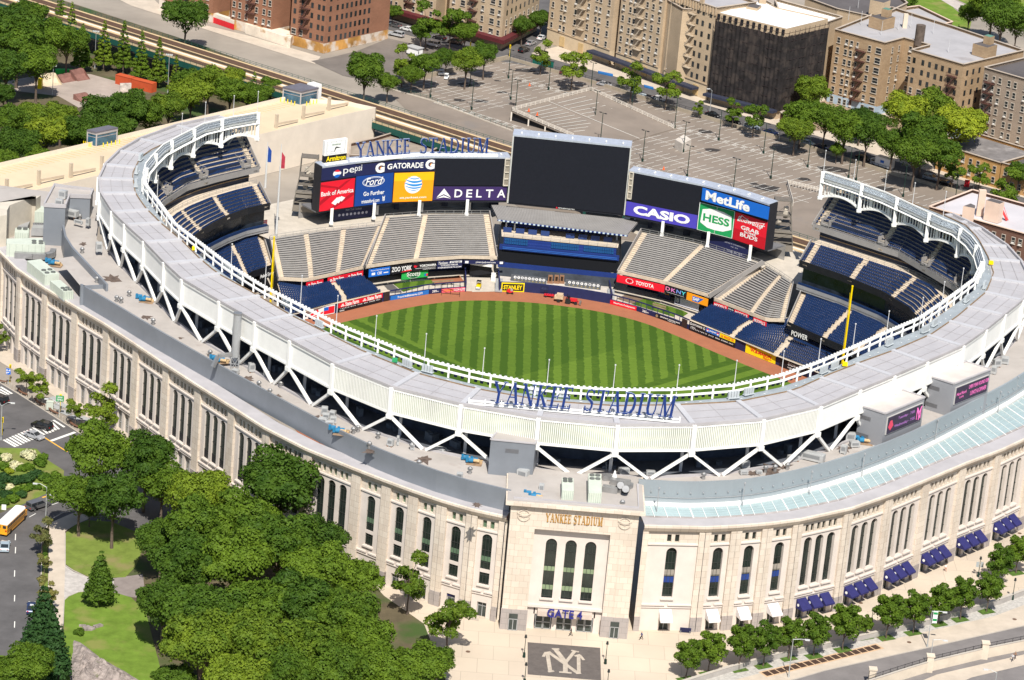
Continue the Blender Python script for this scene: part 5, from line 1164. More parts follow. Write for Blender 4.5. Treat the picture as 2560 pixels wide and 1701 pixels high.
p.text('G',.53,.08,.77,.98,cW,bold=.06);p.poly([(.63,.3),(.69,.62),(.665,.62),(.70,.85),(.635,.5),(.66,.5)],cORG,.09);p.text('G',.84,.3,.97,.80,cW,bold=.03)
p=bp(bl[2],bl[3],ZA,(908,322),(1372,432),cNVY);p.text('ATORADE',.0,.28,.72,.78,cW,bold=.02);p.text('G',.77,.12,.99,1.0,cW,bold=.06);p.poly([(.87,.35),(.92,.65),(.90,.65),(.94,.85),(.87,.55),(.89,.55)],cORG,.09)
p=bp(bl[0],bl[1],ZA,(100,572),(460,838),cRED)
dr=col('sign_dark_red',(.42,.008,.02))
for q in([(.2,0),(.36,0),(1,.42),(1,.55)],[(0,.2),(0,.36),(.75,.95),(.9,1)],[(0,.86),(.5,.72),(.5,.78),(0,.94)]):p.poly(q,dr,.012)
p.text('Bank of America',.02,.52,.97,.68,cW,bold=.015)
for k in range(3):p.poly([(.34+.09*k,.24+.05*k),(.46+.09*k,.24+.05*k-.09),(.60+.07*k,.36+.02*k-.03),(.50+.06*k,.42+.01*k)],cW,.03+.01*k)
p=bp(bl[1],bl[2],ZA,(495,500),(890,790),col('sign_royal',(.01,.055,.26)))
p.disc(.47,.77,3.3,cW,.03,ry=1.35);p.disc(.47,.77,3.15,col('oval_blue',(.015,.10,.38)),.04,ry=1.2);p.disc(.47,.77,2.95,cW,.045,ry=1.04);p.disc(.47,.77,2.88,col('oval_deep',(.005,.03,.15)),.05,ry=.97);p.text('Ford',.25,.66,.72,.90,cW,shear=.35,bold=.01)
p.text('Go Further',.22,.32,.78,.46,cW,bold=.015);p.text('tristateford.com',.18,.08,.66,.20,cW,bold=.01);p.text('N',.74,.09,.80,.24,cW);p.text('Y',.735,.08,.81,.25,cW)
p=bp(bl[2],bl[3],ZA,(925,462),(1345,772),cORG);p.rect(0,.72,1,1,col('sign_amber',(.95,.46,.01)),.008)
p.disc(.49,.58,2.35,cW,.03)
ab=col('globe_blue',(.02,.25,.62))
for v0,v1,w0,sh in((.80,.765,.30,-.02),(.71,.64,.40,-.02),(.60,.525,.43,-.02),(.49,.44,.40,-.02),(.40,.375,.30,-.015)):
 N=10;up=[];dn=[]
 for k in range(N+1):
  t_=-1+2*k/N;hw_=w0*.52;dd=.05*(t_*t_)
  up.append((.49+hw_*t_,v0+sh*t_+dd));dn.append((.49+hw_*t_,v1+sh*t_+dd*1.3+(v0-v1)*.8*max(0,-t_)*.6))
 p.poly(up+dn[::-1],ab,.05)
p.text('att.yankees.com',.17,.09,.84,.18,cW,bold=.01)
p=bp(bl[3],bl[4],ZA,(1392,296),(2152,603),screenblack,'video_screen')
p=bp(bl[3],bl[4],ZA,(1362,612),(2172,768),col('sign_purple',(.045,.025,.11)))
p.poly([(.05,.2),(.145,.86),(.145,.45)],cW);p.poly([(.145,.86),(.245,.2),(.145,.45)],cW,.025);p.poly([(.045,.13),(.145,.36),(.245,.13),(.145,.22)],cW,.03);
x=.29
for ch,w in zip('DELTA',(.105,.08,.075,.10,.115)):p.text(ch,x,.22,x+w,.80,cW,bold=.015);x+=w+.055
p=bp(br[0],br[1],ZC,(205,72),(938,535),screenblack,'video_screen')
p=bp(br[0],br[1],ZC,(118,372),(900,686),col('sign_violet',(.07,.055,.42)));p.text('CASIO',.11,.20,.90,.84,cW,bold=.045)
p=bp(br[1],br[2],ZC,(940,385),(1302,792),col('hess_green',(.015,.30,.09)));p.poly([(.07,.30),(.10,.78),(.3,.86),(.5,.88),(.7,.86),(.92,.78),(.95,.30),(.72,.16),(.5,.14),(.28,.16)],cW);p.text('HESS',.14,.38,.88,.66,MATS['hess_green'],bold=.03)
b=MB();
for(u0,v0,u1,v1)in((0,.5,1,.5),):pass
for u in(.485,.515):
 p.rect(.49,.88,.505,1,cW);p.rect(.49,0,.505,.14,cW)
for c_,s_ in(((.5,.995),(1,.012)),((.5,.005),(1,.012))):p.rect(0,c_[1]-.006,1,c_[1]+.006,cW,.03,'border')
for u in(.008,.992):p.rect(u-.008,0,u+.008,1,cW,.03,'border')
p=bp(br[2],br[3],ZC,(1342,492),(1662,918),cRED);p.rect(0,0,1,.42,col('sign_red_deep',(.52,.008,.02)),.01)
bow=[(.06,.72),(.06,.98),(.46,.86),(.94,.98),(.94,.72),(.52,.84)]
p.poly([(.08,.70),(.20,.95),(.48,.82),(.93,.93),(.80,.66),(.52,.78)],cW,.02);p.poly([(.115,.718),(.215,.925),(.48,.80),(.895,.905),(.785,.685),(.52,.80)],cRED,.03);p.text('Budweiser',.08,.72,.94,.90,cW,shear=.35,bold=.0,name='lettering')
p.text('GRAB',.22,.46,.78,.60,cW,bold=.02);p.text('SOME',.33,.36,.70,.44,cW,bold=.01);p.text('BUDS',.22,.20,.76,.34,cW,bold=.02)
pm=bp(br[1],br[3],ZC,(950,218),(1712,588),cBLU)
dn=onplane(br[1],br[3],ZC(950,365)).z
bpy.data.objects.remove(pm.o);d_=(br[3]-br[1]).normalized();nn_=V((d_.y,-d_.x,0))
a0=onplane(br[1]+nn_*.9,br[3]+nn_*.9,ZC(955,365));a1=onplane(br[1]+nn_*.9,br[3]+nn_*.9,ZC(1705,580));a2=onplane(br[1]+nn_*.9,br[3]+nn_*.9,ZC(955,218))
p=Panel(a0,a1,(a0.z+a1.z)/2,a2.z,cBLU,sb);p.text('MetLife',.06,.16,.72,.9,cW,bold=.035)
def gantry(P0,P1,cv,tl,brt):
 p=bp(P0,P1,cv,tl,brt,mat('gantry_backing',(.30,.27,.22),.8,.1,.3,1),'gantry',.3)
 b=MB()
 for u in(0,1):b.box(p.pt(u,.5,.1),(.22,.3,p.h),p.ex)
 for k in range(5):b.box(p.pt(.5,k/4,.1),(p.w,.3,.22),p.ex)
 b.build('gantry_frame',mat('cream_steel',(.60,.55,.46),.6,.1,.1),p.o)
gantry(bl[3],bl[4],ZA,(2165,303),(2195,600));gantry(br[0],br[1],ZC,(158,45),(170,350))
for cv,x,y in[(ZA,215,1030),(ZA,690,970),(ZA,1195,940),(ZA,1730,930),(ZC,510,765),(ZC,1020,890),(ZC,1490,1040)]:
 q=at(*cv(x,y),12.7);b=MB();b.box((q.x,q.y,14.6),(.75,.75,4.4));b.box((q.x,q.y,12.9),(1,1,.5));b.build('support_column',whitesteel,sb)
 n2=V((0,5.5,0));b=MB();b.box((q.x+.6,q.y+5.5,14.4),(.7,.7,4.6));b.build('support_column',whitesteel,sb)
b=MB()
for path in(bl,br):b.slab(offset(path,-1.5),offset(path,-8),15.6,16.0)
b.build('underside_canopy',mat('canopy_soffit',(.15,.15,.16),.8,0,.1),sb)
q0=at(*ZA(230,1000),12.7);q1=at(*ZA(665,950),12.7);w_=Panel(q0+V((0,2.4,0)),q1+V((0,2.4,0)),12.0,16.2,cNVY,sb,'retired_number_board');w_.text('New York Yankees',.3,.55,.72,.70,mat('grey_script',(.35,.36,.45),.6,0,0),shear=.4,bold=0)
for k in range(8):w_.disc(.15+.10*k,.32,.36,mat('pale_disc',(.5,.5,.6),.6,0,.1))
q0=at(*ZC(1040,880),12.7);q1=at(*ZC(1480,1020),12.7);w_=Panel(q0+V((0,1.6,0)),q1+V((0,1.6,0)),11.9,16.3,cNVY,sb,'tribute_board');w_.text('THE BOSS',.46,.12,.86,.26,MATS['grey_script'],bold=0);w_.text('1930 - 2010',.56,.45,.74,.52,MATS['grey_script'],bold=0);w_.text('GEORGE M. STEINBRENNER III',.4,.62,.92,.69,MATS['grey_script'],bold=0)
b=MB();
for path in(bl,br):
 o_=offset(path,-9);b.wall(o_,11.7,16)
o=b.build('concourse_shops',mat('shop_wall',(.28,.27,.26),.8,0,.25,.2));tag(o,'low row of shuttered concourse shops in shadow under the scoreboard','building')
b=MB()
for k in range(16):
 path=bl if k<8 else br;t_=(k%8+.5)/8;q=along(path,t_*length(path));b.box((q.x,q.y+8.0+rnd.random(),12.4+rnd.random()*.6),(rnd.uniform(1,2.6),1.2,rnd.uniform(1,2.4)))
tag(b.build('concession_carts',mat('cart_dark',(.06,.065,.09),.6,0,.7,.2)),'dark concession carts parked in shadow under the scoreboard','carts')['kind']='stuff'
s2=thing('letter_sign','blue serif letter sign on a white rail on top of the left scoreboard wing','sign',(bl[2].x,bl[2].y,ztl))
pts=A(ZA,[(420,315),(1250,245),(2080,258)],ztl+.6)
word='YANKEE STADIUM';b=MB()
for a,c in zip(pts,pts[1:]):b.bar(a,c,.8,.35);b.bar(a+V((0,-.9,-.3)),c+V((0,-.9,-.3)),.25,.3)
b.build('sign_rail',whitesteel,s2)
h_=4.0
a_,b_=at(*ZA(490,285),ztl+.9),at(*ZA(1100,235),ztl+.9);serif_word('YANKEE',s2,a_,b_,h_,-.07,.5,letterblue,letterside,gap=.11)
a_,b_=at(*ZA(1200,232),ztl+.9),at(*ZA(1985,232),ztl+.9);serif_word('STADIUM',s2,a_,b_,h_,.0,.5,letterblue,letterside,gap=.11)
ck=thing('clock','square white analogue clock above a black and yellow name board on the scoreboard end','clock',bl[0].xy.to_3d()+V((0,0,ztl)))
d=(bl[1]-bl[0]).normalized();nn=V((d.y,-d.x,0));K0=onplane(bl[0]-nn*1.5,bl[1]-nn*1.5,ZA(120,345));K1=onplane(bl[0]-nn*1.5,bl[1]-nn*1.5,ZA(372,330));KT=onplane(bl[0]-nn*1.5,bl[1]-nn*1.5,ZA(135,100));KM=onplane(bl[0]-nn*1.5,bl[1]-nn*1.5,ZA(125,268))
pb=Panel(K0,K1,K0.z,KM.z,cBLK,ck,'name_board',.9);pb.text('Armitron',.1,.15,.95,.88,cYEL,bold=.02)
pf=Panel(K0,K1,KM.z,KT.z,cW,ck,'clock_face',.9);pf.rect(.08,.07,.92,.93,mat('face_grey',(.62,.63,.66),.5,0,.03),.01);pf.rect(.12,.11,.88,.89,cW,.02);pf.text('Armitron',.32,.64,.70,.76,MATS['dark_green'],bold=0);pf.text("AMERICA'S WATCH",.22,.22,.78,.29,MATS['face_grey'],bold=0)
for(u,v),w in(((.72,.44),.05),((.42,.18),.035)):
 ang=math.atan2((v-.5)*pf.h,(u-.5)*pf.w);e=V((-math.sin(ang),math.cos(ang)))*w
 pf.poly([(.5+e.x,.5+e.y),(.5-e.x,.5-e.y),(u,v)],cBLK,.06,'clock_hand')
for k in range(12):
 a=math.pi*k/6;m_=max(abs(math.cos(a)),abs(math.sin(a)));pf.poly([(.5+.40*math.cos(a)/m_*.82+.008,.5+.40*math.sin(a)/m_*.82),(.5+.40*math.cos(a)/m_*.95+.008,.5+.40*math.sin(a)/m_*.95),(.5+.40*math.cos(a)/m_*.95-.012,.5+.40*math.sin(a)/m_*.95)],cBLK,.04,'hour_mark')
b=MB();b.slab([K0-nn*.5,K1-nn*.5],[K0+nn*1.2,K1+nn*1.2],K0.z-.5,K0.z);b.build('clock_base',whitesteel,ck)
def tower(label,cv,bpx,topx,ztop,zb=13.5):
 t=thing('camera_tower',label,'tower',at(*cv(*bpx),zb),0,'steel towers at the ends of the scoreboard');c=at(*cv(*bpx),zb);c2=V((c.x,c.y+.6,0))
 fr=MB();pl=MB();lv=[(zb,3.5,2.9),(zb+2.4,3.3,2.7),(zb+4.6,2.9,2.4),(zb+7.0,2.6,2.1),(zb+9.2,2.3,1.9),(ztop,2.1,1.8)]
 corner=lambda z,a,b_,sx,sy:V((c2.x+sx*a,c2.y+sy*b_,z))
 for(z0,a0,b0),(z1,a1,b1)in zip(lv,lv[1:]):
  for sx,sy in((-1,-1),(1,-1),(1,1),(-1,1)):
   fr.bar(corner(z0,a0,b0,sx,sy),corner(z1,a1,b1,sx,sy),.2,.2)
  for(s1,s2)in(((-1,-1),(1,-1)),((1,-1),(1,1)),((-1,-1),(-1,1))):
   fr.bar(corner(z1,a1,b1,*s1),corner(z1,a1,b1,*s2),.2,.25);fr.bar(corner(z0,a0,b0,*s1),corner(z1,a1,b1,*s2),.1,.1)
  pl=MB();pl.sheet([corner(z1,a1,b1,-1,-1),corner(z1,a1,b1,1,-1),corner(z1,a1,b1,1,1),corner(z1,a1,b1,-1,1)],z1);pl.build('platform',mat('tower_floor',(.16,.14,.12),.8,.1,.2,1),t)
 fr.build('cage_frame',mat('tower_steel',(.20,.18,.155),.6,.3,.15,1),t)
 b=MB()
 for z0,z1,a,e in((zb,zb+1.6,3.5,2.9),(zb+3.6,zb+5.2,3.1,2.5)):b.box((c2.x,c2.y,(z0+z1)/2),(2*a,2*e,z1-z0))
 b.build('clad_band',mat('tower_cladding',(.24,.215,.185),.6,.2,.1,.5),t);b=MB();b.box((c2.x,c2.y,zb+2.6),(6.2,5.0,2.0));b.build('cabin_window',black,t)
 b=MB()
 for k in range(5):b.box((c2.x+rnd.uniform(-1.2,1.2),c2.y+rnd.uniform(-1,1),zb+6.2+k*1.1),(1.1,.6,.9),(1,rnd.uniform(-1,1),0))
 b.build('speaker_box',mat('speaker_cream',(.55,.50,.42),.6,0,.1),t)
 return t
tower('left hand steel cage tower with cabin beside the red scoreboard panel',ZA,(-60,870),None,ztl-.3)
tower('right hand steel cage tower with cabin beside the red scoreboard panel',ZC,(1815,900),None,ztr-1.5)
# ---------------------------------------------------------------- centre: monument park, black backdrop, terrace bar
cb_=thing('terrace_bar','metal roofed terrace bar above a black batters eye in centre field','building',(0,140,0))
by=lambda x:134.2-.045*(x+0)
L0,L1=V((-15.0,134.4,0)),V((15.8,132.9,0))
def pl_(name,z0,z1,m_,dy=0,x0=0,x1=1):
 a,c=lerp(L0,L1,x0)+V((0,dy,0)),lerp(L0,L1,x1)+V((0,dy,0));b=MB();b.slab([a,c],[a+V((0,.4,0)),c+V((0,.4,0))],z0,z1);return b.build(name,m_,cb_)
eyeblue=mat('deck_blue',(.014,.035,.17),.5,0,.1,.3)
pl_('blue_band',2.9,4.2,eyeblue,-.6);pl_('batters_eye',4.2,7.7,mat('batters_eye_black',(.004,.005,.008),.8,0,0));pl_('deck_front',7.6,9.0,eyeblue,-.3)
b=MB();a,c=L0+V((0,-.5,0)),L1+V((0,-.5,0))
for z in(8.1,8.5):b.bar(V((a.x+.8,a.y-.3,z)),V((c.x-.5,c.y-.3,z)),.1,.16)
b.build('blue_rail',mat('rail_blue',(.03,.12,.42),.4,0,.1),cb_)
for x in(-15.3,16.1):
 b=MB();y=lerp(L0,L1,(x+15)/30.8).y;b.face([(x,y-1,2.5),(x,y+16,2.5),(x,y+16,12.2),(x,y+5,9.6),(x,y-1,8.8)]);b.face([(x+.25,y-1,2.5),(x+.25,y+16,2.5),(x+.25,y+16,12.2),(x+.25,y+5,9.6),(x+.25,y-1,8.8)]);b.build('side_wall',mat('bar_side_grey',(.42,.42,.42),.8,0,.1),cb_)
for k in range(3):
 z=8.7+k*.5;b=MB();dy=.8+k*1.0
 a,c=L0+V((1,dy,z)),L1+V((-.8,dy,z));b.slab([a-V((0,.5,0)),c-V((0,.5,0))],[a+V((0,.5,0)),c+V((0,.5,0))],z-1,z);b.build('deck_step',eyeblue,cb_)
 b=MB();L_=(c-a).length;s=.5
 while s<L_-.4:
  if not(.22<s/L_<.42 or .66<s/L_<.70):q=lerp(a,c,s/L_);b.box((q.x,q.y,z+.35),(.48,.4,.1));b.box((q.x,q.y+.22,z+.65),(.48,.1,.5))
  s+=.6
 if k<2:b.build('seat_row',mat('deck_seat_blue',(.012,.075,.20),.5,0,.1),cb_)
b=MB();b.sheet([(-14.6,137.5,0),(15.4,136,0),(16.4,147,0),(-15,149,0)],10.0);b.build('deck_floor',mat('deck_floor_beige',(.55,.47,.37),.9,0,.1),cb_)
crossrail(cb_,[V((-14,137.6,0)),V((15,136.1,0))],10.0,1.2)
for k in range(9):
 if k in(4,):continue
 x=-13.2+3.25*k;b=MB();b.box((x,140.6-.045*x,10.75),(2.2,.12,1.3));b.build('wind_screen',mat('screen_navy',(.02,.045,.16),.6,0,.1),cb_)
b=MB();b.box((0,144.6,11.2),(27,.3,1.3),(1,-.045,0));b.build('bar_counter_front',eyeblue,cb_)
b=MB();b.box((0,144.4,12.3),(27,.25,1.0),(1,-.045,0));b.build('bar_screen_wall',mat('bar_wall_pale',(.55,.5,.46),.8,0,.1),cb_)
b=MB();b.box((0,147.5,11.8),(29.5,.3,3.6),(1,-.045,0));b.build('bar_interior',darkint,cb_)
for x in(-13.6,-11.4,12.6,15.2):
 b=MB();b.box((x,142.9-.045*x,11.8),(.4,.4,3.6));b.build('bar_post',whitesteel,cb_)
rf=[at(*ZB(-20,962),13.6),at(*ZB(1432,1142),13.6),at(*ZB(1560,992),15.0),at(*ZA(2005,812),15.0)]
rf=[at(*ZA(2078,965),13.6),at(*ZB(1432,1142),13.6),at(*ZB(1560,992),15.0),at(*ZA(2005,812),15.0)]
b=MB();b.face(rf);b.face([p-V((0,0,.4))for p in rf][::-1]);b.face([rf[0]-V((0,0,.4)),rf[1]-V((0,0,.4)),rf[1],rf[0]]);b.build('bar_roof',mat('bar_roof_grey',(.30,.29,.285),.5,.2,.08,.3),cb_)
b=MB();
for k in range(90):b.bar(lerp(rf[0],rf[1],k/89)+V((0,0,.05)),lerp(rf[3],rf[2],k/89)+V((0,0,.05)),.07,.08)
b.build('roof_seam',mat('bar_roof_seam',(.22,.215,.21),.5,.2,.08),cb_)
b=MB();b.bar(rf[0]-V((0,.1,.55)),rf[1]-V((0,.1,.55)),.2,.3)
b.build('blue_fascia',eyeblue,cb_)
b=MB()
for k in range(30):q=lerp(rf[0],rf[1],(k+.5)/30)-V((0,.25,.55));b.box(q,(.55,.15,.35))
b.build('fascia_panel',mat('fascia_pale_blue',(.5,.6,.66),.4,0,.1),cb_)
mp_=thing('monument_park','walled plaza of retired number walls and bronze monuments in centre field','monument',(0,128,0))
b=MB();b.sheet([(-14.2,124.0,0),(-.4,124.4,0),(6.4,123.3,0),(13.2,121.4,0),(15.6,133,0),(-15,134.3,0)],1.3);b.build('plaza_floor',mat('monument_floor',(.50,.46,.41),.9,0,.15,.5),mp_)
for u0,u1,v0,v1,n_ in((522,922,455,498,9),(1132,1530,512,560,8)):
 A0,A1=at(*ZE(u0,v0),1.3),at(*ZE(u1,v1),1.3);p=Panel(A0,A1,1.3,3.0,mat('number_wall_grey',(.10,.105,.115),.6,0,.15,1),mp_,'number_wall',.5)
 for k in range(n_):
  u=.12+.80*k/(n_-1);p.disc(u,.66,.36,cW,.03,name='number_disc',n=14);p.text(str([4,7,5,3,10,8,9,16,15,44,23,32,37,42,1,49,44][k+(0 if n_==9 else 9)]),u-.018,.55,u+.018,.78,cNVY,bold=.02)
  if k%1==0:p.rect(u-.02,.18,u+.02,.28,mat('plaque_brass',(.45,.36,.12),.4,.4,.2),.03,'plaque')
for u in(962,1032,1092):
 q=at(*ZE(u,495),1.3);b=MB();b.box((q.x,q.y+.6,2.4),(1.1,.5,2.2));b.box((q.x,q.y+.6,1.5),(1.5,.9,.5));o=b.build('granite_monument',mat('monument_stone',(.26,.14,.08),.6,0,.2,2),mp_)
 b=MB();b.box((q.x,q.y+.32,2.6),(.6,.06,1.1));b.build('plaque',mat('dark_bronze',(.05,.03,.02),.4,.5,.1),o)
b=MB();b.strip([V((-14.6,131.5,1.4)),V((15.2,130.0,1.4))],[V((-14.8,133.7,3.0)),V((15.6,132.3,3.0))]);b.build('dark_netting',mat('netting_dark',(.03,.036,.045),.8,0,.4,.3),mp_)
b=MB()
for x in(-10,-5,0,5,10):b.bar((x,131.4-.045*x,1.5),(x+.2,133.6-.045*x,3.1),.1,.1)
for q in(-14.4,14.2):
 for k in range(7):b.box((q,122.5+k*.8 if q<0 else 121.5+k*.8,.3+.25*k),(1.8,.8,.3))
b.build('park_steps',steelgrey,mp_)
b=MB();
for x,y0,y1 in((-14.35,122.6,133.5),(-22.9,120.8,133.5),(14.2,121,132.5)):b.slab([V((x,y0,0)),V((x-.6,y1,0))],[V((x+.3,y0,0)),V((x-.3,y1,0))],0,2.6)
tag(b.build('tunnel_wall',navy),'navy padded walls lining the field gate and monument steps','wall')
sheet('gate_floor',[ZE(*p)for p in[(90,585),(395,580),(350,450),(70,420)]],.04,concrete)
gt=MB();g0_,g1_=at(*ZE(60,415)),at(*ZE(300,445));gt.slab([g0_,g1_],[g0_+V((0,.3,0)),g1_+V((0,.3,0))],3.3,4.2)
tag(gt.build('roller_shutter',white),'white rolled up shutter above the dark field gate','shutter')
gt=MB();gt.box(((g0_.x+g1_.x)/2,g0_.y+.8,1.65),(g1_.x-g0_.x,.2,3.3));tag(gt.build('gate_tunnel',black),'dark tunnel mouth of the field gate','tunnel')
gt=MB();q=at(*ZE(325,460));gt.box((q.x,q.y,1.1),(1.1,.3,2.2));tag(gt.build('white_door',white),'narrow white door beside the dark field gate','door')
for px,h_,c_,lab in(((690,594),34,(.45,.05,.08),'tall white flagpole with a striped red and blue flag by the left bleachers'),((663,470),17,(.02,.08,.35),'flagpole with a hanging blue flag at the left stand end')):
 q=at(px[0],px[1],11.7 if px[0]>670 else 18);t=thing('flagpole',lab,'flagpole',q);b=MB();b.tube(q,q+V((0,0,h_*.55)),.3,.2,8);b.tube(q+V((0,0,h_*.55)),q+V((0,0,h_*.72)),.16,.08,6);b.build('pole',MATS['pole_white'],t)
 b=MB();z1=q.z+h_*.66
 for k in range(5):
  a0,a1=.18*k,.18*(k+1);b.face([(q.x+.2+a0,q.y-.1+.15*(k%2),z1-k*.25),(q.x+.2+a1,q.y-.1+.15*((k+1)%2),z1-.25-k*.25),(q.x+.2+a1,q.y-.1+.15*((k+1)%2),z1-4.4),(q.x+.2+a0,q.y-.1+.15*(k%2),z1-4.2)])
 o=b.build('flag',mat('flag_%s'%('r' if c_[0]>.1 else 'b'),c_,.8,0,.25,1.2),t)
 # ================================================================ BUILDINGS BEHIND
winframe=mat('window_frame_dark',(.10,.09,.08),.5,0,.2,.3);winglass=mat('flat_window_glass',(.03,.034,.036),.15,0,.9,.12,spec=.6)
sillm=mat('window_sill',(.52,.47,.40),.8,0,.1,.4);acm=mat('window_unit',(.62,.60,.56),.6,0,.1)
escm=mat('fire_escape_rust',(.10,.045,.035),.8,0,.3,1);escp=mat('fire_escape_cream',(.50,.42,.32),.7,0,.1)
def win_meshes(w,h):
 key=(w,h)
 if key not in WINM:
  g_=MB();g_.box((0,-.03,h/2),(w,.08,h));f=MB();f.box((0,-.08,h/2),(w,.05,.09));f.box((0,-.12,-.08),(w+.3,.28,.16));
  f.box((0,-.05,h+.07),(w+.1,.12,.14))
  for s_ in(-1,1):f.box((s_*(w/2),-.05,h/2),(.08,.12,h))
  WINM[key]=(g_.mesh('window',winglass),f.mesh('sill',sillm))
 return WINM[key]
WINM={}
def prop(name,me,parent,p,ex):
 o=bpy.data.objects.new(name,me);COL.objects.link(o);o.parent=parent;o.location=p-parent.location if parent.type=='EMPTY' else p;o.rotation_euler=(0,0,math.atan2(ex.y,ex.x));return o
acb=MB();acb.box((0,-.32,.22),(.62,.55,.42));ACM=acb.mesh('air_conditioner',acm)
def fire_escape(parent,p,ex,n,floors,fh,z0,m,w=3.4,flip=1):
 b=MB()
 for k in range(floors):
  z=z0+fh*k;c=p+n*.65+V((0,0,z));b.box(c,(w,1.15,.14),ex)
  for s_ in(.45,.95):b.bar(c-ex*(w/2)+n*.55+V((0,0,s_)),c+ex*(w/2)+n*.55+V((0,0,s_)),.06,.09)
  for t_ in range(9):q=c+ex*(w*(t_/8-.5))+n*.55;b.bar(q,q+V((0,0,.95)),.05,.05)
  for s_ in(-1,1):b.bar(c+ex*(s_*w/2)+n*.55+V((0,0,.95)),c+ex*(s_*w/2)-n*.5+V((0,0,.95)),.06,.09)
  if k<floors-1:
   a=c-ex*(w*.38*flip)+n*.15;e=c+ex*(w*.38*flip)+n*.15+V((0,0,fh))
   for s_ in(-.28,.28):b.bar(a+n*s_,e+n*s_,.1,.22)
 b.bar(p-ex*(w/2)*flip+n*.3+V((0,0,z0-2.2)),p-ex*(w/2)*flip+n*.3+V((0,0,z0)),.5,.1)
 return b.build('fire_escape',m,parent)
def building(label,foot,h,wm,roof_m,edges,z0=0,parapet=.9,base=None,name='apartment_building',group=None,cat='building',capm=None,roofz=None):
 """foot: plan corners in order; edges: {index: dict(cols, floors, fh, first, w, h, ac, esc)} for walls that show"""
 c=sum(foot,V((0,0,0)))/len(foot);t=thing(name,label,cat,V((c.x,c.y,z0)),0,group)
 P=[V((p.x,p.y,0))for p in foot];Q=P+[P[0]];b=MB();b.wall(Q,z0 if base is None else z0+base[0],h);
 area=sum(a.x*d.y-d.x*a.y for a,d in zip(Q,Q[1:]));sg_=1 if area>0 else-1
 b.wall([p for p in Q[::-1]],h-parapet,h);b.build('wall',wm,t)
 b=MB();b.sheet(P,h-parapet);o=b.build('roof',roof_m,t)
 b=MB();
 for p,q in zip(Q,Q[1:]):b.bar(V((p.x,p.y,h+.05)),V((q.x,q.y,h+.05)),.5,.2)
 b.build('coping',capm or mat('parapet_cap',(.45,.38,.31),.9,0,.1),t)
 if base:
  b=MB();b.wall(Q,z0,z0+base[0]);b.build('painted_base',base[1],t)
 cnt=0
 for i,e in edges.items():
  p,q=P[i],P[(i+1)%len(P)];ex=(q-p);L_=ex.length;ex.normalize();n=V((ex.y,-ex.x,0))*sg_
  if n.dot(CP-p)<0:n=-n
  exw=ex if V((ex.y,-ex.x,0)).dot(n)>0 else-ex
  fl,fh,first=e['floors'],e['fh'],e.get('first',1.2)
  cols=e['cols']if isinstance(e['cols'],(list,tuple))else[(k+.5)/e['cols']for k in range(e['cols'])]
  for f in range(fl):
   for u in cols:
    w=e.get('w',1.1)
    if isinstance(u,tuple):u,w=u
    if any(abs(u*L_-eu*L_)<1.0 for eu in e.get('esc',()))and f%1==0 and w>1.6:continue
    pos=p+ex*(u*L_)+n*.02+V((0,0,z0+first+fh*f));g_,s_=win_meshes(w,e.get('h',1.7));cnt+=1
    if cnt<=100:
     o=prop('window',g_,t,pos,exw);s2_=prop('sill',s_,t,pos,exw);s2_.parent=o;s2_.location=(0,0,0);s2_.rotation_euler=(0,0,0)
     if rnd.random()<e.get('ac',.3):a=prop('air_conditioner',ACM,t,pos,exw);a.parent=o;a.location=(0,0,0);a.rotation_euler=(0,0,0)
    else:REST.setdefault(t.name,[]).append((g_,pos,exw))
  for eu in e.get('esc',()):fire_escape(t,p+ex*(eu*L_),exw,n,fl-e.get('escskip',1),fh,z0+first+fh*e.get('escskip',1)-.6,e.get('escm',escm),e.get('escw',3.6),e.get('flip',1))
  for fz in e.get('bands',()):
   b=MB();b.bar(p+n*.1+V((0,0,z0+fz)),q+n*.1+V((0,0,z0+fz)),.25,.35);b.build('string_course',wm,t)
 if t.name in REST:
  b=MB()
  for g_,pos,exw in REST[t.name]:
   b.box(pos+V((0,0,.85)),(1.0,.1,1.7),exw)
  b.build('windows',winglass,t,kind='stuff')
 return t
REST={}
def brick(name,c1,c2,mo=None):return blockmat(name,c1,c2,mo or tuple(x*.8 for x in c1),1.3,.5,.03,.9,.15)
b_red=brick('red_brown_brick',(.29,.14,.085),(.26,.125,.075));b_tan=brick('tan_brick',(.50,.385,.26),(.47,.36,.24));b_brown=brick('brown_banded_brick',(.40,.285,.175),(.33,.225,.135));b_grey=brick('grey_brown_brick',(.31,.245,.19),(.275,.215,.165));b_yel=brick('yellow_brick',(.50,.29,.11),(.46,.265,.10))
r_grey=mat('apartment_roof_grey',(.37,.36,.37),.8,0,.12,.1,stain=(.1,.6,(.30,.28,.28)));r_white=mat('white_coated_roof',(.74,.74,.75),.6,0,.06,.1);r_dark=mat('tar_roof',(.10,.09,.09),.8,0,.2,.1)
def T(conv,pts,z):return A(conv,pts,z)
def addb(a,b_,depth):
 d=(b_-a);d.z=0;d.normalize();n=V((-d.y,d.x,0));n=n if n.y>0 or n.dot(a-CP)>0 else-n
 return n*depth
ZU=zoom(620,0,.15254)
grp='apartment blocks beyond the elevated railway'
C0,C1=at(*ZU(1235,880)),at(*ZU(1975,712));FL=at(397,22);dr_=(C1-C0).normalized();fd=(C0-FL).normalized()
k=lambda s:FL+fd*((C0-FL).length*s)
foot=[FL,k(.33),k(.33)+dr_*9,k(.44)+dr_*9,k(.44),k(.69),k(.69)+dr_*9,k(.80)+dr_*9,k(.80),C0,C1,at(*ZU(2290,640)),at(*ZU(2290,640))+V((-40,40,0)),FL+dr_*40]
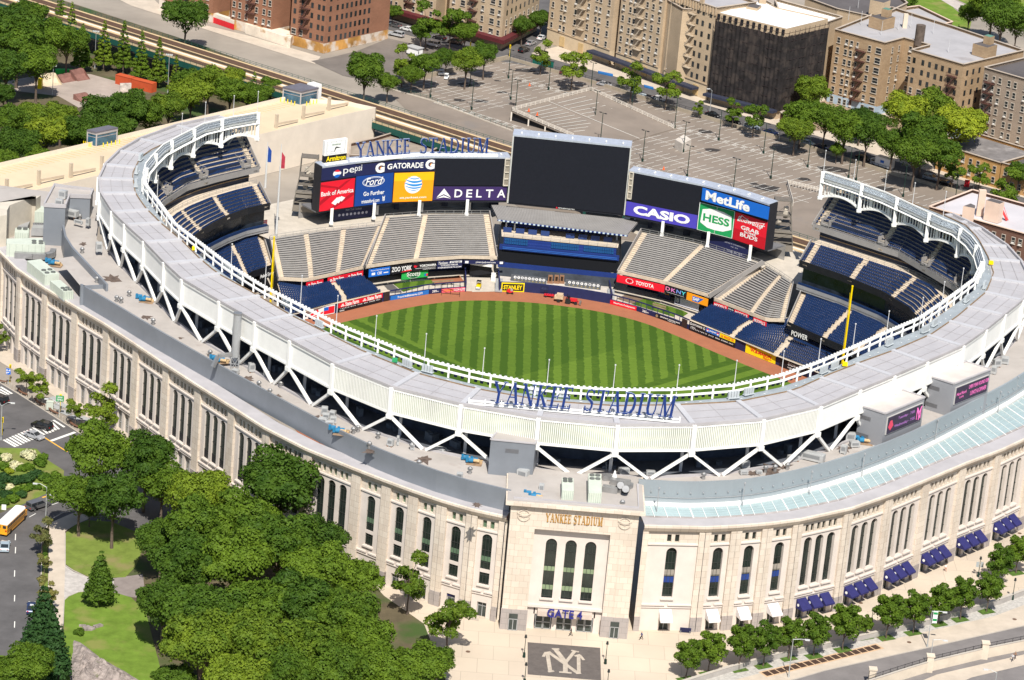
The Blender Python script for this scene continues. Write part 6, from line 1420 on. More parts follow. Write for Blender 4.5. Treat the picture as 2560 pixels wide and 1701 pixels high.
building('red brown brick apartment block with rust fire escapes beside the elevated railway',foot,26,b_red,r_grey,{0:dict(cols=[.1,.3,.5,.7,.9],floors=7,fh=3.3,first=4,esc=(.5,)),2:dict(cols=2,floors=7,fh=3.3,first=4),4:dict(cols=[.08,.22,.38,.62,.80,.93],floors=7,fh=3.3,first=4.2,esc=(.5,)),6:dict(cols=[.6],floors=7,fh=3.3,first=4),8:dict(cols=[(.1,1.8),.32,.6,.8,.93],floors=7,fh=3.3,first=3.9,esc=(.42,),escw=3.8),9:dict(cols=[.1,.25,.36,.46,.56,.66,.76,.86,(.96,1.9)],floors=7,fh=3.3,first=3.6,ac=.4)},base=(3.2,mat('ochre_base',(.42,.22,.06),.9,0,.5,.12,stain=(.2,.45,(.62,.55,.48)))),group=grp)
b=MB();b.prism([at(*Z1(1690,190)),at(*Z1(2020,290)),at(*Z1(1990,330)),at(*Z1(1680,230))],0,3.2);tag(b.build('annexe',mat('annexe_white',(.66,.58,.48),.9,0,.2,.2,stain=(.3,.55,(.45,.28,.14)))),'low stained white annexe at the foot of the red brown block','building')
b=MB();b.slab([at(*Z1(1095,40)),at(*Z1(1390,130)),at(*Z1(1605,205))],[at(*Z1(1095,30)),at(*Z1(1390,120)),at(*Z1(1605,190))],0,3.0);o=b.build('boundary_wall',mat('white_wall',(.66,.60,.52),.9,0,.1,.3));tag(o,'white boundary wall with a red painted foot along the railway','wall')
b=MB();q=[at(*Z1(1095,42)),at(*Z1(1390,132)),at(*Z1(1605,207))];b.wall([p+V((.05,-.12,0))for p in q],0,1.9);b.build('red_band',red,o)
L0_,C_,R_=at(*Z2(350,128)),at(*Z2(1100,342)),at(*Z2(1350,212));d1=(C_-L0_).normalized();d2=(R_-C_).normalized()
k=lambda s:L0_+d1*((C_-L0_).length*s)
t=building('tan block with dark red pavement shed on the corner at top centre',[L0_,k(.40),k(.40)+d2*8,k(.52)+d2*8,k(.52),C_,R_,R_-d1*40,L0_+d2*30],27,b_tan,r_grey,{0:dict(cols=[.1,.3,.5,.7,.9],floors=7,fh=3.35,first=4.4,esc=(.42,)),2:dict(cols=[.5],floors=7,fh=3.35,first=4.4),4:dict(cols=[.08,(.25,1.8),.42,.62,(.80,1.8),.93],floors=7,fh=3.35,first=4.4,esc=(.45,)),5:dict(cols=[.1,.22,.34,.46,.58,.7,.82,.93],floors=7,fh=3.35,first=4.2)},group=grp)
b=MB();q=[L0_-d2*3,C_-d2*3+d1*2.5,R_+d1*2.5];r_=[L0_,C_,R_];b.slab(q,r_,2.9,4.2);tag(b.build('pavement_shed',mat('shed_dark_red',(.10,.018,.022),.7,0,.15,.4)),'dark red plywood pavement shed round the tan corner block','scaffold')
Aq,Bq=at(*Z2(1415,292)),at(*Z3(182,690));hT=30.0
d1=(Bq-Aq).normalized();n1=V((-d1.y,d1.x,0));n1=n1 if n1.y>0 else-n1;L_=(Bq-Aq).length
k=lambda s,dd=0:Aq+d1*(L_*s)+n1*dd
foot=[k(0),k(.40),k(.40,13),k(.44,13),k(.44),k(.70),k(.70,13),k(.735,13),k(.735),k(1),k(1,18),k(0,18)]
cols_=[.06,.17,.28,.38,.62,.72,.83,.94]
t=building('long tan block with three projecting wings and cream fire escapes facing the car park',foot,hT,b_tan,r_grey,{0:dict(cols=[.06,.2,.26,.42,.62,.74,.8,.93],floors=7,fh=3.45,first=5.6,esc=(.52,),escm=escp,ac=.45,bands=(5.0,)),4:dict(cols=[.08,.24,.34,.62,.76,.92],floors=7,fh=3.45,first=5.6,esc=(.48,),escm=escp,ac=.4,bands=(5.0,)),8:dict(cols=[.08,.26,.36,.62,.74,.9],floors=7,fh=3.45,first=5.6,esc=(.5,),escm=escp,ac=.4,bands=(5.0,)),1:dict(cols=2,floors=7,fh=3.45,first=5.6),5:dict(cols=2,floors=7,fh=3.45,first=5.6),9:dict(cols=3,floors=7,fh=3.45,first=5.6)},base=(4.6,mat('limestone_base',(.55,.44,.30),.9,0,.1,.3)),group=grp)
b=MB()
for s in[i/60 for i in range(61)]:
 if .40<s<.44 or .70<s<.735:continue
 q=k(s)-n1*.15;b.box((q.x,q.y,hT-1.4),(.5,.5,2.2),d1)
 if int(s*60)%10==5:b.box((q.x,q.y,hT+.6),(1.6,.6,1.6),d1)
b.build('corbel_cornice',b_tan,t)
for s in(.10,.22,.52,.62,.82,.93):
 b=MB();q=k(s)-n1*.1;b.box((q.x,q.y,2.2),(2.2,.25,3.2),d1);b.build('shop_door',mat('plywood_ochre',(.50,.36,.18),.9,0,.2),t)
b=MB()
for s0,s1,m_ in((.30,.95,0),):b.slab([k(s0,-3.2),k(s1,-3.2)],[k(s0,-.2),k(s1,-.2)],2.7,3.4)
tag(b.build('pavement_shed',mat('shed_blue_black',(.03,.035,.06),.7,0,.2)),'dark pavement shed along the foot of the long tan block','scaffold')
za=26.5
NA,NC,NR=at(*Z3(232,222),za),at(*Z3(690,292),za),at(*Z3(988,222),za)
fa=at(*Z3(182,705));fc=at(*Z3(660,828))
d1=(fc-fa);d1.z=0;d1.normalize();d2=(NR-NC);d2.z=0;d2.normalize();fr3=fc+d2*((NR-NC).length)
t=thing('netted_building','building wrapped in black construction netting with a white roof','building',(fa+fc)/2)
netm=mat('black_netting',(.020,.017,.017),.95,0,.5,.5,stain=(.3,.5,(.045,.036,.032)))
b=MB();N=36
def pleat(a,c,n_):
 dd=(c-a).normalized();nn=V((dd.y,-dd.x,0));return[lerp(a,c,i/n_)+nn*(.22*(i%2)+rnd.uniform(-.1,.15))for i in range(n_+1)]
P1=pleat(fa,fc,34)+pleat(fc,fr3,26)[1:]
b.wall(P1,3,za);b.build('netting',netm,t)
b=MB();b.wall([fa+V((.5,.6,0)),fc+V((0,.9,0)),fr3+V((-.5,.8,0)),fr3+V((-16,10,0)),fa+d2*24+V((0,4,0)),fa+V((.5,.6,0))],0,za+2.6);b.build('wall',b_tan,t)
b=MB();b.sheet([fa+V((.5,.6,0)),fc+V((0,.9,0)),fr3+V((-.5,.8,0)),fr3+V((-16,10,0)),fa+d2*24+V((0,4,0))],za+2.2);b.build('roof',r_white,t)
b=MB()
for z in(za,za+1.2):
 for a,c in zip(P1,P1[1:]):b.bar(V((a.x,a.y,z)),V((c.x,c.y,z)),.12,.12)
for p in P1[::3]:b.bar(V((p.x,p.y,za-1)),V((p.x,p.y,za+1.9)),.12,.12)
for z in range(4,26,3):
 for a,c in zip(P1[::3],P1[3::3]):b.bar(V((a.x,a.y,z)),V((c.x,c.y,z)),.1,.08)
b.build('scaffold_pipe',mat('scaffold_dark',(.05,.035,.035),.7,.2,.3),t)
b=MB()
for i in range(12):
 q=lerp(fa,fc,(i+.5)/12)+V((0,.7,0));b.box((q.x,q.y,za+1.3),(.9,.3,1.7),d1)
b.build('arched_openings',black,t)
b=MB();b.slab([fa-d2*2.5,fc-d2*2.5],[fa,fc],2.6,3.4);b.build('shed_roof',MATS['shed_blue_black'],t)
z=23.8
W1=T(zoom(2040,60,.16577),[(290,80),(1040,283),(1232,232)],z);nb=(W1[2]-W1[1]).normalized();db=(W1[1]-W1[0]).normalized()
W2=[at(*Z3(1592,340),z),at(*Z3(1945,442),z),at(*Z3(2360,345),z)]
lb_=mat('pale_blue_base',(.36,.46,.56),.8,0,.15,.2,stain=(.25,.6,(.30,.36,.42)))
rec=W1[1]+nb*11
foot=[W1[0],W1[1],rec,rec+db*((W2[0]-rec).dot(db)),W2[0]+nb*0,W2[1],W2[2],W2[2]-db*30+nb*6,W1[0]+nb*42-db*6]
foot[3]=W2[0]-nb*((W2[0]-rec).dot(nb))if False else rec+db*max(3,(W2[0]-rec).dot(db))
t=building('brown banded brick block with grey roof and a pale blue painted base',foot,z,b_brown,r_grey,{0:dict(cols=[.1,.26,.36,(.48,.7),.72,(.9,2.0)],floors=7,fh=3.2,first=.6,esc=(.57,),ac=.4),1:dict(cols=[.45,.8],floors=6,fh=3.2,first=3.8,w=.7),2:dict(cols=[.3,.6,.85],floors=6,fh=3.2,first=3.8),4:dict(cols=[.07,(.24,2),.37,.5,.62,.76,.9],floors=7,fh=3.2,first=.6,esc=(.83,),ac=.4),5:dict(cols=[.08,.18,.28,.38,.5,.6,.7,.82,.92],floors=7,fh=3.2,first=.6)},base=(3.0,lb_),group=grp)
def rooftop(label,conv,pts,z0,hh,m=b_brown,nm='stair_bulkhead',cap=r_dark,topped=True):
 P=A(conv,pts,z0+hh);b=MB();b.prism(P,z0,z0+hh);o=tag(b.build(nm,m),label,'bulkhead');c=sum(P,V((0,0,0)))/4
 b=MB();b.face([lerp(p,c,.06)+V((0,0,.03))for p in P]);b.build('flat_roof',cap,o);return o
rooftop('tan stair house with clock face panel on the grey roof of the banded block',Z3,[(1300,112),(1392,140),(1478,118),(1390,92)],23,3.5)
rooftop('square tower of the tan stair house with a green cap on the banded block',Z3,[(1385,60),(1430,72),(1458,64),(1412,52)],26,3.0,b_brown,'roof_tower',mat('verdigris',(.10,.22,.17),.7,0,.2))
rooftop('second stair house on the banded block roof nearer the right edge',Z3,[(2010,300),(2110,330),(2178,310),(2080,285)],23,3.5)
rooftop('second roof tower with green cap near the right edge',Z3,[(2085,245),(2130,258),(2160,248),(2115,236)],26,3.0,b_brown,'roof_tower',MATS['verdigris'])
ch=MB();q=at(*Z3(1638,300),23);ch.tube(q-V((0,0,.5)),q+V((0,0,6.0)),1.5,1.5,14);tag(ch.build('chimney_stack',mat('stained_chimney',(.11,.085,.07),.9,0,.4,.5)),'stained round chimney stack between the wings of the banded block','chimney')
ch=MB();q=at(*Z3(1540,190),23);ch.box(q+V((0,0,2)),(1.4,1.4,5));tag(ch.build('chimney_stack',beige),'square beige chimney on the grey roof of the banded block','chimney')
G=[at(*Z3(2090,462),24),at(*Z3(2620,615),24)];nn_=addb(G[0],G[1],26)
t=building('grey brown brick block with rust fire escape at the right edge',[G[0],G[1],G[1]+nn_,G[0]+nn_],24,b_grey,r_dark,{0:dict(cols=[.04,(.14,.9),.22,.34,.42,.55,.66,.78,.9],floors=7,fh=3.25,first=.8,esc=(.10,),ac=.45),3:dict(cols=3,floors=7,fh=3.25,first=.8)},group=grp)
Y0,Y1,Y2=at(*Z3(1772,985),8),at(*Z3(2200,1118),8),at(*Z3(2640,1235),8);nn_=addb(Y0,Y1,20)
building('two storey yellow brick row house with grey felt roof',[Y0,Y1,Y1+nn_,Y0+nn_],8,b_yel,mat('felt_roof',(.19,.175,.17),.85,0,.3,.2,stain=(.2,.55,(.3,.28,.27))),{0:dict(cols=[.08,.18,.3,.42,.54,.66,.78,.92],floors=2,fh=3.3,first=1.4,ac=.2)},group='row houses at the right',name='row_house')
building('two storey yellow brick row house with dark flat roof at the right edge',[Y1+V((.3,-.3,0)),Y2,Y2+nn_,Y1+nn_+V((.3,0,0))],8.2,brick('yellow_brick_b',(.44,.26,.11),(.40,.235,.10)),r_dark,{0:dict(cols=[.08,.2,.32,.44,.56,.7,.85],floors=2,fh=3.3,first=1.4,ac=.2)},group='row houses at the right',name='row_house')
p0,p1=at(*zoom(2380,480,.24557)(-230,150),15),at(*zoom(2380,480,.24557)(760,430),15);nn_=addb(p0,p1,24)
building('brown brick block with pale roof and peach stair houses beside the stadium ring',[p0,p1,p1+nn_,p0+nn_],15,brick('dark_brown_brick',(.16,.085,.06),(.14,.075,.055)),mat('pale_roof',(.52,.50,.52),.7,0,.08,.1),{0:dict(cols=[.4,.46,.55,.60,.68,.78,.88,.95],floors=4,fh=3.4,first=1.2)},capm=mat('peach_render',(.66,.50,.40),.9,0,.08))
pe=MATS['peach_render']
ZQ2=zoom(2380,480,.24557)
rooftop('tall peach stair house on the pale roof beside the stadium',ZQ2,[(345,85),(490,125),(535,105),(395,65)],14.2,5.5,pe)
rooftop('small peach stair house on the pale roof beside the stadium',ZQ2,[(115,145),(235,170),(240,140),(190,118)],14.2,4.0,pe)
b=MB();q=at(*ZQ2(278,240),14.2);b.box(q+V((0,0,3.6)),(1.9,1.5,7.2));tag(b.build('chimney_stack',pe),'peach chimney between the two peach stair houses','chimney')
b=MB();q=at(*ZQ2(560,290),14.3);b.bar(q,q+V((-1.6,1.2,2.6)),.9,.2);b.box(q+V((-3.2,1.4,2.6)),(3.2,1.0,.15))
for s_ in(-.4,.4):b.bar(q+V((s_,0,0)),q+V((s_-1.6,1.2,3.5)),.08,.08)
tag(b.build('roof_stair',mat('red_steel',(.70,.05,.05),.5,0,.1)),'small bright red steel stair on the pale roof','stair')
def rear(label,pts,z,wm,rm,**kw):return building(label,A(Z3,pts,z),z,wm,rm,kw.pop('edges',{}),**kw)
rear('dark flat roofed tan block at the top edge right of centre',[(860,-20),(1080,60),(1350,120),(1560,20),(1400,-120),(1000,-140)],24,b_tan,r_dark,group=grp)
rear('white roofed tan block behind the netted building',[(690,100),(1010,152),(1115,115),(650,-10)],25,b_tan,r_white,group=grp)
rear('tan block with grey roof at the top edge above the netted building',[(-240,-90),(20,60),(235,75),(480,70),(640,30),(300,-160)],27,b_tan,r_grey,group=grp)
rear('peach parapet rear wing of the banded block with grey roof',[(1480,62),(1640,210),(1870,150),(1640,40)],22,b_brown,r_grey,group=grp,capm=pe)
rooftop('beige roof house on the dark roofed block at the top edge',Z3,[(1305,0),(1400,22),(1445,5),(1350,-18)],24,4.5,b_tan)
rooftop('low beige roof house at the top edge left of the white roof',Z3,[(290,15),(410,45),(430,15),(330,-10)],26,3.0,b_tan)
rooftop('tall beige roof house beside the white roof',Z3,[(455,45),(530,60),(560,40),(490,20)],26,3.5,b_tan)
b=MB();q=at(*Z3(555,100),25);b.box(q+V((0,0,2.2)),(2.2,2.2,6));tag(b.build('chimney_stack',b_tan),'tan brick chimney on the white roof','chimney')
hs=[at(*Z3(690,770),5),at(*Z3(775,745),5),at(*Z3(840,790),5),at(*Z3(760,820),5)]
building('small red brick shop beside the netted building',hs[::-1],5,b_red,mat('shop_roof',(.33,.22,.17),.8,0,.2),{},name='shop')
b=MB()
for x,y in[(1155,140),(1380,240),(1580,190),(1240,170),(1495,205),(1840,360),(1735,230),(1220,60)]:
 q=at(*Z3(x,y),23);b.tube(q,q+V((0,0,4.5)),.09,.06,5)
o=b.build('roof_pipe',mat('pipe_pale',(.6,.6,.6),.5,.2,.1));tag(o,'thin pale vent pipes on the banded block roof','pipes');o['kind']='stuff'
# ---------------------------------------------------------------- elevated railway
TZ=8.0
er=thing('elevated_railway','dark green steel elevated railway with brown sleepers and cream walkways','railway',at(*Z2(100,640),0))
a0,a1=at(40,-12,TZ),at(1270,377,TZ);dt=(a1-a0);dt.z=0;dt.normalize();a1=a1+dt*130;nt_=V((dt.y,-dt.x,0));a0=a0-dt*60
Ltr=(a1-a0).length
def tline(off,z=0):return[a0+nt_*off+V((0,0,z)),a1+nt_*off+V((0,0,z))]
green=mat('railway_green',(.012,.075,.06),.6,.1,.2,.3);sleep=mat('sleeper_brown',(.10,.055,.035),.95,0,.25,1.2);walkb=mat('cream_walkway',(.56,.42,.24),.9,0,.12,.5);railst=mat('rail_steel',(.42,.38,.36),.35,.7,.15,1)
def bars(name,items,m):
 b=MB()
 for off,z,w,h in items:
  p,q=tline(off,z);P=resample([p,q],40)
  for a,c in zip(P,P[1:]):b.bar(a,c,w,h)
 b.build(name,m,er)
bars('sleeper_bed',[(-1.3,-.1,3.4,.25),(2.9,-.35,1.6,.25),(8.4,-.1,3.6,.25)],sleep)
bars('rail',[(o+s_*.75,.02,.14,.2)for o in(-1.3,2.9,8.4)for s_ in(-1,1)],mat('dull_rail',(.17,.12,.09),.6,.4,.2,1))
bars('walkway',[(-3.4,0,.9,.12),(1.1,.05,.5,.14),(4.6,.12,1.0,.14),(6.2,.12,1.1,.14),(10.6,.1,1.3,.12)],walkb)
bars('girder',[(-3.9,-.9,.4,1.7),(11.2,-.9,.4,1.7),(1.2,-.9,.4,1.4),(6.1,-.9,.4,1.4)],green)
bars('third_rail',[(5.4,.25,.3,.2)],white)
b=MB();s=0
while s<Ltr:
 for o_ in(-4.1,11.4):
  q=a0+dt*s+nt_*o_;b.box(q+V((0,0,.55)),(.1,.1,1.1))
 s+=2.5
for o_ in(-4.1,11.4):
 for z in(.55,1.05):p,q=tline(o_,z);b.bar(p,q,.07,.08)
b.build('railing',green,er)
b=MB();s=5
while s<Ltr:
 for o_ in(-3.6,10.9):
  q=a0+dt*s+nt_*o_;b.box(V((q.x,q.y,3.3)),(.6,.6,6.6),dt)
 p,q=a0+dt*s+nt_*-4.2,a0+dt*s+nt_*11.5;b.bar(p+V((0,0,-1.6)),q+V((0,0,-1.6)),.5,1.0)
 for o_,s_ in((-3.6,1),(10.9,-1)):q=a0+dt*s+nt_*o_;b.bar(V((q.x,q.y,5.0)),V((q.x,q.y,6.4))+nt_*(2*s_),.3,.3)
 s+=13.5
b.build('bent',green,er)
b=MB();s=0
while s<Ltr-3:
 for o0,o1 in((-3.5,.8),(6.4,10.8),(1.3,5.9)):
  p,q=a0+dt*s+nt_*o0,a0+dt*(s+3)+nt_*o1;b.bar(p+V((0,0,-1.1)),q+V((0,0,-1.1)),.18,.18);p,q=a0+dt*s+nt_*o1,a0+dt*(s+3)+nt_*o0;b.bar(p+V((0,0,-1.15)),q+V((0,0,-1.15)),.18,.18)
 s+=3
b.build('lattice',green,er)
# ---------------------------------------------------------------- garage on the left
GZ=12.0
gf=A(Z1,[(-120,1395),(690,1205),(1770,930),(2360,790)],GZ)+[at(*Z2(243,745),GZ)]
gbk=A(Z1,[(-120,1150),(600,985),(1930,670),(2190,715)],GZ)
gr=thing('garage','long cream parking garage with pale roof deck behind the left of the stadium','garage',(gf[1]+gbk[1])/2-V((0,0,GZ)))
far=at(*Z1(2190,590),GZ);ge=gf[-1]
gA,gE=gf[0],gf[-1];back0=gbk[0];backE=at(*Z1(1935,672),GZ)
cream=mat('garage_cream',(.70,.62,.52),.85,0,.07,.2)
roofp=[gA,gf[1],gf[2],gf[3],gE,at(*Z1(2360,700),GZ),backE,gbk[1],back0]
b=MB();b.sheet(roofp,GZ-.9);b.build('roof_deck',pooltan,gr)
b=MB();Q=roofp+[roofp[0]]
for p,q in zip(Q,Q[1:]):b.slab([V((p.x,p.y,0)),V((q.x,q.y,0))],[V((p.x,p.y,0))+V((.2,.35,0)),V((q.x,q.y,0))+V((.2,.35,0))],0,GZ+.2)
b.build('garage_wall',cream,gr)
b=MB();n_=(gf[2]-gf[1]).normalized();m_=V((-n_.y,n_.x,0))
for x,y in[(45,1330),(265,1270),(485,1220),(697,1170),(1895,880),(2080,820),(2255,760)]:
 q=at(*Z1(x,y),GZ-.9);b.box(q+V((0,0,2.0)),(.75,.75,4.0),n_);b.bar(q+V((0,0,1.2)),q+n_*9+V((0,0,.7)),.25,.6)
b.build('ramp_post',mat('garage_concrete',(.50,.42,.32),.9,0,.1),gr)
b=MB();
for k_ in range(60):
 q=lerp(gbk[0],backE,k_/60)-m_*1.2;b.bar(q+V((0,0,-.85)),q-m_*4.5+n_*1.0+V((0,0,-.85)),.14,.02)
b.build('bay_marking',mat('faded_yellow',(.68,.50,.20),.9,0,.1),gr)
for(x0,y0),(x1,y1),(x2,y2),lab in[((598,990),(660,1005),(800,975),'small glass lift kiosk with grey roof at the left of the garage deck'),((1940,690),(2060,720),(2175,695),'larger glass lift kiosk with white wall at the far end of the garage deck')]:
 a,c,e=at(*Z1(x0,y0),GZ-.9),at(*Z1(x1,y1),GZ-.9),at(*Z1(x2,y2),GZ-.9);poly=[a,c,e,e+(a-c)]
 hk=height(Z1(x1,y1),(Z1(x1,y1)[0]+2,Z1(x1,y1)[1]-27))*0+3.6;z0=GZ-.9
 t=thing('lift_kiosk',lab,'kiosk',c,0,'lift kiosks on the garage deck');b=MB();b.prism(poly,z0,z0+hk);b.build('glass_wall',mat('kiosk_glass',(.03,.10,.16),.1,0,.4,.5,spec=.7),t)
 b=MB();cc=sum(poly,V((0,0,0)))/4;b.prism([p+(p-cc)*.06 for p in poly],z0+hk,z0+hk+.5,True);b.build('roof',mat('kiosk_roof',(.13,.125,.15),.6,0,.1),t)
 b=MB();Q=poly+[poly[0]]
 for p,q in zip(Q,Q[1:]):
  b.box(V((p.x,p.y,z0+hk/2)),(.35,.35,hk));b.bar(V((p.x,p.y,z0+2.4)),V((q.x,q.y,z0+2.4)),.12,.15);b.bar(V((p.x,p.y,z0+hk-.2)),V((q.x,q.y,z0+hk-.2)),.3,.5)
 b.build('frame',mat('kiosk_frame',(.40,.38,.38),.5,.2,.1),t)
 for p,q in zip([a,c],[c,e]):
  for k_ in range(5):
   r=lerp(p,q,(k_+.5)/5)+(lerp(p,q,.5)-cc).normalized()*1.6;b=MB();b.tube(V((r.x,r.y,z0)),V((r.x,r.y,z0+1.2)),.14,.14,6);tag(b.build('bollard',yellowpaint),'yellow bollard standing before a lift kiosk on the garage deck','bollard','yellow bollards round the lift kiosks')
 if 'larger' in lab:
  b=MB();b.box(V((*lerp(e,e+(a-c),.4).xy,z0+2.2))+(e-c).normalized()*1.5,(2.6,3.4,4.6),e-c);b.build('white_wall',white,t)
  # ================================================================ TREES
def leafmat(name,c,trans=.25):
 m=bpy.data.materials.new(name);m.use_nodes=True;t=m.node_tree;L=t.links.new;b=t.nodes['Principled BSDF'];out=t.nodes['Material Output']
 tc=t.nodes.new('ShaderNodeTexCoord');n=t.nodes.new('ShaderNodeTexNoise');n.inputs['Scale'].default_value=.55;n.inputs['Detail'].default_value=3;L(tc.outputs['Object'],n.inputs['Vector'])
 oi=t.nodes.new('ShaderNodeObjectInfo');ad=t.nodes.new('ShaderNodeMath');ad.operation='MULTIPLY_ADD';ad.inputs[1].default_value=.35;L(oi.outputs['Random'],ad.inputs[0]);L(n.outputs['Fac'],ad.inputs[2])
 r=t.nodes.new('ShaderNodeValToRGB');e=r.color_ramp.elements;e[0].position=.4;e[1].position=.95
 e[0].color=(c[0]*.62,c[1]*.70,c[2]*.7,1);e[1].color=(c[0]*1.5,c[1]*1.32,c[2]*1.15,1);L(ad.outputs[0],r.inputs[0]);L(r.outputs[0],b.inputs['Base Color'])
 b.inputs['Roughness'].default_value=.65;b.inputs['Specular IOR Level'].default_value=.2
 tr=t.nodes.new('ShaderNodeBsdfTranslucent');L(r.outputs[0],tr.inputs['Color']);mx=t.nodes.new('ShaderNodeMixShader');mx.inputs[0].default_value=trans
 L(b.outputs[0],mx.inputs[1]);L(tr.outputs[0],mx.inputs[2]);L(mx.outputs[0],out.inputs['Surface']);return m
lf=dict(deep=leafmat('leaf_deep_green',(.058,.118,.012)),mid=leafmat('leaf_mid_green',(.082,.15,.013)),light=leafmat('leaf_light_green',(.12,.19,.016)),yellow=leafmat('leaf_yellow_green',(.20,.27,.02)),olive=leafmat('leaf_olive',(.17,.175,.055)),bluegreen=leafmat('leaf_blue_green',(.035,.09,.024)),flower=leafmat('flower_white',(.50,.52,.36),.1),lawnbush=leafmat('leaf_bush',(.085,.165,.015)))
def crown_mesh(lobes,nleaf,size,seed,name='crown',flat=.0):
 r=random.Random(seed);vs=[];fs=[]
 tot=sum(l[3]**2 for l in lobes)
 for(x,y,z,R,sq)in lobes:
  for _ in range(int(nleaf*R*R/tot)):
   while True:
    d=V((r.uniform(-1,1),r.uniform(-1,1),r.uniform(-1,1)))
    if .05<d.length<1:break
   d.normalize()
   if d.z<-.35 and r.random()<.6:d.z=-d.z
   q=R*(1-abs(r.gauss(0,.16)));q*=.82+.36*noise.noise(V((x,y,z))*3+d*1.9)*1.2+.18
   p=V((x,y,z))+V((d.x*q,d.y*q,d.z*q*sq));n=(d+V((r.gauss(0,.55),r.gauss(0,.55),r.gauss(0,.55)+.25))).normalized()
   a=n.cross(V((r.gauss(0,1),r.gauss(0,1),r.gauss(0,1)))).normalized();b_=n.cross(a);s=size*r.uniform(.55,1.25)
   k=len(vs);vs+=[tuple(p-a*s*.5-b_*s*.28),tuple(p+a*s*.5-b_*s*.20),tuple(p+a*s*.42+b_*s*.34),tuple(p-a*s*.36+b_*s*.38)];fs.append((k,k+1,k+2,k+3))
 me=bpy.data.meshes.new(name);me.from_pydata(vs,[],fs);return me
def trunk_mesh(h,r0,limbs,seed,mt=None):
 r=random.Random(seed);b=MB();p=V((0,0,-.2));
 for i in range(4):
  q=V((r.uniform(-.15,.15),r.uniform(-.15,.15),h*(i+1)/4));b.tube(p,q,r0*(1-.16*i),r0*(1-.16*(i+1)),7,False);p=q
 for(x,y,z)in limbs:
  m=V((x*.45,y*.45,lerp(h*.75,z,.55)));s=V((0,0,h*r.uniform(.55,.95)));b.tube(s,m,r0*.42,r0*.28,5,False);b.tube(m,V((x,y,z)),r0*.28,r0*.08,5,False)
 return b.mesh('trunk',mt or bark)
def proto(kind):
 r=random.Random(hash(kind)%1000 if False else sum(map(ord,kind)))
 if kind.startswith('broad'):
  lobes=[(0,0,9.6,4.2,.85)]
  for i in range(17):
   a=2.4*i+r.uniform(-.3,.3);u=r.uniform(.25,1);rr=4.6*math.sqrt(u);zz_=9.0+4.6*math.sqrt(max(0,1-(rr/5.6)**2))*r.uniform(.35,1)-r.uniform(0,1.6);lobes.append((rr*math.cos(a),rr*math.sin(a),zz_,r.uniform(1.5,2.5),r.uniform(.65,.9)))
  return crown_mesh(lobes,18000,.40,3+r.randint(0,99)),trunk_mesh(6.5,.36,[(l[0],l[1],l[2])for l in lobes[1:8]],5)
 if kind.startswith('loose'):
  lobes=[]
  for i in range(15):
   a=2.4*i;rr=r.uniform(1.2,4.2);lobes.append((rr*math.cos(a),rr*math.sin(a),r.uniform(4.5,12.5)*(1-.03*rr),r.uniform(.9,1.7),.75))
  return crown_mesh(lobes,4200,.44,11+len(kind)),trunk_mesh(8.5,.22,[(l[0],l[1],l[2])for l in lobes],6)
 if kind=='plaza':
  lobes=[(0,0,5.2,2.0,1.15)]
  for i in range(14):
   a=2.4*i;zz_=3.4+.33*i;rr=1.9*math.sin(math.pi*(.22+.62*(zz_-3)/5.2));lobes.append((rr*math.cos(a),rr*math.sin(a),zz_,r.uniform(.8,1.15),.8))
  return crown_mesh(lobes,5200,.36,21),trunk_mesh(3.6,.15,[(l[0],l[1],l[2])for l in lobes[1:7]],7)
 if kind=='cone':
  lobes=[]
  for k in range(11):
   z=3+1.15*k;w=3.4*(1-(z-2.5)/13.5);m=6 if k<7 else 4
   for j in range(m):a=2*math.pi*j/m+k*1.1+r.uniform(-.3,.3);q=w*r.uniform(.55,.95);lobes.append((q*math.cos(a),q*math.sin(a),z+r.uniform(-.3,.3)-.1*q,max(.45,w*.33),.6))
  lobes.append((0,0,15.2,.5,2))
  return crown_mesh(lobes,5200,.46,31),trunk_mesh(13,.22,[],8)
 if kind=='pine':
  lobes=[(0,0,2+.9*k,max(.4,2.6*(1-k/9.5)),.55)for k in range(9)]+[(1.7*math.cos(2*j)*(1-j/16),1.7*math.sin(2*j)*(1-j/16),1.6+.42*j,1.0*(1-j/20),.6)for j in range(14)]
  return crown_mesh(lobes,4600,.40,41),trunk_mesh(3,.2,[],9)
 if kind=='bush':
  lobes=[(0,0,.7,1.0,.8)]+[(.8*math.cos(2.1*j),.8*math.sin(2.1*j),.55+.1*(j%3),.62,.8)for j in range(6)]
  return crown_mesh(lobes,1500,.26,51),None
PROTO={}
def tree_at(pos,kind,rad,mat_,label,cat='tree',name='tree',group=None,hs=None):
 base={'broad_a':6.3,'broad_b':6.3,'broad_c':6.3,'loose':4.6,'loose_b':4.6,'plaza':2.85,'cone':3.4,'pine':2.6,'bush':1.5}[kind]
 s=rad/base;sv=(s*rnd.uniform(.93,1.07),s*rnd.uniform(.93,1.07),s*(hs or rnd.uniform(.93,1.08)))
 if kind not in PROTO:
  c,t_=proto(kind);c.materials.append(lf['mid']);PROTO[kind]=(c,t_)
 c,t_=PROTO[kind]
 o=thing(name,label,cat,(pos.x,pos.y,pos.z),rnd.uniform(0,6.28),group);o.scale=sv
 k=bpy.data.objects.new('crown',c);COL.objects.link(k);k.parent=o;k.material_slots[0].link='OBJECT';k.material_slots[0].material=lf[mat_]
 if t_ is not None:k=bpy.data.objects.new('trunk',t_);COL.objects.link(k);k.parent=o
 return o
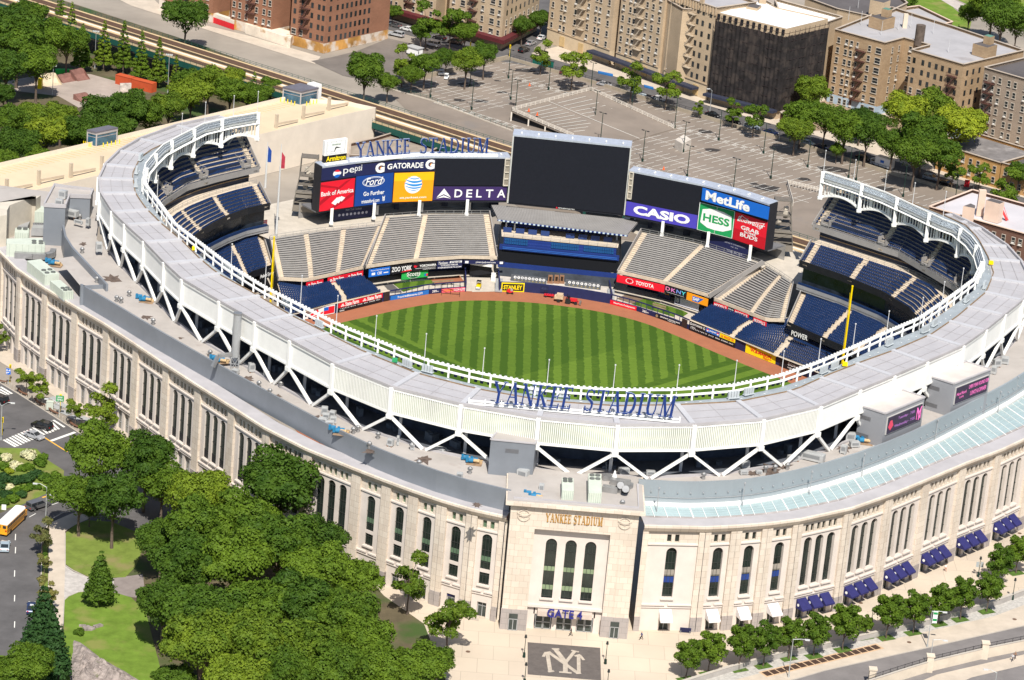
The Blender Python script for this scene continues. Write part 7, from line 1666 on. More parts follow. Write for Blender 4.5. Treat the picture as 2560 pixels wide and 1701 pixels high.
def tree_px(cv,x,y,r,kind,mat_,label,group=None,hc=None,**kw):
 """crown centre and radius as they show in the photo -> a real tree on the ground there"""
 px=cv(x,y);q=at(*px,8);ppm=FPX/((q-CP).dot(FW));sc=cv(1,0)[0]-cv(0,0)[0];rm=r*sc/ppm*(1.16 if kind[:2]in('br','pl')else(.95 if kind=='cone' else 1.04))
 base={'broad_a':(6.3,9.6),'broad_b':(6.3,9.6),'broad_c':(6.3,9.6),'loose':(4.6,8.2),'loose_b':(4.6,8.2),'plaza':(2.85,5.2),'cone':(3.4,8.0),'pine':(2.6,4.6),'bush':(1.5,.7)}[kind]
 z=base[1]*rm/base[0]if hc is None else hc
 p=at(*px,z);p=V((p.x,p.y,0));return tree_at(p,kind,rm,mat_,label,group=group,**kw)
def L_(s):return s
park='trees of the park below the street facade'
BIG=[(225,1060,78,'broad_a','mid'),(335,1062,72,'broad_b','deep'),(185,1135,62,'broad_c','mid'),(262,1150,70,'broad_a','deep'),(375,1110,60,'broad_b','mid'),(465,1150,72,'broad_c','light'),(650,1125,92,'broad_b','deep'),(560,1195,80,'broad_a','mid'),(450,1235,78,'broad_a','mid'),(645,1250,85,'broad_c','mid'),(545,1300,88,'broad_b','mid'),(430,1315,82,'broad_a','deep'),(735,1245,66,'broad_a','deep'),(735,1310,78,'broad_c','mid'),(812,1335,64,'broad_b','mid'),(372,1250,56,'broad_c','deep'),(378,1395,68,'broad_a','deep'),(480,1405,86,'broad_c','deep'),(595,1390,84,'broad_b','mid'),(695,1395,84,'broad_a','deep'),(795,1425,78,'broad_c','mid'),(845,1485,72,'broad_b','mid'),(465,1490,88,'broad_b','light'),(600,1490,84,'broad_c','light'),(715,1490,84,'broad_b','light'),(655,1570,72,'broad_a','mid'),(555,1575,72,'broad_c','light'),(780,1560,78,'broad_a','mid'),(885,1545,74,'broad_c','mid'),(968,1545,68,'broad_b','mid'),(1010,1520,42,'broad_a','mid'),(395,1570,46,'broad_b','deep')]
tints={'deep':'dark green','mid':'mid green','light':'light green','yellow':'yellow green','olive':'olive','bluegreen':'blue green'}
for i,(x,y,r,kd,mt)in enumerate(sorted(BIG,key=lambda q:q[1])):
 o=tree_px(ZF,x,y,r,kd,mt,'-',park);o['look']=tints[mt]
number_from([o for o in bpy.data.objects if o.get('group')==park],(1.3,-90),'%s broad tree from the paved emblem in the park wood, %s crown')
for x,y,r,kd,mt,lab in[(100,1440,52,'pine','bluegreen','dark blue green evergreen at the roadside left of the lawn'),(70,1530,64,'broad_a','mid','mid green broad tree at the bottom left corner'),(120,1495,48,'pine','bluegreen','lower dark evergreen of the roadside clump left of the lawn'),(85,1480,40,'pine','bluegreen','smaller dark evergreen between the two roadside evergreens'),(15,1545,55,'broad_b','mid','broad tree cut by the bottom left edge'),(231,1335,36,'pine','deep','lone small evergreen standing on the path between the lawns'),(945,1330,52,'loose','light','thin young tree with gaps left of the blue awning near the gate'),(1035,1415,58,'loose_b','light','thin young tree with gaps on the plaza edge below the blue awning'),(98,1225,33,'loose','olive','olive street tree by the lamp post beside the bus'),(103,1292,20,'loose_b','olive','small olive street sapling below the larger olive street tree'),(107,1365,32,'loose','olive','olive street tree above the dark evergreen clump'),(175,940,26,'loose_b','light','small light green pavement tree at the foot of the street facade'),(240,925,48,'loose','light','tall thin light green tree against the street facade'),(62,865,26,'loose_b','light','left small tree of the pavement pair by the benches'),(95,890,27,'loose','light','right small tree of the pavement pair by the benches'),(0,775,22,'loose','light','small tree cut by the left edge at the facade foot'),(207,1180,22,'broad_c','mid','low rounded tree under the big trees at the lawn edge')]:
 tree_px(ZF,x,y,r,kd,mt,lab)
crowns=[(60,1390,92),(215,1350,92),(425,1310,98),(590,1290,96),(765,1245,92),(940,1230,92),(1140,1170,100),(1278,1185,48),(1440,1090,100),(1622,1070,92),(1800,1010,92),(1945,985,88),(2125,930,88),(2205,745,92),(2330,665,88)]
ordn=['first','second','third','fourth','fifth','sixth','seventh','eighth','ninth','tenth','eleventh','twelfth','thirteenth','fourteenth','fifteenth']
b=MB()
for i,(x,y,r)in enumerate(crowns):
 o=tree_px(Z9,x,y,r,'plaza','mid','%s tree counted from the gate in the row along the plaza planter%s'%(ordn[i],', noticeably smaller' if r<60 else ''),'trees in the plaza planter row',name='plaza_tree')
 c=o.location;d=V((.86,.5,0)).normalized();e=V((-d.y,d.x,0));s_=1.7
 b.sheet([c-d*s_-e*1.1,c+d*s_-e*1.1,c+d*s_+e*1.1,c-d*s_+e*1.1],.07)
bb=b.build('planting_bed',mat('bed_green',(.07,.13,.02),.95,0,.5,1.2,stain=(.7,.6,(.16,.10,.05))),None,kind='structure')
g2='trees of the park beyond the garage'
UL=[(40,95,62,'broad_a','mid'),(108,88,58,'broad_b','mid'),(15,150,52,'broad_c','deep'),(85,145,52,'broad_a','mid'),(155,100,46,'broad_c','mid'),(10,50,50,'broad_b','deep'),(8,215,30,'broad_a','deep'),(28,278,46,'broad_a','mid'),(85,268,46,'broad_c','light'),(140,268,42,'broad_b','light'),(235,262,52,'broad_b','deep'),(295,258,50,'broad_a','deep'),(185,310,46,'broad_a','deep'),(105,312,46,'broad_b','yellow'),(40,335,48,'broad_c','deep'),(262,305,46,'broad_c','deep'),(340,268,42,'broad_a','mid'),(390,245,42,'broad_b','light'),(440,222,46,'broad_c','light'),(482,190,46,'broad_a','light'),(430,190,36,'broad_b','mid'),(530,215,40,'broad_b','mid'),(590,220,36,'broad_c','mid'),(540,185,32,'broad_a','yellow'),(625,205,28,'broad_a','mid'),(10,372,36,'broad_c','mid'),(90,368,36,'broad_a','mid'),(170,325,26,'broad_c','deep'),(60,40,44,'broad_c','mid')]
for i,(x,y,r,kd,mt)in enumerate(UL):
 o=tree_px(ZF,x,y,r,kd,mt,'-',g2);o['look']=tints[mt]
number_from([o for o in bpy.data.objects if o.get('group')==g2],at(*Z1(2060,700),12),'%s round tree from the larger lift kiosk beyond the garage, %s crown')
for i,(x,y,r)in enumerate([(190,105,26),(240,100,26),(285,108,26),(326,128,26),(366,142,25),(405,170,22),(140,30,26),(165,55,24),(585,200,20)]):
 tree_px(ZF,x,y+6,r,'cone','light' if i%3 else 'mid','%s pointed tree with stepped branches in the line before the elevated railway'%(['leftmost tall','second tall','third tall','fourth tall','fifth tall','shorter sixth','high up','far left','far right'][i]),'pointed trees before the railway',name='ginkgo_tree')
g3='street trees beyond the railway'
MR=[(842,170,48,'broad_a','mid','round tree beside the railway and the old lot'),(930,140,34,'loose','light','spiky light tree on the grass by the old lot'),(980,150,34,'broad_b','mid','round tree in the strip beside the car park'),(950,170,28,'broad_c','mid','low tree in front of the spiky light tree'),(1030,130,28,'broad_c','mid','tree with narrow crown behind the strip trees'),(1075,145,36,'broad_a','light','light tree in the strip beside the car park'),(1118,128,33,'broad_b','deep','dark tree at the right end of the strip'),(895,190,28,'broad_b','mid','small tree touching the railway'),(430,38,48,'broad_c','deep','dark bushy tree before the white wall of the red brown block'),(905,25,22,'broad_b','mid','tree between the red brown and tan blocks'),(985,45,40,'loose','mid','left thin tree at the dark red shed'),(1040,50,40,'loose_b','mid','right thin tree at the dark red shed'),(972,75,24,'broad_a','deep','small round tree in the street of the dark red shed'),(1072,75,30,'broad_c','mid','rounded tree at the street corner by the dark red shed'),(1205,62,26,'broad_b','deep','dark tree left of the gap beside the long tan block'),(1247,45,26,'broad_c','deep','dark tree in the gap beside the long tan block'),(1250,120,30,'loose','light','thin tree at the left corner of the long tan block'),(1322,145,36,'loose_b','light','second thin tree before the long tan block'),(1458,175,35,'loose','light','third thin tree before the long tan block'),(1540,190,36,'loose_b','light','fourth thin tree before the long tan block'),(1612,245,16,'loose','light','small sapling left of the netted building'),(1692,250,26,'loose','mid','thin tree before the netted building, left'),(1740,265,30,'loose_b','mid','thin tree before the netted building, right')]
for x,y,r,kd,mt,lab in MR:tree_px(ZF,x,y,r,kd,mt,lab,g3)
RR=[(1870,215,40,'broad_a','light'),(1850,265,46,'broad_b','mid'),(1835,300,36,'broad_c','light'),(1905,275,44,'broad_c','mid'),(1950,300,46,'broad_a','mid'),(2000,310,44,'broad_b','deep'),(1985,275,36,'broad_c','deep'),(2090,260,52,'broad_b','yellow'),(2150,250,55,'broad_a','light'),(2210,285,60,'broad_c','yellow'),(2130,310,58,'broad_a','mid'),(2170,350,52,'broad_b','mid'),(2110,360,48,'broad_c','mid'),(2060,330,40,'broad_a','deep'),(2200,385,30,'loose','mid'),(2260,400,28,'loose_b','light'),(2320,430,40,'loose','mid'),(2350,400,30,'broad_b','mid'),(1930,345,20,'broad_b','mid')]
for x,y,r,kd,mt in RR:
 o=tree_px(ZF,x,y,r,kd,mt,'-','trees of the yard before the banded block');o['look']=tints[mt]
number_from([o for o in bpy.data.objects if o.get('group')=='trees of the yard before the banded block'],fc,'%s tree from the netted building before the banded block, %s crown')
for x,y,r,mt in[(2010,20,40,'mid'),(2070,5,40,'deep'),(2290,10,55,'mid'),(2310,45,50,'deep'),(2345,60,40,'deep'),(2235,30,30,'mid'),(1905+45,2,30,'deep')]:
 tree_px(ZF,x,y,r,'broad_a' if x%2 else 'broad_c',mt,'%s tree on the lawn at the top right, %s'%(tints[mt],'left part' if x<2100 else('right part' if x>2300 else 'centre part')),'trees on the top right lawn')
tree_px(Z3,1908,225,28,'pine','deep','small dark evergreen on the top right lawn')
sg2='shrubs in the traffic island'
SH=[(40,40,50,'flower'),(200,20,60,'flower'),(110,90,55,'flower'),(20,100,50,'lawnbush'),(280,70,55,'lawnbush'),(30,180,60,'bluegreen'),(120,190,60,'bluegreen'),(190,180,62,'bluegreen'),(250,150,62,'bluegreen'),(300,170,50,'lawnbush'),(70,240,40,'flower'),(40,290,52,'bluegreen'),(110,270,50,'lawnbush'),(160,250,46,'lawnbush'),(20,340,50,'lawnbush'),(90,320,52,'lawnbush'),(150,290,48,'bluegreen'),(210,240,42,'lawnbush'),(260,240,36,'lawnbush'),(340,200,45,'lawnbush'),(380,160,45,'lawnbush'),(330,250,36,'lawnbush'),(5,30,45,'lawnbush'),(0,230,50,'bluegreen'),(370,230,40,'bluegreen'),(300,30,40,'lawnbush'),(150,110,45,'lawnbush'),(60,130,40,'yellow'),(200,100,40,'lawnbush')]
sheet('island_ground',[Z7(*p)for p in[(-120,-30),(250,-20),(330,60),(440,130),(430,230),(370,265),(150,365),(0,400),(-120,420)]],.06,lawn_b)
for i,(x,y,r,mt)in enumerate(SH):
 hue={'flower':'white flowering','lawnbush':'bright green','bluegreen':'dark green','yellow':'yellow green'}[mt];tree_px(Z7,x,y,r*1.05,'bush',mt,'%s shrub in the traffic island, %s, %s'%(hue,['back edge','upper part','middle','front part','front edge'][min(4,int(y/75))],['at the left edge','left','centre','right','right end'][min(4,int(x/85))]),sg2,cat='shrub',name='shrub')
for x,y,r,mt,lab in[(545,1235,44,'deep','dark round shrub on the lower lawn above the rock'),(310,700,22,'lawnbush','small shrub in the street tree strip, upper'),(305,870,20,'lawnbush','small shrub in the street tree strip, lower')]:tree_px(Z7,x,y,r,'bush',mt,lab,cat='shrub',name='shrub')
b=MB()
c0=[at(*Z3(x,y),1.2)for x,y in[(1330,800),(1390,815),(1250,790),(1450,840),(1180,780)]]
iv=crown_mesh([(c.x,c.y,1.0,2.6,.5)for c in c0],3500,.4,77,'ivy');iv.materials.append(lf['deep']);o=bpy.data.objects.new('ivy',iv);COL.objects.link(o);o['kind']='stuff';tag(o,'ivy and brambles covering the bank before the blue painted base','ivy')
b=MB();N=26;rp_=[at(*Z7(x,y))for x,y in[(500,1290),(560,1310),(700,1420),(850,1500),(1010,1600),(480,1600),(470,1500),(490,1400)]]
xs=[p.x for p in rp_];ys=[p.y for p in rp_]
def inside(p,P):
 c=False;j=len(P)-1
 for i in range(len(P)):
  if(P[i].y>p.y)!=(P[j].y>p.y)and p.x<(P[j].x-P[i].x)*(p.y-P[i].y)/(P[j].y-P[i].y)+P[i].x:c=not c
  j=i
 return c
def rz(x,y):
 p=V((x,y,0));d=min((near_on([a,c],p)-p).length for a,c in zip(rp_,rp_[1:]+rp_[:1]))
 return min(1,d/2.2)*(1.1+1.3*noise.noise(V((x*.35,y*.18,0)))+.8*noise.noise(V((x*1.1,y*.5,3)))+.35*noise.noise(V((x*3,y*2,7))))if inside(p,rp_)else-.3
N=60;G_=[[(lerp(min(xs),max(xs),i/N),lerp(min(ys),max(ys),j/N))for i in range(N+1)]for j in range(N+1)]
for j in range(N):
 for i in range(N):
  q=[G_[j][i],G_[j][i+1],G_[j+1][i+1],G_[j+1][i]]
  z=[rz(*p)for p in q]
  if max(z)>-.2:b.face([(p[0],p[1],zz_)for p,zz_ in zip(q,z)])
tag(b.build('rock_outcrop',mat('grey_rock',(.27,.23,.21),.95,0,.45,.7,stain=(.4,.62,(.10,.12,.04)))),'grey bare rock outcrop rising from the lower lawn','rock')
b=MB();q=at(*Z7(615,1210));
for k in range(9):b.box(q+V((rnd.uniform(-1.6,1.6),rnd.uniform(-1.2,1.2),.15)),(rnd.uniform(.6,1.8),rnd.uniform(.4,1),.4),(1,rnd.uniform(-1,1),0),(rnd.uniform(-.3,.3),rnd.uniform(-.3,.3),1))
tag(b.build('rock_outcrop',MATS['grey_rock']),'small grey rock patch on the lawn beside the dark shrub','rock')
# ================================================================ VEHICLES
tyre=mat('tyre_rubber',(.02,.02,.02),.9,0,.1);rim=mat('wheel_rim',(.45,.45,.46),.3,.8,.05);carglass=mat('car_glass',(.02,.025,.03),.08,0,.2,1,spec=.8);lampw=mat('headlight_glass',(.75,.76,.75),.2,0,0);lampr=mat('tail_lamp_red',(.45,.01,.01),.3,0,0)
def paint(n,c):
 m=mat('paint_'+n,c,.28,.15,.04,.5);m.node_tree.nodes['Principled BSDF'].inputs['Coat Weight'].default_value=.6;return m
PAINT={k:paint(k,c)for k,c in dict(black=(.012,.012,.014),silver=(.36,.37,.39),white=(.80,.80,.80),grey=(.12,.12,.125),maroon=(.12,.02,.03),brown=(.17,.12,.09),blue=(.02,.035,.10),palegrey=(.50,.52,.54),orange=(.85,.38,.02),lightblue=(.38,.45,.50)).items()}
TYPES={'sedan':(4.7,1.8,[(-2.35,.35),(-2.33,.8),(-2.2,.95),(-1.4,1.0),(1.0,.98),(2.15,.80),(2.35,.6),(2.35,.32)],(-1.75,1.15),(-1.05,.35),.95,1.45),'suv':(4.8,1.9,[(-2.4,.4),(-2.4,1.0),(-2.3,1.1),(1.1,1.1),(2.2,.98),(2.4,.75),(2.4,.38)],(-2.3,1.2),(-2.05,.45),1.08,1.78),'van':(5.0,1.95,[(-2.5,.38),(-2.5,1.1),(-2.4,1.2),(1.5,1.15),(2.35,.95),(2.5,.7),(2.5,.36)],(-2.42,1.75),(-2.2,.8),1.15,1.95),'pickup':(5.6,1.95,[(-2.8,.5),(-2.8,1.15),(.9,1.2),(2.55,1.08),(2.8,.8),(2.8,.45)],(-2.7,1.15),(-2.55,.35),1.15,1.85),}
CARM={}
def loft(b,prof,w,inset):
 L_=[V((x,-w/2,z))for x,z in prof];R_=[V((x,w/2,z))for x,z in prof]
 n=len(prof)
 for i in range(n):j=(i+1)%n;b.face([L_[i],L_[j],R_[j],R_[i]])
 b.face(L_[::-1]);b.face(R_)
def car_meshes(tp):
 if tp in CARM:return CARM[tp]
 Ln,w,prof,cb,ct,zb,zr=TYPES[tp];b=MB();loft(b,prof,w,0)
 q=w/2-.16
 B_=[V((cb[0],-w/2+.06,zb)),V((cb[1],-w/2+.06,zb)),V((cb[1],w/2-.06,zb)),V((cb[0],w/2-.06,zb))];T_=[V((ct[0],-q,zr)),V((ct[1],-q,zr)),V((ct[1],q,zr)),V((ct[0],q,zr))]
 b.face([p+V((0,0,.0))for p in T_]);m=[V((lerp(cb[0],ct[0],.5),0,0))]
 for x in(ct[0],lerp(ct[0],ct[1],.5),ct[1]):
  xb=cb[0]if x==ct[0]else(cb[1]if x==ct[1]else x)
  for s_ in(-1,1):b.bar((xb,s_*(w/2-.07),zb),(x,s_*(q+.01),zr),.09,.07)
 for s_ in(-1,1):b.bar((ct[0],s_*q,zr-.02),(ct[1],s_*q,zr-.02),.1,.08)
 for s_ in(-1,1):b.box((cb[1]-.25,s_*(w/2+.08),zb+.05),(.15,.16,.14))
 g_=MB()
 sh=lambda p:V((p.x*.995,p.y*.985,p.z))
 for i in range(4):j=(i+1)%4;g_.face([sh(B_[i]),sh(B_[j]),sh(T_[j]),sh(T_[i])])
 wt=MB();wt.tube((0,-.11,0),(0,.11,0),.34,n=14);wr=MB();wr.tube((0,-.12,0),(0,.12,0),.2,n=10)
 hl=MB();hl.box((0,0,0),(.1,.34,.16));CARM[tp]=(b.mesh('body',PAINT['grey']),g_.mesh('window',carglass),wt.mesh('tyre',tyre),wr.mesh('rim',rim),hl.mesh('headlight',lampw),hl.mesh('taillight',lampr));return CARM[tp]
def car(label,tp,pos,ang,colr,group=None,cat='car',name='parked_car'):
 Ln,w=TYPES[tp][:2];me=car_meshes(tp);o=thing(name,label,cat,pos,ang,group)
 def add(nm,m,loc,par,ovr=None):
  k=bpy.data.objects.new(nm,m);COL.objects.link(k);k.parent=par;k.location=loc
  if ovr:k.material_slots[0].link='OBJECT';k.material_slots[0].material=ovr
  return k
 add('body',me[0],(0,0,0),o,PAINT[colr]);add('window',me[1],(0,0,0),o)
 for x in(-.31*Ln,.31*Ln):
  for s_ in(-1,1):k=add('wheel',me[2],(x,s_*(w/2-.1),.34),o);add('rim',me[3],(0,0,0),k)
 for s_ in(-1,1):add('headlight',me[4],(Ln/2-.02,s_*(w/2-.3),.68),o);add('taillight',me[5],(-Ln/2+.02,s_*(w/2-.25),.85),o)
 return o
def heading(a,c):d=c-a;return math.atan2(d.y,d.x)
def carpx(label,tp,cv,rear,front,colr,z=.05,**kw):
 a,c=at(*cv(*rear)),at(*cv(*front));p=(a+c)/2;return car(label,tp,(p.x,p.y,z),heading(a,c),colr,**kw)
carpx('black SUV driving over the zebra crossing','suv',ZI,(425,608),(300,572),'black')
carpx('silver saloon stopped on the zebra crossing beside the black SUV','sedan',ZI,(240,655),(350,695),'silver')
carpx('dark SUV cut by the left edge near the upper crossing','suv',ZI,(50,388),(-70,340),'black')
carpx('brown grey pickup with a covered bed turning ahead of the bus','pickup',Z7,(205,405),(320,368),'grey',cat='pickup')
carpx('white car partly under the big tree ahead of the pickup','sedan',Z7,(352,325),(440,290),'white')
carpx('silver saloon following the bus at the left edge','sedan',Z7,(28,700),(40,632),'lightblue')
carpx('dark saloon parked at the kerb under the olive street trees','sedan',Z7,(212,1128),(222,1052),'blue')
gfs='cars parked on the streets behind the stadium'
for lab,tp,cv,a,c,colr in[('white saloon in the street before the dark red shed','sedan',Z2,(500,222),(418,202),'white'),('grey pickup in the street beside the brick block','pickup',Z2,(432,262),(338,240),'palegrey'),('dark car at the corner of the red brown block','sedan',Z2,(410,196),(335,176),'grey'),('white van parked by the old lot','van',Z2,(680,328),(592,308),'white'),('brown van parked before the dark red shed','van',Z2,(848,312),(735,292),'brown'),('dark car parked before the dark red shed','sedan',Z2,(722,282),(640,262),'black'),('black SUV at the junction by the long tan block','suv',Z2,(1222,372),(1300,345),'black'),('white car in the side street gap','sedan',Z2,(1355,285),(1415,258),'white'),('grey car in the side street gap','sedan',Z2,(1280,322),(1340,296),'silver'),('maroon pickup parked under the first street trees','pickup',Z2,(1520,512),(1612,530),'maroon'),('silver car parked below the blue canopy','sedan',Z2,(1765,582),(1858,602),'silver'),('dark van parked at the long tan block','van',Z2,(1898,615),(1990,640),'grey'),('pale blue car parked at the long tan block','sedan',Z2,(2015,645),(2085,664),'lightblue'),('pale car parked at the long tan block, right of the pale blue one','sedan',Z2,(2142,680),(2222,702),'palegrey'),('black car left of the netted building','sedan',Z3,(185,790),(262,812),'black'),('dark car before the netted building','sedan',Z3,(320,835),(412,860),'black'),('pale blue SUV before the netted building','suv',Z3,(442,875),(540,897),'lightblue'),('dark blue car at the netted building corner','sedan',Z3,(582,910),(665,935),'blue'),('white car under the yard trees','sedan',Z3,(822,985),(925,1008),'white'),('dark car under the yard trees','sedan',Z3,(945,1015),(1015,1035),'blue'),('black car beside the white box truck','sedan',Z3,(1220,1088),(1290,1110),'black'),('grey SUV under the trees near the row houses','suv',Z3,(1672,1225),(1770,1250),'palegrey'),('black car with red lamps near the row houses','sedan',Z3,(1785,1262),(1862,1285),'black')]:
 carpx(lab,tp,cv,a,c,colr,group=gfs)
a,c=at(*Z7(20,572)),at(*Z7(158,442));hd=heading(a,c);p=a+(c-a).normalized()*4.6
bus=thing('school_bus','yellow school bus with a white roof at the left edge','bus',(p.x,p.y,.05),hd)
b=MB();b.box((-.6,0,1.55),(9.6,2.4,2.1));b.box((4.75,0,1.25),(1.3,2.1,1.2));b.box((-5.45,0,.65),(.2,2.4,.25));local(b,'body',PAINT['orange'],bus)
b=MB();P=[(-5.35,1.2,2.6),(-5.35,-1.2,2.6)];pr_=[(-1.2,2.55),(-1.05,2.85),(-.6,3.0),(.6,3.0),(1.05,2.85),(1.2,2.55)]
for(y0,z0),(y1,z1)in zip(pr_,pr_[1:]):b.face([(-5.4,y0,z0),(4.2,y0,z0),(4.2,y1,z1),(-5.4,y1,z1)])
for x in(-5.4,4.2):b.face([(x,y,z)for y,z in pr_])
local(b,'roof',white,bus);b=MB()
for k in range(11):
 for s_ in(-1,1):b.box((-4.9+.82*k,s_*1.21,2.15),(.62,.04,.62))
b.box((-5.42,.6,2.1),(.04,.7,.6));b.box((-5.42,-.6,2.1),(.04,.7,.6));b.box((4.22,0,2.1),(.04,2.0,.8));local(b,'window',carglass,bus);b=MB()
for z in(1.1,1.5):
 for s_ in(-1,1):b.box((-.6,s_*1.22,z),(9.5,.03,.07))
local(b,'side_stripe',black,bus)
for x in(-3.4,3.9):
 for s_ in(-1,1):k=MB();k.tube((x,s_*1.0,.5),(x,s_*1.22,.5),.5,n=14);k=local(k,'wheel',tyre,bus)
for s_ in(-1,1):k=MB();k.box((-5.44,s_*.95,1.35),(.05,.3,.3));local(k,'taillight',lampr,bus)
a,c=at(*Z3(1430,1168)),at(*Z3(1340,1140));p=(a+c)/2;tk=thing('box_truck','white box truck parked beneath the yard trees','truck',(p.x,p.y,.05),heading(a,c))
b=MB();b.box((-.8,0,2.1),(5.4,2.4,2.8));local(b,'cargo_box',PAINT['white'],tk);b=MB();b.box((2.8,0,1.4),(1.7,2.1,1.7));b.box((-.5,0,.6),(6,1.8,.3));local(b,'cab',PAINT['palegrey'],tk);b=MB();b.box((3.67,0,1.85),(.05,1.9,.7));b.box((2.8,0,1.85),(1.2,2.14,.6));local(b,'window',carglass,tk);b=MB();b.box((-.6,1.22,2.3),(1.3,.03,.8));b.box((-.6,-1.22,2.3),(1.3,.03,.8));local(b,'blue_mark',cBLU,tk)
for x in(-2.2,2.6):
 for s_ in(-1,1):k=MB();k.tube((x,s_*.9,.45),(x,s_*1.12,.45),.45,n=12);local(k,'wheel',tyre,tk)
def machine(label,pos,ang,parts,name,cat):
 o=thing(name,label,cat,(pos.x,pos.y,.02),ang)
 for nm,m_,fn in parts:b=MB();fn(b);local(b,nm,m_,o)
 return o
def whl(xs):return lambda b:[b.tube((x,y-.14,r),(x,y+.14,r),r,n=12)for x,y,r in xs]
machine('red tractor with front loader on the clay track',at(*ZE(1190,712)),heading(at(*ZE(1100,700)),at(*ZE(1290,722))),[('body',red,lambda b:(b.box((.6,0,1.0),(2.2,.8,.7)),b.box((-.6,0,1.1),(.9,1.0,.5)),b.bar((.6,.6,.9),(2.2,.6,.5),.12,.15),b.bar((.6,-.6,.9),(2.2,-.6,.5),.12,.15))),('seat_frame',black,lambda b:(b.box((-.5,0,1.6),(.5,.6,.6)),b.bar((-.9,.5,1.3),(-.9,.5,2.4),.08),b.bar((-.9,-.5,1.3),(-.9,-.5,2.4),.08))),('loader_bucket',mat('dull_steel',(.25,.2,.17),.6,.4,.2,2),lambda b:(b.box((2.5,0,.45),(.5,1.9,.6)))),('wheel',tyre,whl([(-.6,.75,.75),(-.6,-.75,.75),(1.4,.7,.42),(1.4,-.7,.42)]))],'tractor','tractor')
machine('cream spreader trailer hitched behind the red tractor',at(*ZE(1060,690)),heading(at(*ZE(1100,700)),at(*ZE(1290,722))),[('hopper',mat('cream_machine',(.55,.42,.28),.7,0,.2,2),lambda b:(b.box((0,0,1.2),(2.2,1.7,.7)),b.box((.2,0,1.85),(1.6,1.5,.5)),b.box((-.4,0,.7),(1.6,.8,.5)))),('wheel',tyre,whl([(0,.9,.45),(0,-.9,.45)]))],'spreader','trailer')
machine('low red flat cart with black rails at the track wall',at(*ZE(950,640)),heading(at(*ZE(890,633)),at(*ZE(1005,645))),[('bed',red,lambda b:b.box((0,0,.55),(2.6,1.2,.2))),('rail',black,lambda b:[b.bar((x,y,.6),(x,y,1.5),.06)for x in(-1.2,-.6,0,.6,1.2)for y in(-.55,.55)]+[b.bar((-1.2,y,1.5),(1.2,y,1.5),.06)for y in(-.55,.55)]),('wheel',tyre,whl([(-.8,.6,.25),(-.8,-.6,.25),(.8,.6,.25),(.8,-.6,.25)]))],'cart','cart')
machine('small red mower below the yellow wall sign',at(*ZE(512,602)),.1,[('body',red,lambda b:(b.box((0,0,.55),(1.7,1.0,.4)),b.box((-.3,0,.9),(.6,.6,.5)))),('engine',steelgrey,lambda b:(b.box((.4,0,.95),(.6,.7,.5)),b.bar((.2,.3,.9),(.2,.3,1.9),.05))),('wheel',tyre,whl([(-.6,.5,.28),(-.6,-.5,.28),(.6,.5,.28),(.6,-.5,.28)]))],'mower','mower')
machine('yellow road roller standing in the field gate',at(*ZE(162,550)),1.4,[('body',yellowpaint,lambda b:(b.box((0,0,.8),(1.9,1.1,.6)),b.box((.5,0,1.2),(.7,.9,.4)))),('canopy',black,lambda b:(b.box((-.1,0,2.2),(1.2,1.1,.08)),[b.bar((x,y,1),(x,y,2.2),.06)for x in(-.6,.4)for y in(-.5,.5)])),('drum',steelgrey,lambda b:[b.tube((x,-.5,.42),(x,.5,.42),.42,n=14)for x in(-.9,.9)])],'road_roller','roller')
for cv,x,y,lab in[(ZD,2090,560,'batting screen frame on the clay before the pink sign')]:
 q=at(*cv(x,y+50));b=MB()
 for s_ in(-2.3,0,2.3):b.bar(q+V((s_,0,0)),q+V((s_,0,2.6)),.09)
 for z in(.15,1.3,2.6):b.bar(q+V((-2.3,0,z)),q+V((2.3,0,z)),.08)
 for s_ in(-2.3,2.3):b.bar(q+V((s_,0,.1)),q+V((s_,-1.6,.1)),.09)
 tag(b.build('batting_screen',black),lab,'screen')
for cv,a,c,lab in[(ZD,(1880,515),(2120,500),'wooden bench behind the bullpen with the green sign fence'),(ZE,(2110,760),(2260,800),'wooden bench behind the bullpen with the navy sign fence')]:
 a,c=at(*cv(*a)),at(*cv(*c));d=(c-a).normalized();t=thing('bench',lab,'bench',(a+c)/2,0,'bullpen benches');b=MB();b.bar(a+V((0,0,.5)),c+V((0,0,.5)),.5,.1);b.bar(a+V((0,.4,.95)),c+V((0,.4,.95)),.1,.4);b.build('seat',wood,t)
 for s_ in(.1,.5,.9):q=lerp(a,c,s_);b=MB();b.box(q+V((0,.1,.25)),(.1,.5,.5),d);b.build('leg',black,t)
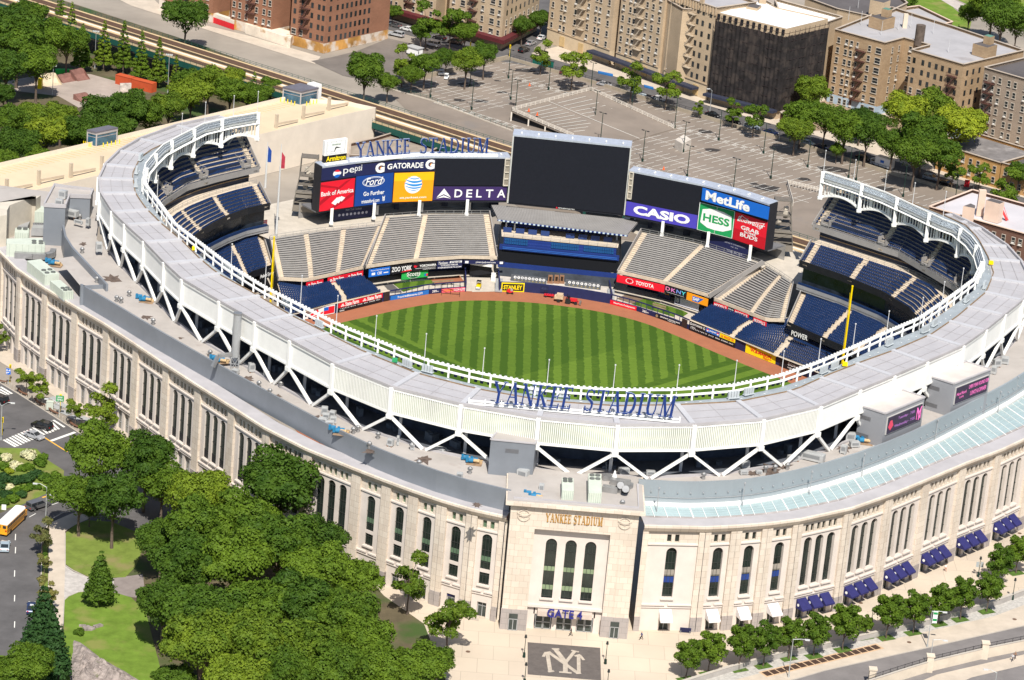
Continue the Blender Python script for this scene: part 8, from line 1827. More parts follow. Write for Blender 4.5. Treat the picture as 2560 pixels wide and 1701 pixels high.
 # ================================================================ ROOF PLANT
def hvac(label,conv,pts,zt,zb,fans=True):
 P=A(conv,pts,zt);c=sum(P,V((0,0,0)))/4;t=thing('rooftop_unit',label,'air conditioner',V((c.x,c.y,zb)),0,'pale green rooftop air handling units');b=MB();b.prism(P,zb+.3,zt);b.build('casing',hvacgreen,t)
 b=MB();e0=(P[1]-P[0]);e1=(P[3]-P[0]);ln=e0 if e0.length>e1.length else e1;sh=e1 if ln is e0 else e0
 for k in range(6):q=P[0]+e0*((k+.5)/6);b.box(V((q.x,q.y,(zt+zb)/2+.1)),(.07,.12,zt-zb-.4))
 for k in range(6):q=P[1]+e1*((k+.5)/6);b.box(V((q.x,q.y,(zt+zb)/2+.1)),(.12,.07,zt-zb-.4))
 b.build('panel_seam',mat('unit_seam',(.36,.42,.36),.6,.1,.1),t)
 if fans:
  for i in(.72,.9):
   for j in(.28,.72):q=P[0]+ln*i+sh*j;b=MB();b.tube(V((q.x,q.y,zt)),V((q.x,q.y,zt+.22)),min(.55,sh.length*.2),n=14);b.tube(V((q.x,q.y,zt+.23)),V((q.x,q.y,zt+.25)),min(.4,sh.length*.15),n=12);b.build('fan',mat('fan_dark',(.16,.17,.16),.6,.3,.2),t)
 b=MB();b.prism([lerp(p,c,-.03)for p in P],zb,zb+.3);b.build('base_frame',steelgrey,t);return t
hvac('pale green unit on the gate roof, the smaller one on the left',Z8,[(1524,265),(1604,268),(1602,182),(1522,178)],29.2,26.7)
hvac('larger pale green unit on the gate roof beside the silver ducts',Z8,[(1706,280),(1796,284),(1792,152),(1704,148)],29.6,26.7)
hvac('long pale green unit along the avenue cornice, upper one',ZK,[(330,1040),(550,1215),(725,1200),(500,1020)],25.4,22.5)
hvac('shorter pale green unit along the avenue cornice, lower one',ZK,[(612,1285),(780,1420),(895,1410),(740,1275)],24.8,22.5)
hvac('big pale green twin unit behind the silver duct, front half',ZK,[(80,830),(550,850),(515,760),(80,770)],26.0,22.5)
hvac('big pale green twin unit behind the silver duct, rear half',ZK,[(180,690),(350,700),(355,640),(190,635)],25.6,22.5)
hvac('grey green unit beside the tall metal house in the plant yard',ZK,[(425,440),(540,445),(540,370),(480,365)],27.5,22.5,False)
for x0,y0,x1,y1,lab in[(120,560,340,500,'left fan condenser bank in the plant yard'),(385,590,530,545,'right fan condenser bank in the plant yard')]:
 a,c=at(*ZK(x0,y0+30),25),at(*ZK(x1,y0+34),25);w=V((0,(y0-y1)*.55,0));t=thing('condenser_bank',lab,'condenser',(a+c)/2-V((0,0,2.5)),0,'condenser banks in the plant yard');b=MB();b.prism([a,c,c+w*.5,a+w*.5],22.7,24.6);b.build('frame',steelgrey,t);b=MB()
 for i in range(5):
  for j in range(2):q=lerp(a,c,(i+.5)/5)+w*(.12+.25*j);b.tube(V((q.x,q.y,24.6)),V((q.x,q.y,24.9)),.42,n=10)
 b.build('fan',mat('fan_grey',(.25,.25,.26),.5,.4,.2),t)
b=MB();P_=[at(*ZK(x,y),23.6)for x,y in[(180,965),(400,980),(560,985),(640,960),(655,920)]]
for p,q in zip(P_,P_[1:]):b.bar(p,q,1.3,1.3)
tag(b.build('ventilation_duct',duct),'curved silver duct in front of the plant yard units','duct')
b=MB()
for p,q in[((1800,255),(1905,270)),((1855,205),(1990,225)),((1905,270),(1990,230)),((1800,180),(1860,180))]:b.bar(at(*Z8(*p),27.6),at(*Z8(*q),27.6),1.5,1.5)
for x,y in[(1960,255),(1925,230)]:b.tube(at(*Z8(x,y),27.0),at(*Z8(x,y),29.0),.9,.7,10)
tag(b.build('ventilation_duct',duct),'bundle of silver ducts beside the larger unit on the gate roof','duct')
b=MB();q=at(*Z8(1880,205),27.2);b.face([q+V((-.8,-.8,0)),q+V((.8,-.8,0)),q+V((.0,.3,2.4))]);b.face([q+V((.8,-.8,0)),q+V((.8,.8,0)),q+V((.0,.3,2.4))]);b.face([q+V((-.8,.8,0)),q+V((-.8,-.8,0)),q+V((0,.3,2.4))]);b.face([q+V((.8,.8,0)),q+V((-.8,.8,0)),q+V((0,.3,2.4))]);tag(b.build('vent_cowl',white),'white pointed vent cowl among the silver ducts','vent')
q=at(*Z4(1610,995),ZT);t=thing('exhaust_stack','tall grey steel exhaust stack on a lattice stand on the avenue terrace','chimney',q)
b=MB();b.tube(q+V((0,0,2.9)),q+V((0,0,12.2)),.85,.85,18);b.build('stack',steelgrey,t);b=MB();b.tube(q+V((0,0,12.2)),q+V((0,0,12.5)),.92,.92,18);b.build('rim',duct,t);b=MB()
for sx in(-.8,.8):
 for sy in(-.8,.8):b.bar(q+V((sx,sy,0)),q+V((sx,sy,2.9)),.15)
for z in(1.4,2.8):
 for sx in(-.8,.8):b.bar(q+V((sx,-.8,z)),q+V((sx,.8,z)),.12);b.bar(q+V((-.8,sx,z)),q+V((.8,sx,z)),.12)
b.bar(q+V((-.8,-.8,0)),q+V((.8,-.8,2.8)),.1);b.bar(q+V((.8,-.8,0)),q+V((-.8,-.8,2.8)),.1);b.build('stand',steelgrey,t);b=MB();b.bar(q+V((0,0,3.4)),q+V((-3.5,-1.2,3.0)),.7,.7);b.bar(q+V((-3.5,-1.2,3.0)),q+V((-4.4,-2.0,.8)),.7,.7);b.build('pipe',duct,t)
def pumps(label,conv,x,y,z=ZT,sc=1.0):
 q=at(*conv(x,y),z);t=thing('pump_set',label,'pump',q,0,'blue pump sets on the terraces');b=MB()
 for k,(dx,dy,h)in enumerate(((0,0,.6),(-.9,1.2,.6),(.9,.5,.5))):b.tube(q+V((dx*sc,dy*sc,h)),q+V((dx*sc+.9,dy*sc,h)),.5*sc,.5*sc,10);b.box(q+V((dx*sc-.3,dy*sc,.7)),(.5,.7,.9))
 b.build('pump',pumpblue,t);b=MB();b.tube(q+V((1.0,0,.6)),q+V((2.2,-.2,.6)),.35,.35,8);b.box(q+V((2.0,.5,.25)),(1.4,1.0,.5));b.bar(q+V((1.2,.8,.4)),q+V((2.9,.9,.4)),.2);b.build('pipework',mat('ochre_pipe',(.50,.36,.20),.7,.1,.3,2),t)
 b=MB();b.sheet([q+V((-.5,-1.2,0)),q+V((2.6,-1.6,0)),q+V((2.9,1.3,0)),q+V((0,1.9,0))],z+.03);b.build('rust_stain',mat('rust_stain',(.28,.19,.12),.9,0,.4,.9),t)
for a in[('blue pump set on the upper avenue terrace',Z4,970,530),('blue pump set beside the exhaust stack',Z4,1480,950),('blue pump set at the middle of the avenue terrace',Z4,2300,1435),('blue pump set left of the metal lift house',Z8,880,75),('blue pumps at the front of the gate roof',Z8,1310,320),('blue pump set beside the first sign house',Z6,1230,1500),('blue pump in the plant yard',ZK,620,1090)]:
 pumps(a[0],a[1],a[2],a[3],{ZK:22.5}.get(a[1],ZT+.0)if a[1]is not Z6 else ZT)
VT=[(Z4,885,500),(Z4,800,535),(Z4,830,545),(Z4,1050,692),(Z4,1775,1122),(Z4,1925,1125),(Z4,1850,1175),(Z4,680,185),(Z5,90,1440),(Z5,122,1428),(Z5,260,1475),(Z8,540,103),(Z8,890,150),(Z8,1935,378),(Z9,160,188),(Z9,585,140),(Z9,735,122),(Z9,650,135),(ZK,1005,950),(ZK,975,540),(ZK,1185,1310),(Z4,1440,910),(Z5,490,1550),(Z5,200,1540)]
for cv,x,y in VT:
 q=at(*cv(x,y),ZT);b=MB();b.tube(q,q+V((0,0,.9)),.34,.34,10);b.tube(q+V((0,0,.9)),q+V((0,0,1.05)),.55,.55,10);b.tube(q+V((0,0,1.2)),q+V((0,0,1.5)),.5,.2,10);tag(b.build('roof_vent',duct),'round galvanised vent cowl on the terrace roof','vent','round vent cowls on the terrace roofs')
BX=[(Z4,1725,1015,1.3,1.2,1.7),(Z4,1830,1055,1.3,1,1.3),(Z4,1615,1030,1.5,1,.8),(Z4,2225,1310,1.3,1.2,1.5),(Z4,2280,1335,1.2,1.2,1.4),(Z4,2235,1345,1.4,1,1.2),(Z4,2285,1370,1.3,1,1.3),(Z4,2215,1365,1.8,1.2,.8),(Z4,2260,1385,1.8,1.1,.8),(Z5,345,1525,1.2,1,1.3),(Z5,395,1520,.5,.5,1.8),(Z5,495,1550,.8,.8,.9),(Z5,680,1560,2.6,1.4,.6),(Z8,820,180,1.2,.9,.9),(Z8,1255,180,2.2,1.6,1.6),(Z8,1380,280,1,.9,1.6),(Z8,1945,150,2,1.4,1.1),(Z8,2130,160,1.8,1,.7),(Z9,445,112,1.6,1.3,1.4),(Z9,435,155,1.6,1,.7),(Z9,905,58,5,1.8,1.5),(Z9,775,62,2.2,1.3,1),(Z9,540,150,1.3,.8,.5),(Z9,1120,12,1.2,1,1.6),(Z6,2170,980,1.6,1.2,1.5),(Z6,2225,960,1.8,1.3,1.4),(Z6,2150,1030,1.2,1,1.6),(Z6,1760,1270,1.7,1,1.7),(Z6,1165,1490,2,1.2,1.6),(Z6,1195,1530,2,1.2,1.0),(ZK,880,500,3,1.6,1.4),(ZK,1210,930,1.4,1.2,2),(ZK,1080,610,.9,.9,1.6),(ZK,770,280,1.8,1.5,1.8),(ZK,725,360,1.8,1.2,1.2),(ZK,960,590,2.4,.4,.7)]
for i,(cv,x,y,w,d,h)in enumerate(BX):
 z=32.0 if(cv is ZK and y<400)else(27.4 if cv is ZK else ZT);q=at(*cv(x,y),z);t=thing('roof_box','small grey %s on the terrace roof'%('low plant box' if h<1 else 'upright plant cabinet'),'plant box',q,0,'small %s on the terrace roofs'%('low plant boxes' if h<1 else 'upright plant cabinets'));an=rnd.uniform(-.5,.5);ex=(math.cos(an),math.sin(an),0)
 b=MB();b.box(q+V((0,0,h/2+.2)),(w,d,h),ex);b.box(q+V((0,0,h+.25)),(w*.8,d*.7,.12),ex);b.build('casing',mat('plant_box_grey',(.48,.49,.49),.5,.3,.1,.6),t);b=MB()
 for s_ in(-1,1):b.box(q+V(ex)*(s_*w*.35)+V((0,0,.1)),(.15,d*1.2,.2),ex)
 b.build('skid',rust if i%3==0 else steelgrey,t);b=MB();b.box(q+V((0,0,h*.6+.2)),(w*.7,d+.06,h*.5),ex);b.build('louvre',mat('box_louvre',(.26,.27,.28),.6,.3,.2),t)
for cv,x,y,r in[(Z4,775,380,2.6),(Z4,570,140,1.3),(Z4,1000,640,1.6),(Z4,1440,900,1.0),(Z4,1240,785,.8),(Z4,1905,1180,1.0),(Z4,1700,1065,1.6),(Z4,2170,1330,1.6),(Z8,575,52,2.2),(Z8,200,0,1.5),(Z9,620,130,3.4),(Z9,700,100,2.4),(Z9,500,150,1.6),(Z8,940,365,1.2),(Z6,1130,1540,2.0)]:
 q=at(*cv(x,y),ZT);
 pts=[(r*(.35+.75*rnd.random()*(1 if k%2 else .45)),2*math.pi*k/16)for k in range(16)]
 b=MB();b.face([(q.x+a*math.cos(t_)*1.1,q.y+a*math.sin(t_)*1.4,ZT+.025)for a,t_ in pts]);b.build('roof_stain',mat('roof_stain',(.12,.09,.075),.9,0,.4,.9),stad)
 # ================================================================ STREET FURNITURE
def mast(name,label,cv,base,top,m,z0=0,arms=(),group=None,r=.11,cat='lamp post'):
 q=at(*cv(*base),z0);h=height(cv(*base),cv(*top))if z0==0 else 9
 t=thing(name,label,cat,q,0,group);b=MB();b.tube(q,q+V((0,0,h)),r,r*.6,8);b.tube(q,q+V((0,0,.6)),r*1.8,r*1.6,8);b.build('pole',m,t);k=MB();hd=MB()
 for dx,dy,dz in arms:
  k.tube(q+V((0,0,h-.15)),q+V((dx*.6,dy*.6,h+dz)),.06,.05,6);k.tube(q+V((dx*.6,dy*.6,h+dz)),q+V((dx,dy,h+dz-.1)),.05,.05,6);hd.box(q+V((dx*1.05,dy*1.05,h+dz-.15)),(.9 if abs(dx)>abs(dy)else .35,.35 if abs(dx)>abs(dy)else .9,.22))
 if arms:k.build('arm',m,t);hd.build('lamp_head',mat('lamp_head_pale',(.65,.66,.66),.4,.2,.05),t)
 return t,q,h
alu=mat('aluminium_pole',(.48,.50,.50),.45,.4,.08);dkgreen=mat('dark_green_cast_iron',(.015,.04,.03),.5,.2,.2)
mast('street_lamp','grey street lamp with one arm on the planter pavement beside the grates',ZH,(955,1530),(1030,990),alu,arms=((2.6,.2,.0),))
mast('street_lamp','grey street lamp with a white and green banner on the planter pavement',Z9,(1695,1340),(1733,1090),alu,arms=((2.4,0,0),))
bq=at(*Z9(1695,1340));b=MB();b.box(bq+V((.75,0,6.6)),(.9,.06,2.6));o=b.build('banner',white);tag(o,'white banner with green lettering strip hanging on a street lamp','banner');k=MB();k.box(bq+V((.75,-.04,7.4)),(.8,.03,.5));k.box(bq+V((.75,-.04,6.0)),(.8,.03,.5));k.build('green_mark',cGRN,o)
mast('street_lamp','grey street lamp rising from the ramp wall at bottom right',Z9,(1708,1490),(1732,1285),alu,arms=((2.3,.1,0),))
mast('street_lamp','grey street lamp whose head shows at the bottom right edge',Z9,(2155,1640),(2165,1510),alu,arms=((-2.0,.4,.3),))
mast('street_lamp','grey street lamp with a lower pedestrian lamp by the bus',Z7,(312,505),(328,240),alu,arms=((-2.3,.3,.5),))
mast('street_lamp','grey street lamp hidden in the dark evergreens by the road',Z7,(292,1180),(305,1075),alu,arms=((-2.0,.4,.5),))
mast('street_lamp','twin arm grey street lamp at the crossing corner on the left edge',ZI,(8,692),(22,390),alu,arms=((2.2,.2,.7),(-2.2,-.2,.7)))
mast('street_lamp','grey street lamp with long arm before the street facade',ZI,(508,495),(518,380),alu,arms=((-2.8,.4,.9),))
for lab,cv,bs,tp in[('dark green lamp post left of the paved emblem','Z8',(1262,1410),(1272,1275)),('dark green lamp post right of the paved emblem','Z8',(1820,1455),(1832,1320)),('dark green lamp post near the lower left corner of the paved emblem','Z8',(1265,1590),(1276,1465)),('dark green lamp post near the lower right corner of the paved emblem','Z8',(1830,1640),(1843,1512)),('dark green lamp post among the plaza planter trees','Z9',(1313,1170),(1317,1090)),('dark green lamp post with hanging panels on the awning plaza','Z9',(2045,858),(2068,738)),('dark green lamp post at the right end of the plaza planter','Z9',(2280,1015),(2303,885))]:
 t,q,h=mast('plaza_lamp',lab,globals()[cv],bs,tp,dkgreen,group='dark green plaza lamp posts',r=.09);b=MB();b.tube(q+V((0,0,h)),q+V((0,0,h+.6)),.28,.18,8);b.build('lantern',mat('lantern_dark',(.03,.035,.035),.3,.1,.2),t);b=MB();b.tube(q,q+V((0,0,1.0)),.3,.22,8);b.build('base',dkgreen,t)
 if 'panels' in lab:b=MB();b.box(q+V((-.45,0,2.8)),(.6,.05,1.2));b.box(q+V((.45,0,2.8)),(.6,.05,1.2));b.build('hanging_panel',mat('panel_grey',(.3,.33,.34),.6,0,.2),t)
em=[at(*Z8(*p))for p in[(1287,1307),(1785,1346),(1791,1570),(1287,1528)]]
b=MB();b.sheet(em,.035);struct('paved_emblem_field',b,mat('dark_paver',(.115,.10,.092),.85,0,.16,.7))
e0=em[3];exx=(em[2]-em[3]);eyy=(em[0]-em[3])
b=MB();kk=0
def es(u0,v0,u1,v1,w):
 global kk
 kk+=1;p,q=e0+exx*u0+eyy*v0,e0+exx*u1+eyy*v1;b.ribbon([p,q],w*exx.length,.045+.002*kk)
for s_ in[(.27,.74,.31,.14,.055),(.29,.74,.69,.16,.06),(.705,.72,.70,.16,.05),(.215,.58,.25,.72,.04),(.24,.71,.32,.75,.04),(.28,.13,.36,.17,.045),(.66,.15,.73,.17,.04),(.65,.68,.73,.74,.045),(.72,.73,.775,.58,.04),(.38,.86,.515,.48,.07),(.655,.84,.53,.48,.05),(.52,.52,.515,.15,.065),(.43,.15,.60,.15,.045),(.335,.85,.44,.86,.04),(.605,.85,.71,.82,.04)]:es(*s_)
struct('paved_emblem',b,mat('emblem_paver',(.43,.375,.31),.9,0,.2,.8))
def lowwall(label,pts,h,w,m,rail=False,name='planter_wall'):
 b=MB();b.slab(offset(pts,-w/2),offset(pts,w/2),0,h);t=tag(b.build(name,m),label,'wall')
 b=MB();b.slab(offset(pts,-w/2-.06),offset(pts,w/2+.06),h,h+.12);b.build('wall_cap',mat('cap_pale',(.46,.42,.37),.9,0,.1),t)
 if rail:
  k=MB();P=resample(pts,step=2.0)
  for a,c in zip(P,P[1:]):
   for z in(.3,.9):k.bar(V((a.x,a.y,h+z)),V((c.x,c.y,h+z)),.06,.06)
   for s_ in range(6):q=lerp(a,c,s_/6);k.box(V((q.x,q.y,h+.55)),(.03,.03,.8))
  for a in P:k.box(V((a.x,a.y,h+.5)),(.09,.09,1.0))
  k.build('railing',black,t)
 return t
lowwall('long low grey retaining wall behind the planter trees on the awning plaza',A(Z9,[(-260,1700),(0,1615),(330,1512),(700,1410),(1060,1335),(1340,1270),(1700,1185),(2050,1085),(2200,1040),(2600,890)]),1.15,.5,mat('planter_stone',(.36,.335,.31),.9,0,.15,.5))
lowwall('cream ramp wall with black railing along the road at bottom right',A(Z9,[(1280,1640),(1500,1568),(1705,1505),(2080,1415),(2400,1350),(2700,1290)]),2.2,.6,mat('ramp_wall_cream',(.60,.52,.42),.9,0,.1,.3),True,'ramp_wall')
for x,y in[(1310,1600),(1705,1508),(2083,1418)]:
 q=at(*Z9(x,y));b=MB();b.box(q+V((0,0,1.7)),(1.3,1.1,3.4));b.box(q+V((0,0,3.5)),(1.6,1.4,.3));tag(b.build('wall_pier',MATS['ramp_wall_cream']),'square cream pier of the ramp wall','pier','piers of the ramp wall')
def sign(label,cv,base,top,w,hh,m,txt=None,cat='sign'):
 t,q,h=mast('street_sign',label,cv,base,top,alu,cat=cat,r=.07);p=Panel(q+V((-w/2,-.15,0)),q+V((w/2,-.15,0)),h-hh,h,m,t,'sign_plate',.06)
 if txt:p.text(txt,.12,.15,.88,.85,cW)
sign('small blue sign on a pole with a traffic signal at upper left',ZI,(70,212),(78,72),1.1,1.5,cBLU,'H\nP')
sign('green direction sign on a signal pole before the street facade',ZI,(512,490),(511,306),1.8,1.4,cGRN,'< BRONX\nTERMINAL')
sign('small white and yellow sign on the island beside the bus',Z7,(27,398),(28,360),1.0,1.2,white)
for cv,x,y,lab in[(ZI,85,190,'yellow traffic signal on the pole of the blue sign'),(ZI,518,450,'yellow traffic signal below the green sign'),(ZI,18,650,'yellow traffic signal on the twin arm lamp at the left edge'),(Z2,1162,395,'yellow traffic signal at the corner of the car park'),(Z2,890,375,'yellow traffic signal near the lamp by the old lot'),(Z2,1115,330,'yellow traffic signal hanging before the dark red shed')]:
 q=at(*cv(x,y));b=MB();b.box(q+V((0,0,3.6)),(.45,.4,1.2));b.tube(q,q+V((0,0,3.2)),.07,.06,6);o=tag(b.build('traffic_signal',yellowpaint),lab,'traffic light');k=MB()
 for z in(3.25,3.6,3.95):k.tube(q+V((0,-.2,z)),q+V((0,-.28,z)),.13,n=8)
 k.build('signal_lens',black,o)
for i,(p,q)in enumerate([((-20,180),(62,205)),((158,258),(242,318)),((300,345),(392,405)),((420,415),(505,480)),((600,535),(690,598))]):
 a,c=at(*ZI(*p)),at(*ZI(*q));m_=(a+c)/2+V((-.6,-.5,0));t=thing('bench','curved dark wooden bench on the avenue pavement, %s from the top'%ordn[i],'bench',m_,0,'curved benches on the avenue pavement');b=MB();P=smooth([a,m_,c],2)
 for u,w_ in zip(P,P[1:]):b.bar(u+V((0,0,.5)),w_+V((0,0,.5)),.55,.12)
 b.build('seat',mat('bench_wood_dark',(.16,.08,.05),.8,0,.2,2),t);k=MB()
 for u in P[::3]:k.box(u+V((0,0,.24)),(.15,.5,.48))
 k.build('leg',concrete,t)
for x,y in[(98,248),(128,262),(245,318),(275,350),(393,422),(512,500),(541,530),(572,545),(692,618),(718,635)]:
 q=at(*ZI(x,y));b=MB();b.tube(q,q+V((0,0,1.05)),.17,.17,8);b.tube(q+V((0,0,1.05)),q+V((0,0,1.2)),.17,.08,8);tag(b.build('bollard',mat('bollard_stone',(.40,.36,.30),.8,0,.1)),'stone coloured bollard at the kerb of the left pavement','bollard','bollards on the avenue pavement')
q=at(*ZI(430,425));b=MB();b.box(q+V((0,0,.9)),(1.5,.9,1.8));b.box(q+V((0,0,1.85)),(1.6,1.0,.12));tag(b.build('utility_cabinet',hvacgreen),'pale green utility cabinet on the avenue pavement','cabinet')
b=MB()
for x,y in[(480,340),(540,390),(480,405),(560,455),(650,500),(740,510),(770,575)]:
 q=at(*ZI(x,y));d=V((.78,-.62,0));e=V((.62,.78,0));b.sheet([q-d*1.6-e*.9,q+d*1.6-e*.9,q+d*1.6+e*.9,q-d*1.6+e*.9],.035)
struct('paving_band',b,mat('blue_grey_paver',(.33,.34,.34),.9,0,.1))
q=at(*ZI(745,650));b=MB();b.tube(q,q+V((0,0,.7)),.2,.16,8);b.tube(q+V((0,0,.7)),q+V((0,0,.9)),.14,.05,8);b.box(q+V((0,0,.5)),(.5,.16,.16));tag(b.build('fire_hydrant',red),'small red hydrant at the kerb below the street facade','hydrant')
q=at(*Z8(1086,1140));b=MB();b.tube(q,q+V((0,0,1.1)),.42,.45,12);b.tube(q+V((0,0,1.1)),q+V((0,0,1.4)),.48,.3,12);tag(b.build('litter_bin',black),'round black litter bin left of the gate','bin')
q=at(*Z9(35,1245));b=MB();b.box(q+V((0,0,.7)),(2.2,.15,1.1),None,(0,-.3,1));o=tag(b.build('notice_board',cNVY),'low navy board on legs by the second white awning','board');k=MB();k.box(q+V((-.9,0,.3)),(.1,.5,.6));k.box(q+V((.9,0,.3)),(.1,.5,.6));k.build('leg',steelgrey,o)
for cv,x,y in[(Z9,1240,1038),(Z9,1572,1308),(Z9,2295,1150),(Z9,2330,560),(Z8,878,1372)]:
 q=at(*cv(x,y));b=MB();b.tube((q.x,q.y,.04),(q.x,q.y,.065),.45,n=14);tag(b.build('manhole_cover',mat('iron_cover',(.16,.10,.07),.7,.2,.2)),'round iron manhole cover in the pavement','manhole cover','manhole covers')
a,c=at(*Z8(885,1150)),at(*Z8(950,1162));b=MB()
for z in(.2,1.1):b.bar(a+V((0,0,z)),c+V((0,0,z)),.05)
for k_ in range(9):q=lerp(a,c,k_/8);b.box(q+V((0,0,.65)),(.04,.04,.9))
tag(b.build('crowd_barrier',steelgrey),'low steel crowd barrier left of the litter bin','barrier')
# ================================================================ CAR PARK FITTINGS
polebases=[(Z2,(620,670),(635,510)),(Z2,(890,598),(905,395)),(Z2,(902,755),(914,550)),(Z2,(1155,540),(1170,340)),(Z2,(1170,685),(1187,482)),(Z2,(1203,755),(1220,555)),(Z2,(1430,620),(1442,470)),(Z2,(1720,630),(1738,430)),(Z2,(1748,830),(1765,615)),(Z2,(2000,752),(2012,610)),(Z2,(1785,985),(1803,805)),(Z2,(2075,1110),(2092,905)),(Z2,(2295,880),(2307,705)),(Z3,(22,1045),(48,832)),(Z3,(48,1215),(72,995)),(Z3,(265,965),(288,800)),(Z3,(365,1305),(380,1095)),(Z3,(572,1055),(598,850)),(Z3,(622,1228),(648,1012)),(Z3,(875,1150),(890,1005)),(Z3,(1155,1222),(1168,1110)),(Z3,(1207,1240),(1240,1035)),(Z3,(1530,1352),(1547,1205)),(Z3,(1882,1415),(1905,1215))]
for i,(cv,bs,tp)in enumerate(polebases):
 q=at(*cv(*bs));t=thing('lamp_post','dark twin headed lamp post standing in the big car park','lamp post',q,0,'lamp posts in the car park');b=MB();b.tube(q,q+V((0,0,9.4)),.14,.09,7);b.tube(q,q+V((0,0,.9)),.32,.3,8);b.build('pole',dkgreen,t);b=MB();b.bar(q+V((0,0,9.4))-ldir*.9,q+V((0,0,9.4))+ldir*.9,.08);b.build('arm',dkgreen,t)
 for s_ in(-1,1):b=MB();b.box(q+ldir*(s_*.95)+V((0,0,9.42)),(.75,.4,.16),ldir);b.build('lamp_head',black,t)
def parapet(label,pts,h,m,name='parapet_wall',rail=None):
 b=MB();b.slab(offset(pts,-.2),offset(pts,.2),0,h);o=tag(b.build(name,m),label,'wall')
 if rail:
  k=MB();P=resample(pts,step=2.4)
  for a,c in zip(P,P[1:]):
   for z in(.5,1.0):k.bar(V((a.x,a.y,h+z)),V((c.x,c.y,h+z)),.06,.07)
  for a in P:k.box(V((a.x,a.y,h+.5)),(.08,.08,1.0))
  k.build('railing',rail,o)
lotconc=mat('lot_parapet',(.34,.29,.22),.9,0,.15,.4)
parapet('low brown parapet with railing along the street side of the car park',LOT[1:],1.0,lotconc,rail=black)
parapet('low brown parapet along the strip side of the car park',[LOT[0],LOT[1]],1.4,lotconc)
lf0=A(Z2,[(300,600),(620,690),(1180,900)]);parapet('green railing wall between the car park and the railway',lf0,.25,concrete,rail=green)
RA=[at(*Z2(1178,762),3.2),at(*Z2(1720,622),3.2),at(*Z2(2290,885),.25),at(*Z2(1850,1010),.25),at(*Z2(1600,942),.6)]
rd=thing('ramp_deck','raised car park ramp with white railings behind the screen','ramp',V((RA[0].x,RA[0].y,0)))
b=MB();b.face(RA);b.face([p-V((0,0,.45))for p in RA][::-1])
for p,q in zip(RA,RA[1:]+RA[:1]):b.face([p-V((0,0,.45)),q-V((0,0,.45)),q,p])
b.build('deck',lotasphalt,rd)
k=MB();pw_=mat('rail_cream',(.62,.57,.50),.6,0,.1)
for p,q in[(RA[0],RA[1]),(RA[1],RA[2]),(RA[4],RA[0])]:
 n_=int((q-p).length/2.2)
 for i in range(n_+1):
  r=lerp(p,q,i/n_);k.box(r+V((0,0,.55)),(.16,.16,1.1))
 for z in(.3,.75,1.1):k.bar(p+V((0,0,z)),q+V((0,0,z)),.12,.16)
k.build('railing',pw_,rd)
b=MB()
for s_ in(0,.28,.55):r=lerp(RA[0],RA[4],s_);b.box(V((r.x,r.y,r.z/2-.2)),(.4,.4,max(.2,r.z-.4)))
b.build('ramp_post',pw_,rd)
b=MB();a,c=lerp(RA[0],RA[4],.0),lerp(RA[0],RA[4],.75);b.face([V((a.x+.3,a.y+.8,.05)),V((c.x+.3,c.y+.8,.05)),c+V((.3,.8,-.5)),a+V((.3,.8,-.5))]);b.build('ramp_shade_sheet',black,rd)  # upright black sheet standing in for the shade under the raised ramp
b=MB();ru,rv=(RA[1]-RA[0]),(RA[2]-RA[1])
for i in range(1,12):
 for s0,s1 in((.1,.42),(.5,.85)):
  p,q=lerp(RA[0],RA[4],i/12),lerp(RA[1],RA[2],i/12);b.bar(lerp(p,q,s0)+V((0,0,.03)),lerp(p,q,s1)+V((0,0,.03)),.16,.03)
p,q=lerp(RA[0],RA[1],.46),lerp(RA[3],RA[2],.46);b.bar(p+V((0,0,.03)),q+V((0,0,.03)),.14,.03)
b.build('bay_marking',paintwhite,rd)
r2=[at(*Z3(735,1255),.8),at(*Z3(960,1310),.8),at(*Z3(950,1480),.8),at(*Z3(775,1400),.8)]
b=MB();k=MB()
for p,q in[(r2[0],r2[1]),(r2[3],r2[0])]:
 for i in range(12):r=lerp(p,q,i/11);k.box(r+V((0,0,.1)),(.14,.14,1.6))
 for z in(.2,.55,.9):k.bar(p+V((0,0,z)),q+V((0,0,z)),.12,.14)
tag(k.build('ramp_railing',pw_),'white railing of the small ramp beside the car park frieze','railing')
for cv,pts,h,m_,lab,nm in[(Z3,[(-40,1020),(10,1050),(72,1020),(20,985)],2.8,mat('pale_block',(.55,.50,.44),.9,0,.15,.5),'pale block hut with a lamp post in the car park','hut')]:
 P=A(cv,pts);b=MB();b.prism(P,0,h);tag(b.build(nm,m_),lab,'hut')
tsx=at(*Z2(510,380));t=thing('toll_hut','small white attendant hut with awning in the old lot','hut',tsx);b=MB();b.box(tsx+V((0,0,1.3)),(4.6,2.6,2.6),ldir);b.build('wall',white,t);b=MB();b.box(tsx+V((0,0,2.75)),(5.2,3.2,.2),ldir);b.build('roof',mat('hut_roof',(.4,.4,.4),.7,0,.1),t);b=MB();b.box(tsx+V((.3,-1.32,1.6)),(3.0,.08,.8),ldir);b.build('window',carglass,t);b=MB();b.box(tsx+V((0,-.1,.2)),(4.7,2.7,.5),ldir);b.build('skirting',black,t)
for i,(x,y,lab)in enumerate([(695,520,'white golf cart at the left of the car park, left one'),(730,545,'white golf cart at the left of the car park, right one')]):
 machine(lab,at(*Z2(x,y)),.4+i,[('body',white,lambda b:(b.box((0,0,.6),(2.3,1.2,.5)),b.box((.9,0,.9),(.6,1.1,.4)))),('canopy',white,lambda b:(b.box((-.1,0,1.8),(1.6,1.1,.08)),[b.bar((x_,y_,.8),(x_,y_,1.8),.05)for x_ in(-.8,.6)for y_ in(-.5,.5)])),('wheel',tyre,whl([(-.7,.5,.25),(-.7,-.5,.25),(.8,.5,.25),(.8,-.5,.25)]))],'golf_cart','cart')
